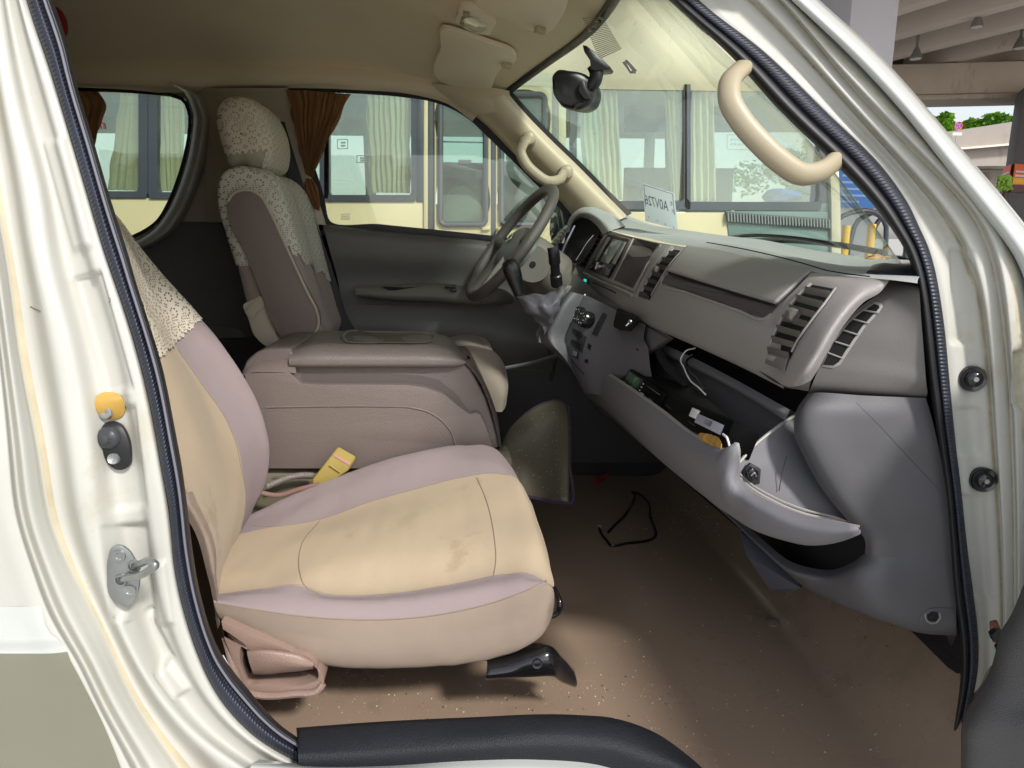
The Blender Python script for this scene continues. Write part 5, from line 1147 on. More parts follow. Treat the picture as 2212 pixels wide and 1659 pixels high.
# centre vents
vent([(1455, 540), (1424, 570), (1402, 605), (1388, 632), (1382, 640)], [(1474, 543), (1448, 574), (1424, 612), (1408, 640), (1404, 648)], fa, 7, SLATD, da, knob=(1424, 584, .008, .008))
seam('vent_edge', fa, [(1452, 536), (1420, 566), (1397, 602), (1382, 632), (1377, 642)], .0065, SILVER, da, h=.003)
inlay('vent_dial', fa, [(1386, 630), (1402, 634), (1398, 646), (1383, 641)], .003, .006, SLATD, da)
vent([(1294, 508), (1276, 530), (1262, 556), (1252, 575)], [(1306, 512), (1290, 536), (1276, 560), (1266, 580)], fa, 7, SLATD, da, knob=(1276, 535, .005, .007))
seam('vent_edge', fa, [(1290, 505), (1271, 528), (1256, 553), (1246, 574)], .005, SILVER2, da, h=.003)
seam('vent_edge', fa, [(1312, 508), (1295, 535), (1280, 562), (1266, 584)], .005, SILVER2, da, h=.003)
# radio in its bezel, open bin beside it
rad = part('radio', da)
inlay('bezel', fa, [(1316, 503), (1370, 513), (1430, 529), (1400, 572), (1372, 632), (1326, 612), (1268, 590), (1284, 552)], .001, .004, SILVER2, rad, bevel=.003, seg=3)
inlay('faceplate', fa, [(1320, 508), (1364, 518), (1342, 560), (1319, 602), (1277, 584), (1296, 546)], .004, .010, BLACK, rad, bevel=.002)
inlay('screen', fa, [(1332, 518), (1352, 523), (1336, 552), (1322, 572), (1302, 565), (1316, 544)], .0105, .0115, SCREEN, rad, bevel=.0004)
for q in ([(1355, 524), (1361, 526), (1336, 574), (1330, 571)], [(1322, 514), (1326, 515), (1297, 566), (1293, 564)]): inlay('buttons', fa, q, .0105, .014, SILVER2, rad, bevel=.001)
for q in ([(1319, 579), (1328, 583), (1322, 597), (1313, 593)], [(1284, 570), (1290, 573), (1286, 581), (1280, 579)]): inlay('button_block', fa, q, .0105, .013, DGREY, rad, bevel=.001)
q = hit(fa, 1302, 576, .010); bm = bmesh.new(); lathebm(bm, q, FN, [(.0135, 0), (.0125, .010), (.009, .012), (0, .012)], 24); bmo('volume_knob', bm, CHROME, rad)
inlay('open_bin', fa, [(1372, 519), (1426, 531), (1398, 574), (1370, 624), (1330, 606), (1350, 564)], .0042, .006, mat('bin_lining', (.075, .06, .062), .5, var=(6, .1)), rad, bevel=.002)
seam('bin_edge', fa, [(1371, 520), (1350, 563), (1329, 606)], .0028, SILVER2, rad, h=.006)
inlay('bin_shadow', fa, [(1374, 519), (1426, 531), (1418, 543), (1400, 536)], .0062, .007, DARK, rad, bevel=0)
seam('bezel_lip', fa, [(1264, 590), (1300, 608), (1340, 624), (1369, 638)], .006, SILVER2, rad, h=.004)
# small button, slot
inlay('button_frame', fa, [(1263, 601), (1273, 604), (1271, 616), (1262, 612)], .001, .003, BLACK, da)
inlay('lit_button', fa, [(1264, 602), (1270, 604), (1269, 610), (1263, 608)], .003, .0045, GREENL, da, bevel=.0005)
seam('card_slot', fa, [(1281, 610), (1306, 621), (1331, 633)], .0016, DARK, da, h=.0006)
# instrument hood
ho = [[(1232, 500, 2.44), (1240, 472, 2.44), (1254, 457, 2.43), (1284, 451, 2.40), (1310, 460, 2.36), (1332, 475, 2.32), (1348, 492, 2.30)],
      [(1224, 502, 2.36), (1230, 475, 2.35), (1244, 459, 2.32), (1270, 453, 2.26), (1296, 462, 2.20), (1318, 478, 2.14), (1332, 494, 2.10)],
      [(1227, 502, 2.34), (1234, 479, 2.33), (1246, 465, 2.30), (1268, 460, 2.24), (1290, 469, 2.18), (1308, 484, 2.13), (1320, 498, 2.09)],
      [(1234, 502, 2.38), (1240, 484, 2.37), (1250, 474, 2.35), (1266, 472, 2.30), (1282, 481, 2.24), (1294, 494, 2.18), (1302, 506, 2.14)]]
grid('instrument_hood', [py(r) for r in ho], DASHT, da, nu=40, k=6)
plate('instrument_well', py([(1234, 478, 2.37), (1248, 466, 2.35), (1270, 466, 2.30), (1302, 490, 2.18), (1282, 530, 2.135), (1258, 566, 2.12), (1236, 568, 2.20), (1210, 550, 2.32), (1224, 505, 2.37)]), (-.0, 0, 0.001), DARK, da, bevel=0)
tube('instrument_trim', py([(1241, 488, 2.28), (1232, 506, 2.27), (1222, 526, 2.26), (1214, 545, 2.26)]), .004, mat('blue_grey_trim', (.10, .115, .16), .3), da, n=8)
tube('instrument_glass_edge', py([(1282, 508, 2.11), (1268, 524, 2.10), (1255, 545, 2.10), (1244, 562, 2.10)]), .001, SILVER2, da, n=6)
grid('instrument_surround', [px_([(1222, 486, .345), (1206, 504, .32), (1196, 522, .305), (1186, 544, .29), (1196, 565, .305), (1236, 590, .355)]), px_([(1228, 488, .335), (1214, 506, .315), (1205, 524, .305), (1200, 542, .297), (1212, 556, .315), (1246, 572, .36)])], SILVER2, da, nu=30, k=4)
vent([(1214, 492), (1200, 510), (1190, 530)], [(1222, 494), (1209, 512), (1198, 532)], fa, 5, SLATD, da, frame=False) if False else None
bm = bmesh.new()
for i in range(6):
    f = i/5; a = P(1216-26*f, 494+38*f, X=.325-.035*f); b = P(1224-24*f, 497+38*f, X=.325-.035*f); hexbm(bm, [a, b, b+Vector((0, 0, -.008)), a+Vector((0, 0, -.008))], Vector((-.008, 0, 0)))
bmo('side_vent_slats', bm, BLACK, da)
# panel between the column and the lower stack
grid('lower_fascia', [px_([(1150, 560, .225), (1190, 566, .28), (1240, 592, .345), (1300, 640, .405), (1345, 665, .43)]), px_([(1140, 600, .205), (1180, 604, .265), (1225, 618, .325), (1262, 640, .37), (1320, 672, .415)]), px_([(1130, 640, .20), (1170, 640, .255), (1215, 650, .31), (1255, 660, .36), (1300, 690, .40)])], DASH, da, nu=30, k=5)
# centre stack
cs = part('centre_stack', da)
sp = [[(1224, 628, .30), (1205, 650, .275), (1182, 690, .245), (1166, 722, .222), (1172, 742, .23), (1200, 765, .27), (1228, 790, .31)],
      [(1240, 632, .314), (1222, 656, .288), (1202, 692, .262), (1186, 728, .242), (1196, 748, .254), (1218, 772, .284), (1236, 800, .31)],
      [(1262, 638, .345), (1248, 664, .327), (1234, 696, .308), (1222, 732, .293), (1228, 760, .30), (1240, 800, .317), (1262, 850, .347)]]
grid('stack_side', [px_(r) for r in sp], DGREY, cs, nu=40, k=6)
fp_ = [[(1262, 636, .346), (1248, 664, .328), (1234, 696, .309), (1223, 732, .294), (1228, 762, .301), (1240, 800, .318), (1264, 852, .349)],
       [(1300, 654, .385), (1284, 682, .365), (1268, 716, .345), (1256, 746, .33), (1258, 776, .332), (1262, 806, .338), (1275, 850, .356)],
       [(1345, 676, .425), (1334, 702, .415), (1318, 736, .395), (1304, 768, .38), (1304, 800, .38), (1312, 826, .39), (1320, 860, .40)],
       [(1395, 702, .45), (1390, 728, .45), (1400, 752, .45), (1404, 790, .45), (1410, 820, .45), (1420, 850, .45), (1430, 880, .45)]]
fpo = grid('stack_front', [px_(r) for r in fp_], DGREY, cs, nu=40, k=6)
st_ = bvh(fpo)
for u, v, r, h in ((1252, 680, .0235, .012), (1272, 692, .0235, .028)):
    kb = part('dial', da) if False else cs
    q = hit(st_, u, v, -.004); ax = (Vector((-.85, -.35, .3))).normalized(); bm = bmesh.new()
    lathebm(bm, q, ax, [(r*1.05, 0), (r*1.02, h), (r*.9, h+.003), (r*.86, h+.001), (0, h+.001)], 36); bmo('dial_knob', bm, GLOSSBLACK, cs)
    bm = bmesh.new(); c = q+ax*(h+.0025); a1 = ax.cross(Vector((0, 0, 1))).normalized(); a2 = ax.cross(a1)
    for k in range(7):
        an = k*.8+.4; boxbm(bm, c+a1*cos(an)*r*.62+a2*sin(an)*r*.62, (.004, .003, .0006), Matrix((a1, a2, ax)).transposed())
    bmo('dial_marks', bm, PRINT, cs, smooth=False)
inlay('ash_slot', st_, [(1304, 676), (1312, 681), (1290, 728), (1280, 722)], .001, .004, DGREY2, cs, bevel=.001)
seam('slot_line', st_, [(1310, 684), (1299, 704), (1290, 722)], .0015, DARK, cs, h=.004)
inlay('switch_panel', st_, [(1238, 708), (1268, 728), (1258, 764), (1232, 744)], .0005, .002, DGREY2, cs, bevel=.0005)
for q in ([(1250, 715), (1260, 721), (1257, 732), (1246, 726)], [(1238, 733), (1257, 744), (1254, 756), (1235, 744)]): inlay('switch', st_, q, .002, .007, BLACK, cs, bevel=.001)
inlay('socket_frame', st_, [(1239, 755), (1251, 760), (1250, 775), (1236, 768)], .001, .004, BLACK, cs)
inlay('socket_switch', st_, [(1242, 756), (1250, 760), (1248, 770), (1240, 766)], .004, .008, mat('pale_switch', (.2, .21, .28), .3), cs, bevel=.001)
inlay('drawer_gap', st_, [(1271, 742), (1278, 746), (1270, 786), (1263, 782)], .0005, .0015, DARK, cs, bevel=0)
seam('drawer_line', st_, [(1234, 776), (1250, 796), (1262, 808)], .0012, DARK, cs, h=.0005)
q = hit(st_, 1264, 638, .001) or P(1263, 636, X=.364); bm = bmesh.new(); lathebm(bm, q, (-1, -.2, .3), [(.004, 0), (.0035, .003), (0, .0035)], 16); bmo('screw_cap', bm, PRINT, cs)
# bare recess to the right of the stack, torn black cloth with a screw
plate('recess_panel', px_([(1335, 712, .448), (1395, 704, .46), (1440, 732, .47), (1400, 760, .455), (1350, 790, .44), (1322, 770, .43), (1330, 740, .44)]), (.02, 0, 0), DGREY, da, bevel=.003)
plate('recess_hole', px_([(1336, 704, .438), (1352, 712, .438), (1346, 736, .436), (1358, 756, .436), (1344, 768, .433), (1333, 730, .436)]), (.005, 0, 0), DARK, da, bevel=.002)
tube('recess_edge', px_([(1352, 708, .44), (1349, 728, .438), (1366, 744, .436), (1378, 756, .436)]), .002, DARK, da, n=6)
bm = bmesh.new(); platebm(bm, px_([(1306, 708, .405), (1316, 700, .405), (1322, 680, .41), (1332, 668, .415), (1352, 676, .42), (1374, 686, .42), (1372, 700, .415), (1358, 716, .41), (1340, 713, .41), (1322, 705, .405), (1310, 716, .40)]), Vector((.01, .01, 0)))
rag = bmo('loose_flap', bm, mat('black_cloth', (.004, .004, .005), .9), None, bevel=.003); tag(rag, 'torn black cloth flap hanging under the grey dashboard beside the open tray', 'cloth')
q = P(1362, 695, X=.405); bm = bmesh.new(); lathebm(bm, q, (-1, -.3, .2), [(.006, 0), (.005, .004), (0, .005)], 14); tubebm(bm, [q, q+Vector((-.012, -.004, -.010))], .002); bmo('flap_screw', bm, METAL, rag)

# ---- end panel of the dashboard with side vent
EP = [[(1908, 603, 1.05), (1935, 605, 1.04), (1983, 609, 1.02)],
      [(1905, 626, 1.033), (1935, 622, 1.02), (1986, 630, .985)],
      [(1858, 664, 1.033), (1920, 668, 1.01), (1990, 690, .98)],
      [(1812, 715, 1.033), (1900, 724, 1.005), (1994, 740, .98)],
      [(1784, 762, 1.035), (1890, 772, 1.005), (1998, 790, .98)],
      [(1766, 802, 1.037), (1880, 812, 1.005), (2001, 828, .98)],
      [(1752, 836, 1.045), (1875, 846, 1.012), (2003, 852, .99)],
      [(1746, 848, 1.06), (1875, 858, 1.03), (1998, 862, 1.0)]]
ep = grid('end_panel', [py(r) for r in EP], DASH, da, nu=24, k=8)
et = bvh(ep)
vo = [(1890, 652), (1902, 654), (1907, 662), (1900, 674), (1868, 708), (1828, 768), (1815, 788), (1800, 796), (1764, 792), (1780, 762), (1800, 730), (1830, 696), (1860, 670)]
inlay('side_vent_frame', et, vo, .0, .0015, SILVER2, da, bevel=.0008)
vi = [(1888, 657), (1898, 660), (1900, 665), (1862, 706), (1824, 762), (1812, 782), (1800, 790), (1778, 788), (1800, 742), (1834, 698), (1862, 674)]
inlay('side_vent_shade', et, vi, .0016, .0022, DARK, da, bevel=0)  # dark inlay stands for the shade inside the vent
for q in ([(1864, 671), (1899, 678)], [(1842, 690), (1876, 700)], [(1822, 714), (1854, 724)], [(1804, 738), (1836, 748)], [(1788, 762), (1820, 774)]): seam('side_vent_bar', et, q, .0014, SILVER2, da, h=.003)

# ---- lower passenger panels
K1 = [[(1745, 850, 1.06), (1720, 888, 1.05), (1715, 930, 1.045), (1738, 990, 1.04), (1782, 1065, 1.03), (1832, 1125, 1.02), (1868, 1166, 1.015), (1868, 1200, 1.02)],
      [(1762, 848, 1.04), (1734, 884, 1.025), (1730, 930, 1.02), (1752, 988, 1.015), (1796, 1062, 1.01), (1846, 1122, 1.0), (1884, 1166, 1.0), (1884, 1201, 1.0)],
      [(1860, 854, 1.01), (1850, 890, 1.0), (1850, 930, .998), (1870, 990, .995), (1900, 1060, .99), (1930, 1120, .988), (1960, 1170, .987), (1962, 1206, .985)],
      [(2000, 860, .99), (2012, 900, .985), (2024, 950, .98), (2036, 1010, .98), (2046, 1070, .978), (2054, 1130, .976), (2060, 1180, .976), (2062, 1211, .975)]]
kn = grid('knee_panel', [py(r) for r in K1], KNEE, da, nu=60, k=8)
K2u = [(2062, 1203, .9765), (1962, 1198, .9865), (1884, 1193, 1.0015), (1868, 1196, 1.021), (1846, 1212, 1.05), (1790, 1231, 1.10), (1720, 1218, 1.15), (1650, 1168, 1.24), (1580, 1103, 1.36), (1480, 1020, 1.56), (1400, 955, 1.76), (1340, 905, 1.98), (1280, 862, 2.2)]
K2m = [(2064, 1280, .972), (1962, 1240, .98), (1888, 1222, .99), (1862, 1226, 1.0), (1830, 1236, 1.03), (1780, 1248, 1.08), (1712, 1234, 1.13), (1644, 1182, 1.22), (1574, 1116, 1.34), (1476, 1032, 1.54), (1396, 966, 1.74), (1336, 914, 1.96), (1278, 868, 2.18)]
K2l = [(2066, 1366, .975), (1985, 1360, .985), (1930, 1343, .99), (1890, 1330, 1.0), (1840, 1311, 1.03), (1790, 1290, 1.08), (1735, 1264, 1.14), (1672, 1210, 1.22), (1600, 1140, 1.33), (1495, 1050, 1.52), (1412, 982, 1.74), (1345, 926, 1.96), (1282, 876, 2.18)]
K2b = [(a-4, b-4, c+.07) for a, b, c in K2l]
k2o = grid('lower_rail', [py(K2u), py(K2m), py(K2l), py(K2b)], KNEE, da, nu=110, k=6)
kt = bvh(k2o)
inlay('bolt_pocket', kt, [(1984, 1340), (1990, 1326), (2004, 1315), (2024, 1312), (2060, 1313), (2063, 1364), (1984, 1358)], .0002, .0014, KNEE, da, bevel=.0006)
q = hit(kt, 2014, 1330, .0016)
if q:
    bm = bmesh.new(); lathebm(bm, q, (-.1, -1, .2), [(.013, 0), (.012, .0008), (.010, -.001)], 28); bmo('bolt_cup', bm, SILVER2, da)
    bm = bmesh.new(); lathebm(bm, q, (-.1, -1, .2), [(.0095, 0), (.0085, .003), (.006, .003), (.005, .0015), (0, .0015)], 6); bmo('bolt', bm, BLACK, da)
knt = bvh(kn)
seam('panel_joint', knt, [(1850, 870), (1900, 920), (1960, 985), (2030, 1060)], .0003, DGREY2, da, h=.0001)
plate('kick_plate', py([(1600, 1148, 1.34), (1720, 1250, 1.24), (1732, 1272, 1.22), (1685, 1278, 1.24), (1660, 1272, 1.26), (1612, 1200, 1.30), (1603, 1165, 1.33)]), (.02, .03, 0), mat('kick_plate_grey', (.06, .062, .085), .5, bump=('vor', 500, .2)), da, bevel=.006)
# black sheet standing for the shade behind the open tray
hollow = [(1380, 690), (1690, 832), (1745, 850), (1720, 900), (1740, 990), (1870, 1166), (1850, 1210), (1780, 1228), (1660, 1170), (1500, 1030), (1290, 860), (1300, 800), (1350, 760)]
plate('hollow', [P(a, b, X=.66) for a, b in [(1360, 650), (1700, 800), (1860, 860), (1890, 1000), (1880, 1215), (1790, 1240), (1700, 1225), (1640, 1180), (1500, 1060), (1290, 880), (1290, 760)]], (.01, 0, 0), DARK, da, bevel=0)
tb_ = part('open_glove_tray', van, 'grey storage tray tipped open under the dashboard')
gu = [(1268, 782, .385), (1349, 834, .395), (1429, 891, .405), (1499, 944, .41), (1545, 967, .412), (1562, 972, .412), (1576, 969, .412), (1589, 962, .412), (1593, 1000, .42), (1592, 1030, .425), (1612, 1056, .432), (1660, 1086, .445), (1740, 1118, .47), (1800, 1130, .49), (1855, 1140, .51)]
gm = [(1267, 815, .375), (1340, 868, .385), (1415, 925, .392), (1485, 975, .395), (1525, 1000, .396), (1545, 1015, .398), (1560, 1022, .40), (1572, 1030, .402), (1580, 1050, .407), (1590, 1066, .412), (1620, 1090, .42), (1670, 1116, .435), (1742, 1140, .462), (1800, 1146, .485), (1855, 1142, .508)]
gl = [(1270, 856, .40), (1332, 902, .405), (1400, 965, .41), (1450, 1008, .41), (1490, 1040, .412), (1515, 1060, .415), (1535, 1075, .415), (1550, 1088, .42), (1575, 1104, .425), (1600, 1120, .43), (1640, 1140, .435), (1690, 1156, .45), (1745, 1167, .47), (1800, 1162, .49), (1855, 1145, .51)]
gb = [(a+2, b-3, c+.03) for a, b, c in gl]
grid('tray_front', [px_([(a+(5 if b < 968 else 2), b-(4 if b < 968 else 0), c+.006) for a, b, c in gu]), px_(gu), px_(gm), px_(gl), px_(gb)], [SILVER2, TRAYM], tb_, nu=110, k=6, bands=[0, 1, 1, 1], sol=.003)
# side sector, latch
plate('tray_side', py([(1594, 1000, 1.045), (1625, 965, 1.06), (1680, 920, 1.08), (1730, 888, 1.10), (1718, 930, 1.09), (1740, 992, 1.08), (1788, 1066, 1.06), (1840, 1120, 1.05), (1858, 1139, 1.04), (1800, 1130, 1.04), (1740, 1117, 1.04), (1660, 1084, 1.04), (1612, 1054, 1.04), (1594, 1028, 1.04)]), (0, .006, 0), TRAYM, tb_, bevel=.001)
tube('side_rim', py([(1596, 1000, 1.042), (1625, 967, 1.056), (1680, 922, 1.076), (1728, 890, 1.096)]), .0028, SILVER2, tb_, n=8)
for dy, rr in ((0, .0028), (-9, .002)): tube('side_rib', py([(1597, 1032+dy, 1.036), (1620, 1053+dy, 1.036), (1665, 1080+dy, 1.036), (1745, 1112+dy, 1.036), (1810, 1124+dy*.6, 1.036), (1852, 1136, 1.036)]), rr, SILVER2, tb_, n=6)
tube('side_line', py([(1700, 985, 1.052), (1690, 1020, 1.048), (1683, 1060, 1.043)]), .0008, DGREY2, tb_, n=5)
plate('latch_plate', py([(1606, 1020), (1622, 1001), (1645, 1014), (1642, 1046), (1628, 1048), (1604, 1036)], 1.036), (0, .008, 0), DGREY2, tb_, bevel=.002)
plate('latch', py([(1616, 1018), (1626, 1010), (1640, 1018), (1638, 1038), (1618, 1034)], 1.024), (0, .012, 0), GLOSSBLACK, tb_, bevel=.003)
tube('latch_spring', py([(1622, 1028), (1630, 1022), (1634, 1030)], 1.022), .0015, METAL, tb_, n=6)
# tray inside
XB = .56
def tq(name, pts, m, d=(.004, 0, 0)): plate(name, [P(a, b, X=c) for a, b, c in pts], d, m, tb_, bevel=.001)
tq('tray_back', [(1424, 745, .53), (1706, 890, .55), (1715, 900, .55), (1600, 1000, .50), (1400, 880, .48), (1410, 800, .50)], TRAYI, (.01, 0, 0))
grid('tray_ledge', [px_([(1422, 738, .51), (1500, 774, .52), (1600, 826, .525), (1707, 886, .53)]), px_([(1418, 750, .50), (1498, 788, .51), (1596, 838, .515), (1700, 900, .52)]), px_([(1420, 754, .53), (1500, 792, .54), (1596, 842, .54), (1698, 904, .55)])], TRAYM, tb_, nu=30, k=3)
tq('tray_floor', [(1312, 806, .46), (1440, 840, .55), (1610, 950, .55), (1592, 1000, .47), (1550, 975, .47), (1430, 895, .47), (1350, 838, .46)], TRAYI, (0, 0, -.004))
tq('tray_left_wall', [(1312, 804, .44), (1417, 734, .50), (1430, 745, .54), (1460, 790, .56), (1520, 850, .56), (1400, 880, .50)], mat('tray_wall', (.045, .044, .056), .45, var=(8, .1)), (.002, .004, 0))
tube('left_wall_rim', px_([(1313, 805, .404), (1360, 774, .445), (1400, 747, .485), (1420, 737, .50)]), .004, TRAYM, tb_, n=8)

# ---- recorder lying in the tray
rec = thing('recorder', 'black vehicle recorder with a green screen lying in the open dashboard tray', 'recorder', loc=P(1450, 880, X=.45))
def rp(pts): return [P(a, b, X=c)-rec.location for a, b, c in pts]
FQ = [(1345, 783, .425), (1436, 848, .425), (1414, 890, .405), (1322, 822, .405)]
bm = bmesh.new(); q4 = [P(a, b, X=c) for a, b, c in FQ]; Qf = Quad(*q4)
dback_ = P(1372, 781, X=.47)-P(1345, 783, X=.425)
hexbm(bm, [p-rec.location for p in q4], -Qf.n*.028); fo = bmo('front_face', bm, CASE, rec, bevel=.002)
bm = bmesh.new()
S_ = [P(1436, 849, X=.43), P(1585, 909, X=.43), P(1562, 966, X=.415), P(1418, 888, X=.41)]; Qs = Quad(*S_)
Tt = [P(1350, 784, X=.445), P(1436, 848, X=.432), P(1585, 908, X=.432), P(1500, 838, X=.475)]
hexbm(bm, [p-rec.location for p in S_], -Qs.n*.05)
bmo('case', bm, CASE, rec, bevel=.002)
bm = bmesh.new(); hexbm(bm, [p-rec.location for p in Tt], Vector((0, 0, -.012))); bmo('case_top', bm, CASE, rec, bevel=.002)
def rbox(name, Q, x0, x1, y0, y1, h0, h1, m, bev=.0004):
    bm = bmesh.new(); Q.box(bm, x0, x1, y0, y1, h0, h1)
    for v in bm.verts: v.co -= rec.location
    return bmo(name, bm, m, rec, bevel=bev)
rbox('screen_frame', Qf, .22, .58, .10, .80, .0, .0012, DGREY2); rbox('screen', Qf, .25, .54, .15, .75, .0012, .002, SCREENG)
rbox('badge', Qf, .07, .135, .45, .80, .0, .0008, PRINT)
bm = bmesh.new(); Qf.box(bm, .085, .12, .50, .54, .0008, .0012); Qf.box(bm, .085, .095, .50, .74, .0008, .0012); Qf.box(bm, .085, .12, .70, .74, .0008, .0012); Qf.box(bm, .11, .12, .60, .74, .0008, .0012); Qf.box(bm, .10, .12, .60, .635, .0008, .0012)
for v in bm.verts: v.co -= rec.location
bmo('badge_mark', bm, BLACK, rec, smooth=False)
for k in range(4): rbox('button_mark', Qf, .60, .625, .22+.17*k, .28+.17*k, .0, .0008, PRINT)
rbox('printer_slot', Qf, .68, .95, .20, .23, .0, .0012, CHROME)
rbox('paper_tab', Qf, .66, .72, .62, .86, .0, .003, CARD)
bm = bmesh.new(); xd = Qf.p(1, 0)-Qf.p(0, 0); yd = Qf.p(0, 0)-Qf.p(0, 1)
addtext(bm, '广州北斗电子科技有限公司', Qf.p(.86, .66), xd, yd, .0052, mi=0, width=.032); addtext(bm, '服务电话: 020-38880228', Qf.p(.86, .80), xd, yd, .0050, mi=0, width=.030)
for v in bm.verts: v.co -= rec.location
bmo('print', bm, PRINT, rec, smooth=False)
rbox('paper_label', Qs, .62, .93, .28, .66, .0, .0045, LABEL); rbox('blank_label', Qs, .52, .61, .14, .52, .0, .0045, PRINT)
bm = bmesh.new(); xd = Qs.p(1, 0)-Qs.p(0, 0); yd = Qs.p(0, 0)-Qs.p(0, 1)
addtext(bm, '北斗双模', Qs.p(.78, .47, .0048), xd, yd, .0125, mi=0, width=.034)
for v in bm.verts: v.co -= rec.location
bmo('label_text', bm, BLACK, rec, smooth=False)
for k in range(3):
    seg_ = [Qs.p(.1+.2*k, .5+.1*k, .0006), Qs.p(.16+.2*k, .56+.1*k, .0006), Qs.p(.22+.2*k, .58+.1*k, .0006)]
    tube('scratch', [p-rec.location for p in seg_], .0004, DGREY, rec, n=4)
tw = tube('twin_wire', px_([(1562, 938, .405), (1572, 950, .403), (1576, 965, .405), (1574, 975, .41)]), .0018, PRINT, None); tag(tw, 'short pale twin wire at the far end of the black recorder, by the tray corner', 'wire')
wr = tube('white_wire', px_([(1502, 752, .50), (1482, 758, .48), (1472, 772, .47), (1478, 795, .465), (1490, 820, .46), (1510, 838, .455), (1524, 852, .455)]), .0015, PRINT, None, samples=60); tag(wr, 'thin white wire curling down from under the dashboard into the tray', 'wire')
wr = tube('black_wire', px_([(1496, 768, .52), (1484, 778, .50), (1488, 800, .49), (1504, 818, .48), (1522, 845, .47)]), .003, BLACK, None, samples=60); tag(wr, 'thin black wire beside the white wire in the open tray', 'wire')
bm = bmesh.new(); L = cr(px_([(1420, 735, .50), (1424, 760, .48), (1440, 790, .475), (1465, 815, .475), (1486, 838, .475)]), 70)
tubebm(bm, L, .0085, 10, 70)
for i in range(0, 70, 1):
    if i % 2: continue
    t = (L[min(i+1, 69)]-L[max(i-1, 0)]).normalized(); cylbm(bm, L[i]-t*.0012, t, .0102, .0024, 10)
cl = bmo('cable_sleeve', bm, mat('braided_sleeve', (.015, .015, .016), .6), None); tag(cl, 'thick black braided cable sleeve running from the dashboard into the tray', 'cable')
bm = bmesh.new(); L = cr(px_([(1508, 948, .412), (1530, 950, .415), (1556, 962, .415), (1558, 972, .41), (1535, 970, .41), (1515, 960, .41)]), 26, closed=True); platebm(bm, L, Vector((0, 0, .010)))
for v in bm.verts: v.co += Vector((random.uniform(-1, 1), random.uniform(-1, 1), random.uniform(-1, 1)))*.0012
cd_ = bmo('cork_scrap', bm, mat('cork', (.50, .28, .06), .8, var=(60, .4)), None); tag(cd_, 'crumpled orange-brown scrap lying at the bottom corner of the tray', 'scrap')

# ---- things lying on top of the dashboard
def onq(t, u, v, X, h=0): 
    q = hit(t, u, v, h); return q or P(u, v, X=X)
po = [(1872, 588), (1874, 580), (1884, 573), (1905, 569), (1945, 568), (1985, 569), (1990, 580), (1988, 606), (1970, 606), (1930, 604), (1890, 600), (1874, 597)]
yp = 1.13
bm = bmesh.new()
pk = [[(1873, 597, 1.05), (1900, 603, 1.03), (1937, 607, 1.008), (1990, 608, .995)], [(1872, 588, 1.052), (1898, 592, 1.03), (1938, 596, 1.01), (1990, 597, .995)], [(1878, 580, 1.06), (1900, 577, 1.045), (1938, 584, 1.02), (1990, 584, 1.01)], [(1888, 573, 1.11), (1910, 571, 1.10), (1940, 570, 1.08), (1990, 571, 1.07)], [(1890, 580, 1.14), (1915, 577, 1.13), (1945, 576, 1.12), (1990, 578, 1.11)]]
pu = grid('receiver_puck', [py(r) for r in pk], mat('puck_plastic', (.02, .024, .035), .3, var=(20, .1), bump=('vor', 600, .1)), None, nu=40, k=6)
bmm = pu.modifiers.new('s', 'SOLIDIFY'); bmm.thickness = .004; tag(pu, 'low black receiver dome on the grey dashboard top at the door end', 'receiver')
# permit card standing behind the glass, read from its back
cq = [P(1388, 395, X=.53), P(1456, 417, X=.57), P(1464, 496, X=.60), P(1394, 478, X=.56)]
crd = thing('permit_card', 'pale blue registration card standing against the windscreen above the dashboard, printed side outwards', 'card', loc=cq[3])
Qc = Quad(*cq); bm = bmesh.new(); Qc.box(bm, 0, 1, 0, 1, -.001, 0)
for v in bm.verts: v.co -= crd.location
bmo('sheet', bm, cloth('card_sheet', (.90, .94, .95), .6), crd, bevel=.0006)
bm = bmesh.new(); Qc.box(bm, .04, .96, .035, .045, .0, .0006); Qc.box(bm, .04, .05, .035, .6, 0, .0006); Qc.box(bm, .95, .96, .035, .6, 0, .0006); xd = Qc.p(1, .3)-Qc.p(0, .3); yd = Qc.p(.5, 0)-Qc.p(.5, 1)
for t_x, x_, y_, s_, w_ in (('A0V726', .42, .42, .045, (Qc.p(1, .4)-Qc.p(0, .4)).length*.74), ('粤', .90, .32, .016, None), ('学', .92, .52, .014, None), ('日', .14, .86, .009, None), ('日', .42, .90, .009, None), ('效', .66, .95, .009, None), ('有', .90, .96, .009, None)):
    addtext(bm, t_x, Qc.p(x_, y_, .0004), xd, yd, s_, mi=0, mirror=True, width=w_)
for v in bm.verts: v.co -= crd.location
bmo('print', bm, BLUEI, crd, smooth=False)
# wipers and leaf outside the glass
wp = part('windscreen_wiper', van)
tube('wiper_arm', [Vector((.80, 2.05, 1.535)), Vector((.84, 1.85, 1.54)), Vector((.88, 1.6, 1.53)), Vector((.90, 1.45, 1.515))], .007, BLACK, wp)
tube('wiper_blade', [Vector((.79, 2.12, 1.545)), Vector((.80, 1.9, 1.553)), Vector((.83, 1.7, 1.545)), Vector((.86, 1.45, 1.52))], .005, BLACK, wp)
wp2 = part('windscreen_wiper', van)
tube('wiper_arm', px_([(1850, 560, .93), (1890, 557, .93), (1950, 558, .92), (1975, 566, .92)]), .0035, BLACK, wp2)
bm = bmesh.new(); bmesh.ops.create_icosphere(bm, subdivisions=3, radius=.016)
for v in bm.verts: v.co = Vector((v.co.x*1.6, v.co.y*1.3, v.co.z*.6))*(1+.35*sin(v.co.x*300)*cos(v.co.z*260+v.co.y*200))+P(1898, 561, X=.84)
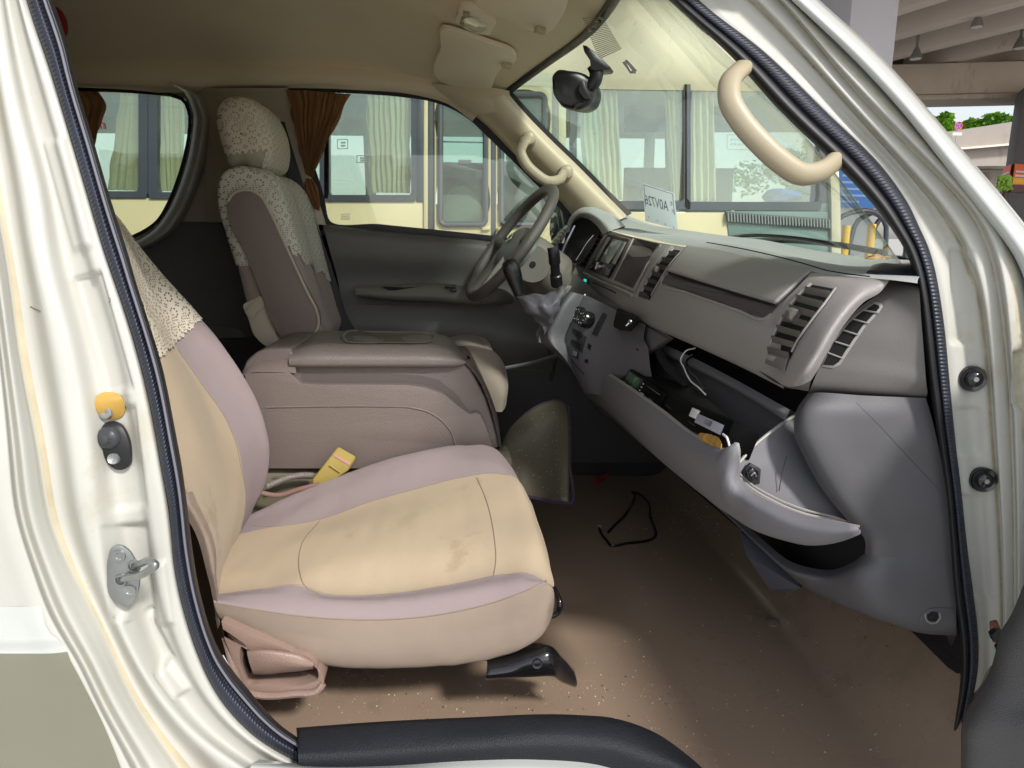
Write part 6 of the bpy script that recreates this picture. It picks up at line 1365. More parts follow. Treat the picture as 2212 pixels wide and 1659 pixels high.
lf = bmo('dry_leaf', bm, mat('dry_leaf', (.6, .34, .12), .8, var=(80, .3)), None); tag(lf, 'curled dry orange leaf resting against the base of the windscreen', 'leaf')
seam('yellow_sticker', tt, [(1306, 488), (1312, 487), (1322, 486)], .002, mat('yellow_sticker', (.6, .5, .1), .5), da, h=-.001)

# ---- steering wheel, column, stalk
swl = part('steering_wheel', van)
Cw = P(1104, 524, Y=2.20); A_ = Vector((-.27, 1, -.10)).normalized(); B_ = Vector((.61, 0, .79)); B_ = (B_-A_*B_.dot(A_)).normalized(); Nw = A_.cross(B_).normalized()
if Nw.x > 0: Nw = -Nw
ringp = [Cw+A_*.19*cos(2*pi*i/40)+B_*.203*sin(2*pi*i/40) for i in range(40)]
tube('rim', ringp, .017, WHEELM, swl, n=16, samples=120, closed=True)
hubl = [[Cw+(A_*cos(2*pi*i/40)*a+B_*(sin(2*pi*i/40)*b-.01))-Nw*c_ for i in range(40)] for a, b, c_ in ((.10, .085, .05), (.098, .08, .02), (.085, .068, .002), (.05, .04, -.008), (.003, .003, -.010))]
bm = bmesh.new(); gridbm(bm, hubl, 60, 4, closed=True); bmo('hub', bm, HUBM, swl)
for a, b, e1, e2 in ((.9, .1, .075, .0), (-.9, .1, -.075, .0), (.35, -.93, .03, -.055), (-.35, -.93, -.03, -.055)):
    tube('spoke', [Cw+A_*e1+B_*e2-Nw*.012, Cw+A_*.188*a+B_*.20*b], lambda f: (.011, .018), WHEELM, swl, n=10)
for r1, r2 in ((.019, .015), (.011, .013), (.016, .006)):
    tube('emblem', [Cw+Nw*.012+A_*r1*cos(2*pi*i/16)+B_*(r2*sin(2*pi*i/16)+.01) for i in range(16)], .0018, CHROME, swl, n=6, samples=50, closed=True)
col_ = part('steering_column', van)
cb = P(1200, 590, Y=2.20)
bm = bmesh.new()
def rg(c, r1, r2, n=30): return [c+A_*r1*cos(2*pi*i/n)+B_*r2*sin(2*pi*i/n) for i in range(n)]
gridbm(bm, [rg(Cw-Nw*.035, .01, .01), rg(Cw-Nw*.035, .065, .06), rg(Cw-Nw*.06, .075, .07), rg(Cw-Nw*.13, .08, .075), rg(Cw-Nw*.19, .075, .075), rg(Cw-Nw*.23, .06, .06)], 40, 4, closed=True); bmo('shroud', bm, mat('column_plastic', (.18, .165, .14), .45, bump=('vor', 500, .2)), col_)
q = P(1157, 574, Y=2.105); bm = bmesh.new(); lathebm(bm, P(1150, 570, Y=2.13), Vector((.1, -1, .1)), [(.058, 0), (.056, .006), (0, .006)], 36); bmo('key_boss', bm, mat('column_dark', (.12, .11, .095), .5), col_)
bm = bmesh.new(); cylbm(bm, P(1151, 571, Y=2.122), (.1, -1, .1), .009, .003, 20); bmo('key_hole', bm, DARK, col_)
tube('wiper_stalk', py([(1203, 615, 2.0), (1200, 590, 1.98), (1198, 565, 1.96), (1196, 545, 1.95), (1194, 534, 1.95)]), lambda f: .017 if f < .3 else (.0135 if f < .6 else .0165), BLACK, col_, n=16, samples=40)
tube('dash_finisher', px_([(1205, 548, .30), (1222, 560, .325), (1244, 572, .355)]), .004, SILVER2, da)
# ---- gear lever
gl_ = part('gear_lever', van)
KA, KB = P(1103, 575, Y=1.93), P(1124, 640, Y=1.93)
d_ = (KB-KA).normalized(); bm = bmesh.new(); lathebm(bm, KA, d_, [(0, -.022), (.012, -.0205), (.020, -.013), (.0245, 0), (.0245, .015), (.021, .045), (.0165, .075), (.0150, .090), (.012, .094), (0, .094)], 30); bmo('knob', bm, KNOBL, gl_)
BR = [[(1120, 634, 1.95), (1142, 634, 1.97), (1166, 638, 1.98), (1188, 634, 1.99), (1206, 620, 2.0), (1226, 616, 2.0)],
      [(1116, 636, 1.925), (1140, 638, 1.92), (1164, 644, 1.91), (1188, 644, 1.91), (1208, 632, 1.93), (1228, 624, 1.96)],
      [(1115, 641, 1.91), (1136, 650, 1.89), (1160, 660, 1.87), (1186, 662, 1.87), (1206, 648, 1.90), (1222, 638, 1.95)],
      [(1118, 647, 1.92), (1134, 662, 1.90), (1156, 678, 1.88), (1180, 684, 1.88), (1198, 676, 1.90), (1208, 664, 1.95)],
      [(1122, 650, 1.95), (1136, 668, 1.94), (1156, 690, 1.92), (1172, 706, 1.91), (1176, 722, 1.92), (1170, 736, 1.95)]]
def folds(v):
    c = v.co; return v.normal*(.006*noise.noise(Vector((c.x*34, c.y*8, c.z*30)))+.003*sin(c.x*150+c.z*90+2*noise.noise(c*20)))
grid('boot', [py(r) for r in BR], BOOT, gl_, nu=60, k=10, disp=folds)
grid('gate_frame', [px_([(1236, 618, .31), (1226, 632, .297), (1205, 660, .27), (1180, 700, .237), (1166, 725, .219), (1170, 742, .225)]), px_([(1226, 616, .296), (1214, 632, .28), (1192, 662, .25), (1168, 700, .219), (1158, 722, .206), (1162, 738, .211)])], mat('gate_silver', (.26, .25, .23), .4), gl_, nu=30, k=3)
# pedal and dark hump behind
plate('pedal', px_([(1198, 776, .30), (1203, 776, .30), (1192, 828, .26), (1184, 824, .26)]), (.01, .04, 0), BLACK, van, bevel=.004)
tube('footwell_trim', py([(1090, 795, 2.3), (1140, 785, 2.3), (1210, 765, 2.3)]), .006, DGREY, van, n=6)
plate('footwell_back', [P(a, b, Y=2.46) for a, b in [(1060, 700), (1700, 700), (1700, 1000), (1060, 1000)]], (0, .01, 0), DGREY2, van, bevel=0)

# ---- floor mat over the engine hump
fm = [[(1085, 960, 1.82), (1105, 925, 1.86), (1140, 893, 1.90), (1180, 872, 1.94), (1205, 868, 1.95), (1222, 876, 1.95)],
      [(1082, 985, 1.76), (1105, 955, 1.80), (1140, 925, 1.84), (1180, 902, 1.88), (1210, 895, 1.90), (1228, 905, 1.90)],
      [(1095, 1010, 1.72), (1115, 985, 1.76), (1145, 960, 1.80), (1180, 945, 1.83), (1210, 942, 1.85), (1229, 950, 1.85)],
      [(1112, 1045, 1.68), (1130, 1025, 1.70), (1155, 1008, 1.74), (1185, 1000, 1.77), (1210, 1000, 1.79), (1229, 1005, 1.79)],
      [(1130, 1075, 1.64), (1150, 1074, 1.66), (1170, 1078, 1.68), (1190, 1082, 1.70), (1210, 1085, 1.72), (1228, 1088, 1.72)]]
matt = grid('floor_mat', [py(r) for r in fm], MATM, None, nu=30, k=6); e = matt.modifiers.new('s', 'SOLIDIFY'); e.thickness = .005; tag(matt, 'brown vinyl mat with bound edge draped over the engine hump beside the console', 'floor mat')
tube('edge_binding', py([(1100, 930, 1.855), (1140, 892, 1.90), (1180, 871, 1.94), (1205, 867, 1.95), (1223, 876, 1.95), (1229, 905, 1.90), (1230, 950, 1.85), (1230, 1005, 1.79), (1229, 1088, 1.72), (1210, 1086, 1.715), (1170, 1079, 1.675), (1135, 1072, 1.64)]), .005, MATE, matt, n=8, samples=90)
bm = bmesh.new()
mtt = bvh(matt)
for i in range(70):
    p = hit(mtt, random.uniform(1100, 1228), random.uniform(890, 1080), .0008)
    if p: boxbm(bm, p, (.002, .001, .0008), Matrix.Rotation(random.uniform(0, 3), 3, 'Z'))
lt2 = bmo('mat_litter', bm, mat('crumb_pale', (.6, .56, .45), .8), None, smooth=False); tag(lt2, 'pale crumbs sprinkled on the mat over the engine hump', 'litter', kind='stuff')

# ---- wire holder frame and red stick on the floor
wf = [(1294, 1142), (1300, 1158), (1312, 1172), (1318, 1180), (1360, 1176), (1402, 1170), (1416, 1160), (1404, 1140), (1402, 1115), (1392, 1098), (1376, 1086), (1366, 1082), (1370, 1094), (1350, 1115), (1330, 1135), (1314, 1152)]
L = []
for i, (a, b) in enumerate(wf):
    q = hit(flt, a, b, .004) or P(a, b, Z=.70)
    L.append(q+Vector((0, 0, .03 if 6 < i < 13 else .0)))
wo = tube('wire_frame', L, .0042, GLOSSBLACK, None, n=8, samples=110); tag(wo, 'bent black wire frame lying on the floor under the dashboard', 'wire frame')
q = hit(flt, 1296, 1142, .004)
if q: bm = bmesh.new(); cylbm(bm, q, (-.3, -.6, .7), .007, .006, 6); bmo('clamp_screw', bm, METAL, wo)
L = [hit(flt, a, b, .012) or P(a, b, Z=.72) for a, b in [(1285, 1046), (1294, 1043), (1302, 1036), (1312, 1031)]]
rs = tube('red_handle', L, .006, RED, None, n=10); tag(rs, 'small red curved handle on the dark footwell floor', 'handle')

# ================================================================== OUTSIDE
def sheet(name, x0, x1, y0, y1, z, m):
    bm = bmesh.new(); bm.faces.new([bm.verts.new(p) for p in ((x0, y0, z), (x1, y0, z), (x1, y1, z), (x0, y1, z))]); o = bmo(name, bm, m, None, smooth=False); tag(o, kind='structure'); return o
sheet('road', -300, 300, -120, 400, 0, ROAD)
YB = 4.4
bus = thing('bus', 'cream minibus parked close alongside, with curtained windows and a folding door', 'bus', loc=(0, YB, 0))
def bp(u, v, Y=YB): p = P(u, v, Y=Y); return Vector((p.x, Y-YB, p.z))
def bplate(name, pts, Y, th, m, bevel=.004, smooth=0, parent=None):
    return plate(name, [bp(a, b, Y) for a, b in pts], (0, th, 0), m, parent or bus, bevel=bevel, smooth=smooth)
def zv(v): return P(W/2, v, Y=YB).z
zb0, zb1, zw, zt, ztop = .42, zv(431), zv(416), zv(190), zv(40)
def bbox(name, x0, x1, y0, y1, z0, z1, m, bevel=.01, parent=None):
    bm = bmesh.new(); boxbm(bm, ((x0+x1)/2, (y0+y1)/2, (z0+z1)/2), (x1-x0, y1-y0, z1-z0)); return bmo(name, bm, m, parent or bus, bevel=bevel)
X = lambda u: P(u, 430, Y=YB).x
xl, xr = -4.6, X(1816)
bbox('body', xl, X(915), 0, .05, zb0, zv(430), BUSY)
bbox('body_front', X(1192), X(1590), 0, .05, zb0, zv(456), BUSY)
bbox('floor', xl, xr-.1, .06, 2.0, .75, .80, BUSDK)
bbox('rear_end', xl-.05, xl, 0, 2.1, zb0, 3.0, BUSY)
bbox('front_end', xr-.03, xr+.02, .1, 2.1, zb0, zv(445), BUSY)
bbox('far_side', xl, xr, 2.05, 2.10, zb0, zv(420)+.03, BUSI)
for i in range(6): bbox('far_pillar', xl+i*1.25, xl+i*1.25+.09, 2.04, 2.09, zv(440), zv(120), BUSI)
# roof: rounded edge
rf = [[Vector((x, 0.0, zt+.0)) for x in (xl, 0, xr-.25)], [Vector((x, -.02, zt+.06)) for x in (xl, 0, xr-.22)], [Vector((x, .0, zt+.30)) for x in (xl, 0, xr-.18)], [Vector((x, .08, zt+.48)) for x in (xl, 0, xr-.16)], [Vector((x, .28, zt+.60)) for x in (xl, 0, xr-.2)], [Vector((x, 1.05, zt+.66)) for x in (xl, 0, xr-.2)], [Vector((x, 1.85, zt+.58)) for x in (xl, 0, xr-.2)], [Vector((x, 2.1, zt+.3)) for x in (xl, 0, xr-.2)], [Vector((x, 2.1, zt)) for x in (xl, 0, xr-.2)]]
grid('roof', rf, BUSL, bus, nu=30, k=5)
bbox('ceiling', xl, xr-.3, .06, 2.0, zt+.12, zt+.14, BUSI)
bplate('gutter', [(1150, 186), (1820, 146), (1820, 152), (1150, 192)], YB-.03, .03, BUSF) if False else None
# windows: each one a frame with its pane
def bwin(u0, u1, v0, v1, fw=10, gls=BUSG, fb=14):
    f = ring('window', [bp(a, b, YB-.012) for a, b in ((u0-fw, v0-fw), (u1+fw, v0-fw), (u1+fw, v1+fb), (u0-fw, v1+fb))], [bp(a, b, YB-.012) for a, b in ((u0, v0), ((u0+u1)/2, v0), (u1, v0), (u1, (v0+v1)/2), (u1, v1), ((u0+u1)/2, v1), (u0, v1), (u0, (v0+v1)/2))], (0, .05, 0), BUSF, bus, n=80, smooth_in=False)
    bm = bmesh.new(); a, b = bp(u0-2, v1+2, YB+.01), bp(u1+2, v0-2, YB+.01); boxbm(bm, (a+b)/2, (b.x-a.x, .004, b.z-a.z)); bmo('pane', bm, gls, f, smooth=False)
    return f
bwin(-20, 299, 180, 413, 20); bwin(340, 690, 180, 415, 20); bplate('window_post', [(899, 168), (915, 168), (915, 436), (899, 436)], YB-.01, .03, BUSF); bwin(712, 888, 180, 421, 12)
bbox('upper_rail', xl, X(925), -.004, .05, zv(172), zt+.02, BUSY)
bplate('side_trim_strip', [(915, 150), (924, 150), (924, 700), (915, 700)], YB-.014, .05, BUSY)
bplate('door_gap', [(924, 150), (939, 150), (939, 700), (924, 700)], YB+.01, .03, BUSF)
# folding door, two leaves
dr = part('folding_door', bus)
def leaf(u0, u1, g0, g1):
    ring('door_leaf', [bp(a, b, YB-.01) for a, b in ((u0, 150), (u1, 150), (u1, 760), (u0, 760))], [bp(a, b, YB-.01) for a, b in ((g0, 214), (g0+10, 204), (g1-10, 204), (g1, 214), (g1, 350), (g1, 470), (g1-14, 485), ((g0+g1)/2, 486), (g0+14, 485), (g0, 470), (g0, 350))], (0, .03, 0), BUSY, dr, n=90)
    o = []
    for cx, cy, a0 in ((g1-12, 216, -90), (g1-12, 473, 0), (g0+12, 473, 90), (g0+12, 216, 180)):
        for k in range(7): an = radians(a0+15*k); o.append((cx+12*cos(an), cy+12*sin(an)))
    L = []
    for i in range(len(o)):
        p, q = Vector((*o[i], 0)), Vector((*o[(i+1) % len(o)], 0)); n = max(1, int((q-p).length/6))
        for k in range(n): r = p.lerp(q, k/n); L.append(bp(r.x, r.y, YB-.018))
    tube('gasket', L, .018, BUSF, dr, n=8, samples=220, closed=True)
    bm = bmesh.new(); a, b = bp(g0, 486, YB+.0), bp(g1, 204, YB+.0); boxbm(bm, (a+b)/2, (b.x-a.x, .004, b.z-a.z)); bmo('door_pane', bm, BUSD, dr, smooth=False)
leaf(939, 1060, 951, 1049); leaf(1071, 1192, 1083, 1177)
bplate('leaf_gap', [(1060, 150), (1071, 150), (1071, 700), (1060, 700)], YB+.0, .03, BUSF, parent=dr)
for a in (1041, 1074): bplate('hinge', [(a, 491), (a+18, 489), (a+18, 497), (a, 498)], YB-.03, .02, BUSY, parent=dr)
bplate('door_head', [(924, 120), (1200, 120), (1200, 188), (924, 188)], YB-.012, .04, BUSL)
bplate('door_rail', [(953, 304), (1048, 306), (1048, 309), (953, 307)], YB+.05, .02, CHROME, parent=dr)
# front bank of windows seen through the windscreen
bplate('pillar_trim', [(1191, 120), (1206, 120), (1206, 700), (1191, 700)], YB-.01, .04, mat('grey_trim', (.2, .21, .2), .5))
bplate('pale_post', [(1206, 120), (1223, 120), (1223, 460), (1206, 460)], YB-.012, .04, BUSL)
bwin(1246, 1478, 166, 434, 14, fb=18); bwin(1484, 1770, 166, 436, 5, fb=18)
bbox('front_upper', X(1192), xr-.05, -.006, .04, zv(152), zt+.25, BUSL)
bplate('front_post', [(1776, 150), (1798, 150), (1808, 280), (1816, 440), (1820, 760), (1798, 760), (1796, 440), (1790, 280)], YB-.03, .06, BUSL, smooth=0)
bplate('waist_band', [(1590, 436), (1800, 440), (1800, 460), (1590, 458)], YB-.004, .03, mat('teal_grey', (.16, .22, .21), .4))
lvm = mat('slatted_strip_dark', (.05, .06, .06), .5)
bplate('louvre', [(1568, 458), (1795, 472), (1795, 496), (1572, 480)], YB-.02, .02, lvm)  # dark slatted strip below the front windows
bm = bmesh.new()
for i in range(34):
    a = 1571+6.6*i; s = (a-1568)/227*15; hexbm(bm, [bp(a, 460+s, YB-.024), bp(a+2.4, 460+s, YB-.024), bp(a+3.4, 478+s, YB-.024), bp(a+1, 478+s, YB-.024)], Vector((0, -.01, 0)))
bmo('slatted_strip_bars', bm, mat('slatted_strip_bar', (.22, .26, .25), .5), bus)
bplate('wheel_arch', [(1568, 456), (1800, 458), (1804, 800), (1640, 800), (1600, 560), (1575, 510)], YB-.008, .02, mat('teal_dark', (.14, .22, .20), .45))
bm = bmesh.new(); cylbm(bm, (X(1700), -.02, .46), (0, 1, 0), .45, .2, 40); bmo('wheel', bm, RUBBER2, bus)
bm = bmesh.new(); cylbm(bm, (-3.4, -.02, .46), (0, 1, 0), .45, .2, 40); bmo('wheel', bm, RUBBER2, bus)
bplate('route_board', [(1110, 300), (1150, 305), (1150, 348), (1110, 345)], YB+.1, .005, mat('yellow_board', (.6, .75, .02), .6))
bplate('inner_panel', [(1075, 348), (1190, 350), (1190, 700), (1075, 700)], YB+.35, .02, BUSDK)
bplate('ticket_box', [(990, 345), (1018, 345), (1018, 370), (990, 370)], YB+.8, .1, BUSDK)
for a, b in ((345, 5), (352, 5), (359, 5)): bplate('box_stripe', [(994, a), (1012, a), (1012, a+2), (994, a+2)], YB+.79, .005, PRINT, bevel=0)
bplate('inner_panel', [(953, 350), (1070, 352), (1070, 700), (953, 700)], YB+1.1, .02, BUSDK)
# seats inside the bus
for u in (965, 1250, 1400, 560, 240, 420, 780):
    so_ = [(u, 700), (u-6, 560), (u-4, 440), (u+8, 408), (u+36, 400), (u+60, 420), (u+90, 520), (u+120, 700)]
    bplate('seat', [(a, b+(0 if u == 965 else 26)) for a, b in so_], YB+.55, .42, mat('bus_seat', (.33, .36, .30), .8) if u == 965 else bpy.data.materials['bus_seat'], smooth=40, bevel=.03)
for u0, u1, v0, v1 in ((1570, 1622, 290, 324), (770, 798, 335, 352), (728, 752, 300, 322)):
    fr_ = ring('notice', [bp(a, b, YB+.03) for a, b in ((u0, v0), (u1, v0), (u1, v1), (u0, v1))], [bp(a, b, YB+.03) for a, b in ((u0+2, v0+2), ((u0+u1)/2, v0+2), (u1-2, v0+2), (u1-2, v1-2), ((u0+u1)/2, v1-2), (u0+2, v1-2))], (0, .002, 0), PRINT if u0 > 1500 else mat('notice_ink', (.3, .45, .43), .6), bus, n=40, smooth_in=False)
    bm = bmesh.new()
    for r in range(2):
        for k in range(5): a = u0+8+(u1-u0-14)/5*k; b = v0+(v1-v0)*(.28+.3*r); hexbm(bm, [bp(a, b, YB+.03), bp(a+(u1-u0)*.1, b, YB+.03), bp(a+(u1-u0)*.1, b+4, YB+.03), bp(a, b+4, YB+.03)], Vector((0, .002, 0)))
    bmo('notice_text', bm, PRINT if u0 > 1500 else bpy.data.materials['notice_ink'], bus, smooth=False)
bm = bmesh.new(); addtext(bm, 'yuan', bp(196, 268, YB-.0), (1, 0, 0), (0, 0, 1), .085, mi=0); bmo('window_lettering', bm, RED, bus, smooth=False)
tube('steering_wheel', [bp(a, b, YB+.6) for a, b in ((1680, 434), (1700, 412), (1725, 408), (1750, 420))], .015, BUSDK, bus)
bm = bmesh.new(); bmesh.ops.create_icosphere(bm, subdivisions=3, radius=.09)
for v in bm.verts: v.co = Vector((v.co.x*1.5, v.co.y, v.co.z*.6))*(1+.2*sin(v.co.x*40)*cos(v.co.z*50))+bp(1690, 425, YB+.4)
bmo('blue_bundle', bm, mat('blue_cloth', (.03, .12, .5), .8), bus)
bbox('cab_bulkhead', X(1480), X(1800), 1.7, 1.75, .8, zv(300), BUSDK)
bplate('inner_dark_wall', [(1350, 160), (1800, 160), (1800, 285), (1350, 285)], YB+1.2, .02, BUSDK, bevel=0)  # dark sheet added so the cab end behind the glass looks shaded
bplate('partition', [(1435, 160), (1480, 160), (1480, 440), (1440, 440)], YB+.9, .02, BUSDK, bevel=0)
# bus curtains
gc = 'pale curtains gathered behind the windows of the cream minibus'
CV = [('pale green curtain at the rearmost visible window, left of the wide dark post', (262, 188, 302, 190, 228, 410, 300, 412)),
      ('pale green curtain right of the wide dark post at the rear of the minibus', (338, 188, 395, 190, 346, 412, 400, 414)),
      ('tall pleated pale curtain in the window just behind the folding door', (788, 180, 884, 184, 800, 416, 886, 417)),
      ('pale curtain at the window ahead of the folding door, seen past the mirror', (1248, 176, 1330, 178, 1262, 432, 1345, 432)),
      ('narrow pale curtain on the rear side of the thin window divider, behind the windscreen', (1432, 180, 1476, 180, 1452, 432, 1477, 432)),
      ('pale curtain hanging just ahead of the thin window divider, near the grab handle', (1486, 180, 1540, 182, 1486, 434, 1546, 434))]
for lab, c in CV:
    y = YB+.055
    rows = [(c[0]+(c[4]-c[0])*f, c[1]+(c[5]-c[1])*f, c[2]+(c[6]-c[2])*f, c[3]+(c[7]-c[3])*f, y) for f in (0, .3, .6, .85, 1)]
    curtain('bus_curtain', rows, max(4, int((c[2]-c[0])/11)), .022, CURTG, lab, 'curtain', gc, n=140)
# knobs on the posts
for u, v in ((262, 182), (1006, 0), (997+6, 0)): pass

# ---- flyover: deck, beams, cap beam, columns
ZB = P(2017, 143, Y=16).z
fly = thing('flyover', 'concrete flyover overhead with long parallel beams resting on a cross beam', 'bridge')
def line(u0, v0, u1, v1):
    a, b = P(u0, v0, Z=ZB), P(u1, v1, Z=ZB); return a, b
a, b = line(1929, 128, 2212, 57); dirn = (a-b).normalized(); dirn.z = 0; dirn.normalize()
side = Vector((dirn.y, -dirn.x, 0))
base_ = P(2070, 90, Z=ZB)
offs = [ (P(u, v, Z=ZB)-base_).dot(side) for u, v in ((2120, 10), (2100, 85), (2120, 119), (2170, 139))]
lc_ = [(P(u, v, Z=ZB)-base_).dot(side) for u, v in ((2030, 38), (2070, 93), (2110, 122), (2170, 140))]
sp_ = abs(lc_[1]-lc_[2]) if abs(lc_[1]-lc_[2]) > .5 else 1.6
capc = P(2100, 170, Y=16)
for k in range(-9, 12):
    o0 = lc_[1]+k*sp_
    c = base_+side*o0; t0 = (capc-c).dot(dirn); s = c+dirn*(t0-10.5); e = c+dirn*(t0+1)
    bm = bmesh.new(); q = [s-side*.16, s+side*.16, e+side*.16, e-side*.16]
    hexbm(bm, q, Vector((0, 0, .9))); o = bmo('beam', bm, CONCB, fly, bevel=.03)
c = base_; t0 = (capc-c).dot(dirn); p0 = c+dirn*(t0-10.5); p1 = c+dirn*(t0+1.2)
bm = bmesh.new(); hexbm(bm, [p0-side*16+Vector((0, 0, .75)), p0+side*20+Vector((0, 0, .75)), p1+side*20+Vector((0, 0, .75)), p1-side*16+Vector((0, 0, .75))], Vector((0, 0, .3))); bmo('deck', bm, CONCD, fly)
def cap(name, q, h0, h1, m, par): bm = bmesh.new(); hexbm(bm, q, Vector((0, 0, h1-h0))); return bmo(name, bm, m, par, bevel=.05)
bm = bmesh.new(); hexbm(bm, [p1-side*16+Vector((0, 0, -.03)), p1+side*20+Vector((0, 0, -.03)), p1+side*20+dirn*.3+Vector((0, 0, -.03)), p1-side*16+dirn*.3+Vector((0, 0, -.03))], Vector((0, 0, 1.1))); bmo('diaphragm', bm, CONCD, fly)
CL, CR_ = P(1800, 206, Y=16.0), P(2330, 240, Y=15.2)
zc0 = P(2130, 206, Y=15.6).z
cap('cross_beam', [Vector((CL.x, 16.0, zc0)), Vector((CR_.x, 15.0, zc0)), Vector((CR_.x, 15.9, zc0)), Vector((CL.x, 16.9, zc0))], 0, ZB-zc0-.02, CONC, fly)
cap('cross_beam_lip', [Vector((CL.x, 15.95, zc0-.12)), Vector((CR_.x, 14.95, zc0-.12)), Vector((CR_.x, 15.95, zc0-.12)), Vector((CL.x, 16.95, zc0-.12))], 0, .12, CONC, fly)
# near column
def column(name, uL, uM, uR, v, Y, m, label, ztop, z0=0):
    a, b, c = P(uL, v, Y=Y+.8), P(uM, v, Y=Y), P(uR, v, Y=Y+.3)
    q = [Vector((a.x, a.y, z0)), Vector((b.x, b.y, z0)), Vector((c.x, c.y, z0)), Vector((P(uR-4, v, Y=Y+1.5).x, Y+1.5, z0)), Vector((P(uL+4, v, Y=Y+1.6).x, Y+1.6, z0))]
    bm = bmesh.new(); platebm(bm, q, Vector((0, 0, ztop-z0))); o = bmo(name, bm, m, None, bevel=.04); tag(o, label, 'column'); return o, q
gcl = 'columns under the flyover'
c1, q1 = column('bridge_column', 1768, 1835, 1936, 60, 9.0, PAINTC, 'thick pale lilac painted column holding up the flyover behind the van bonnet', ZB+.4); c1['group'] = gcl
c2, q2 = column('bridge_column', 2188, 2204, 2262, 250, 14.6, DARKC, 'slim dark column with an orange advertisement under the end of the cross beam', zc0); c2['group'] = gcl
def banner(name, q, z0, z1, m, lab, cat, stripes):
    A, B_ = q
    nb = Vector((B_.y-A.y, -(B_.x-A.x), 0)).normalized()*.03
    bm = bmesh.new(); hexbm(bm, [Vector((A.x, A.y, z0))+nb, Vector((B_.x, B_.y, z0))+nb, Vector((B_.x, B_.y, z1))+nb, Vector((A.x, A.y, z1))+nb], nb*.3, 0)
    for k, (f0, f1, g0, g1, mi) in enumerate(stripes):
        a = A.lerp(B_, g0); b = A.lerp(B_, g1); h0, h1 = z0+(z1-z0)*f0, z0+(z1-z0)*f1
        hexbm(bm, [Vector((a.x, a.y, h0))+nb*1.3, Vector((b.x, b.y, h0))+nb*1.3, Vector((b.x, b.y, h1))+nb*1.3, Vector((a.x, a.y, h1))+nb*1.3], nb*.2, mi)
    o = bmo(name, bm, m, None, smooth=False); tag(o, lab, cat); return o
OR = mat('banner_orange', (.75, .12, .02), .6); YE = mat('banner_yellow', (.85, .45, .02), .6); DKP = mat('banner_dark', (.10, .03, .04), .6); WB = mat('banner_white', (.6, .65, .8), .6)
zA, zB_ = P(2190, 415, Y=14.6).z, P(2190, 354, Y=14.6).z
st1 = [(.55, .62, .05, .95, 3), (.70, .76, .05, .9, 3), (.30, .50, .0, 1, 1), (.0, .26, .0, 1, 2)]
banner('advert_banner', (q2[1], q2[2]), zA, zB_, [OR, YE, DKP, WB], 'orange, yellow and white advertisement on the front of the slim dark column', 'banner', st1)
banner('advert_banner', (q2[0], q2[1]), zA, zB_, [OR, YE, DKP, WB], 'orange and maroon advertisement on the shaded side of the slim dark column', 'banner', st1)
zA, zB_ = P(1830, 448, Y=9).z, P(1830, 340, Y=9).z
BL = mat('banner_blue', (.06, .22, .62), .5); WL = mat('banner_pale', (.35, .5, .75), .5)
banner('notice_board', (q1[1], q1[2]), zA, zB_, [BL, WL], 'blue notice board with rows of pale writing on the thick lilac column', 'notice board', [(.1+.13*k, .14+.13*k, .08, .5+.4*((k*7) % 3)/2, 1) for k in range(6)])
# lamps under the deck
for u, v, lab in ((2110, 58, 'bell shaped lamp hanging below the beams, nearest of those past the lilac column'), (2202, 104, 'bell shaped lamp hanging close to the slim dark column end of the deck'), (1978, 127, 'bell shaped lamp hanging just above the cross beam beside the lilac column')):
    q = P(u, v, Z=ZB-.15) if v < 120 else P(u, v, Y=14); bm = bmesh.new(); r = .008*q.y
    lathebm(bm, q, (0, 0, 1), [(r, 0), (r*.95, .04), (r*.5, .16), (r*.22, .22), (r*.2, .34), (.01, .34)], 24); tubebm(bm, [q+Vector((0, 0, .3)), q+Vector((0, 0, .7))], .03)
    o = bmo('hanging_lamp', bm, mat('lamp_grey', (.25, .24, .22), .5, .3) if u == 2110 else bpy.data.materials['lamp_grey'], None); tag(o, lab, 'lamp', 'lamps under the flyover')
    bm = bmesh.new(); cylbm(bm, q+Vector((0, 0, -.01)), (0, 0, 1), r*.9, .012, 24); bmo('diffuser', bm, mat('diffuser_white', (.7, .7, .65), .4) if u == 2110 else bpy.data.materials['diffuser_white'], o)
# ramp behind
CONC2 = mat('weathered_ramp_concrete', (.34, .30, .27), .9, var=(.3, .12), stain=[((.16, .13, .12), .5, .55, .6, (1, 1, .3)), ((.5, .46, .42), 2, .66, .3)])
rp_ = thing('ramp', 'low concrete ramp viaduct crossing behind the columns', 'bridge')
def rw_(name, pts, m, th=1.0): plate(name, [P(a, b, Y=y) for a, b, y in pts], (0, th, 0), m, rp_, bevel=0)
rw_('parapet', [(1900, 305, 34), (2058, 283, 34), (2200, 261, 34), (2330, 242, 34), (2330, 305, 34), (2200, 312, 34), (2085, 322, 34), (1900, 330, 34)], CONC2, .5)
rw_('girder', [(1900, 330, 34.3), (2085, 322, 34.3), (2200, 312, 34.3), (2330, 305, 34.3), (2330, 360, 34.3), (2140, 358, 34.3), (1900, 362, 34.3)], CONC2, 5)
rw_('lower_wall', [(1900, 372, 36), (2330, 370, 36), (2330, 440, 36), (1900, 440, 36)], CONC2, .5)
rw_('kerb_rail', [(1900, 318, 33.8), (2085, 318, 33.8), (2200, 308, 33.8), (2330, 301, 33.8), (2330, 305, 33.8), (2200, 312, 33.8), (2085, 322, 33.8), (1900, 324, 33.8)], CONCB, .3)
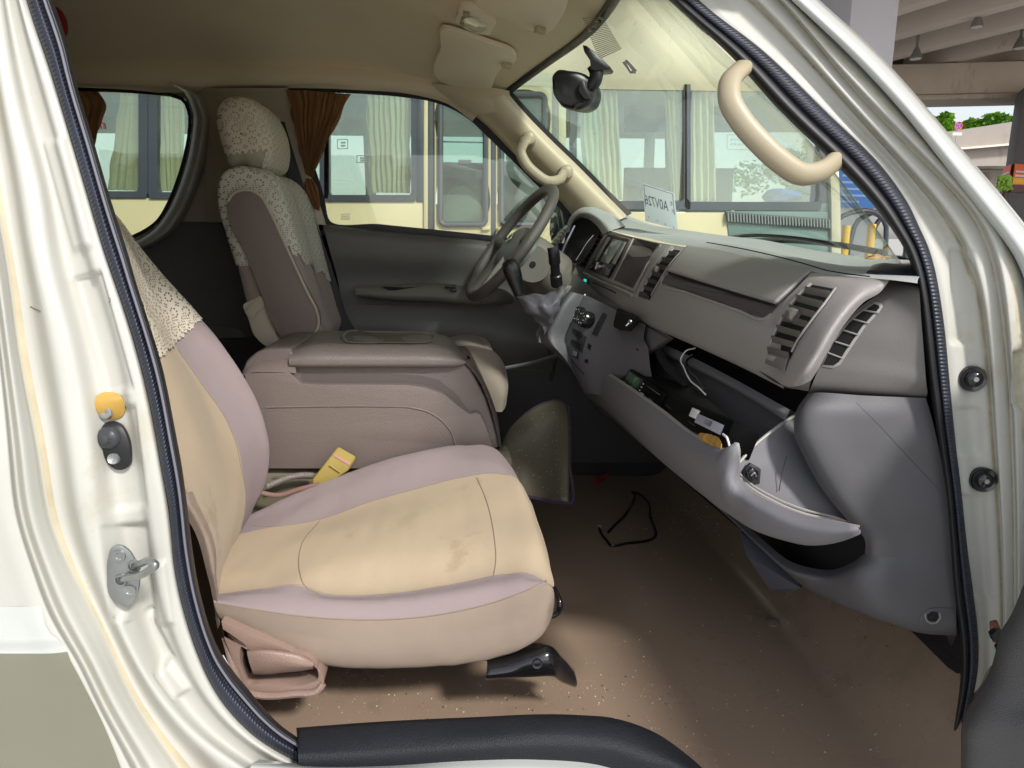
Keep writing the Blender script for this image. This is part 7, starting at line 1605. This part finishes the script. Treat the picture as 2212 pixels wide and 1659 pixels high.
# sign
sg = thing('no_stopping_sign', 'round blue and red no stopping sign on a short post above the ramp', 'road sign', loc=P(2070, 300, Y=33))
c = P(2070, 272, Y=33)-sg.location; r = .2
bm = bmesh.new(); cylbm(bm, c, (0, -1, 0), r, .01, 40); bmo('sign_face', bm, mat('sign_blue', (.08, .10, .6), .5), sg)
bm = bmesh.new()
tubebm(bm, [c+Vector((cos(i*pi/16)*r*.9, -.015, sin(i*pi/16)*r*.9)) for i in range(32)], .026, 6, 64, closed=True)
for an in (pi/4, -pi/4): boxbm(bm, c+Vector((0, -.02, 0)), (r*1.8, .01, .04), Matrix.Rotation(an, 3, 'Y'))
bmo('sign_ring', bm, mat('sign_red', (.7, .12, .06), .5), sg)
bm = bmesh.new(); boxbm(bm, c+Vector((0, 0, -.36)), (.45, .02, .12)); bmo('sign_plate', bm, PRINT, sg)
tube('post', [c+Vector((0, .02, 0)), c+Vector((0, .02, -1.2))], .03, METAL, sg)
# trees beyond the ramp
LEAFS = [mat('leaf_green', (.16, .36, .03), .6), mat('leaf_pale', (.27, .48, .05), .6), mat('leaf_deep', (.09, .22, .025), .6)]
BARK = mat('bark', (.12, .09, .06), .9)
def tree(u, vt, Y, Rr, lab, n=6500, seed=1, group='trees beyond the ramp'):
    rd = random.Random(seed); topp = P(u, vt, Y=Y); base = Vector((topp.x, Y, 0)); h = topp.z
    t = thing('tree', lab, 'tree', group, loc=base)
    bm = bmesh.new(); tubebm(bm, [Vector((0, 0, 0)), Vector((.1, 0, h*.4)), Vector((-.1, .1, h*.85))], .22, 8, r2=.05)
    for k in range(7):
        an = k*.9; z = h*(.35+.07*k); tubebm(bm, [Vector((0, 0, z)), Vector((cos(an)*Rr*.4, sin(an)*Rr*.4, z+h*.1)), Vector((cos(an)*Rr*.75, sin(an)*Rr*.75, z+h*.13))], .09, 6, r2=.02)
    bmo('trunk', bm, BARK, t)
    cl = [(Vector((rd.gauss(0, Rr*.45), rd.gauss(0, Rr*.45), h*rd.uniform(.42, .90))), Rr*rd.uniform(.18, .42)) for _ in range(22)]+[(Vector((0, 0, h*.93)), Rr*.2)]
    bm = bmesh.new()
    for i in range(n):
        c_, r_ = cl[i % len(cl)]; d = Vector((rd.gauss(0, 1), rd.gauss(0, 1), rd.gauss(0, 1))).normalized()*r_*rd.random()**.4
        p = c_+Vector((d.x, d.y, d.z*.8)); s = rd.uniform(.10, .24); a1 = Vector((rd.gauss(0, 1), rd.gauss(0, 1), rd.gauss(0, .5))).normalized(); a2 = a1.cross(Vector((rd.random(), rd.random(), 1))).normalized()
        f = bm.faces.new([bm.verts.new(p+a1*s), bm.verts.new(p+a2*s*.6), bm.verts.new(p-a1*s), bm.verts.new(p-a2*s*.6)]); f.material_index = (i % len(cl)+int(rd.random()*1.4)) % 3
    bmo('crown', bm, LEAFS, t, smooth=False)
tree(2045, 232, 46, 2.6, 'tree with a pointed crown directly behind the round sign', seed=3)
tree(2100, 248, 48, 2.8, 'lower rounded tree between the pointed tree and the tall leafy one', seed=4)
tree(2150, 234, 47, 2.8, 'tall leafy tree beyond the ramp next to the slim dark column', seed=5)
tree(2200, 238, 49, 3.0, 'tree half hidden by the slim dark column beyond the ramp', seed=9)
tree(1990, 262, 47, 2.6, 'tree mostly hidden behind the white front pillar of the van', seed=6)
tree(1760, 290, 52, 4.0, 'far tree seen through the windows of the minibus cab', seed=12, n=9000)
bsh = bmesh.new(); rd = random.Random(5)
for i in range(260):
    p = P(rd.uniform(2158, 2184), rd.uniform(382, 408), Y=12+rd.random()*.5); s = .06; a1 = Vector((rd.gauss(0, 1), rd.gauss(0, .4), rd.gauss(0, 1))).normalized(); a2 = a1.cross(Vector((0, 1, .2))).normalized()
    bsh.faces.new([bsh.verts.new(p+a1*s), bsh.verts.new(p+a2*s*.5), bsh.verts.new(p-a1*s), bsh.verts.new(p-a2*s*.5)])
o = bmo('bush', bsh, LEAFS[1], None, smooth=False); tubeo = tube('stem', [P(2172, 400, Y=12.2), Vector((P(2172, 400, Y=12.2).x, 12.2, 0))], .03, BARK, o); tag(o, 'bright green leafy bush in front of the low ramp wall', 'bush')
# parked cars
def car(x, y, col, lab, rot=0):
    t = thing('parked_car', lab, 'car', 'cars parked under the flyover', loc=(x, y, 0)); t.rotation_euler.z = rot
    prof = [(-2.2, .35), (-2.25, .75), (-1.9, .95), (-1.2, 1.02), (-.55, 1.42), (.3, 1.47), (1.1, 1.38), (1.75, 1.02), (2.15, .95), (2.25, .6), (2.2, .35)]
    pm = mat('car_paint_'+['a', 'b', 'c', 'd'][len([o for o in C.objects if o.name.startswith('parked_car')]) % 4], col, .25, coat=.6)
    bm = bmesh.new(); platebm(bm, [Vector((a, -.85, b)) for a, b in prof], Vector((0, 1.7, 0))); bmo('body', bm, pm, t, bevel=.08, seg=4)
    gm = bpy.data.materials.get('car_glass') or mat('car_glass', (.02, .03, .03), .05)
    for s in (-1, 1):
        for q in ([(-1.05, 1.05), (-.5, 1.38), (.2, 1.42), (.2, 1.04)], [(.28, 1.04), (.28, 1.42), (1.05, 1.34), (1.5, 1.06)]):
            bm = bmesh.new(); platebm(bm, [Vector((a, s*.86, b)) for a, b in q], Vector((0, s*.006, 0))); bmo('window', bm, gm, t)
            bm = bmesh.new(); tubebm(bm, [Vector((a, s*.868, b)) for a, b in q], .012, 6, 40, closed=True); bmo('window_trim', bm, CHROME, t)
        for wx in (-1.35, 1.35):
            bm = bmesh.new(); cylbm(bm, (wx, s*.72, .32), (0, s, 0), .32, .16, 28); wo_ = bmo('wheel', bm, RUBBER2, t)
            bm = bmesh.new(); cylbm(bm, (wx, s*.885, .32), (0, s, 0), .2, .01, 20); bmo('rim', bm, METAL, wo_)
        bm = bmesh.new(); boxbm(bm, (-.95, s*.98, 1.08), (.14, .2, .14)); bmo('mirror', bm, pm, t, bevel=.03)
    for s in (-.6, .6):
        bm = bmesh.new(); boxbm(bm, (-2.2, s, .72), (.12, .36, .16)); bmo('headlight', bm, mat('headlight', (.6, .6, .65), .1) if not bpy.data.materials.get('headlight') else bpy.data.materials['headlight'], t, bevel=.03)
    return t
p = P(2212, 440, Y=9.5)
car(p.x+.9, 10.3, (.03, .035, .04), 'dark car with chrome window trim parked below the orange advertisement', rot=.1)
car(P(2150, 440, Y=17).x, 17.5, (.05, .05, .055), 'black car parked farther off in front of the ramp wall', rot=.2)
# bollards, barrier
for i, (u, v0, v1, lab) in enumerate(((1829, 487, 546, 'yellow and black bollard nearer the front of the minibus'), (1884, 484, 544, 'yellow and black bollard beside the white pillar edge'))):
    q = P(u, v0, Y=6.2); t = thing('bollard', lab, 'bollard', 'striped bollards', loc=(q.x, q.y, 0)); hm = q.z
    for k in range(4):
        bm = bmesh.new(); cylbm(bm, (0, 0, hm*(3-k)/4), (0, 0, 1), .035, hm/4, 20); bmo('yellow_band' if k % 2 == 0 else 'black_band', bm, mat('bollard_yellow', (.85, .5, .02), .5) if (k == 0 and i == 0) else (bpy.data.materials['bollard_yellow'] if k % 2 == 0 else BLACK), t)
bar = thing('barrier', 'grey tubular bicycle barrier standing between the bollards and the column', 'barrier', loc=(P(1850, 500, Y=7.6).x, 7.6, 0))
for k in range(3):
    o0 = Vector((-.30+.3*k, .1*k, 0)); L = [o0+Vector((0, 0, 0)), o0+Vector((0, 0, 1.5)), o0+Vector((.06, 0, 1.72)), o0+Vector((.2, 0, 1.8)), o0+Vector((.5, 0, 1.8)), o0+Vector((.62, 0, 1.7)), o0+Vector((.65, 0, 1.5)), o0+Vector((.65, 0, 0))]
    tube('hoop', L, .028, BUSF, bar, n=8, samples=50)
tube('rail', [Vector((-.4, 0, 1.2)), Vector((.9, 0, 1.2))], .02, BUSF, bar); tube('rail', [Vector((-.4, 0, .9)), Vector((.9, 0, .9))], .02, mat('rail_orange', (.8, .4, .05), .5), bar)
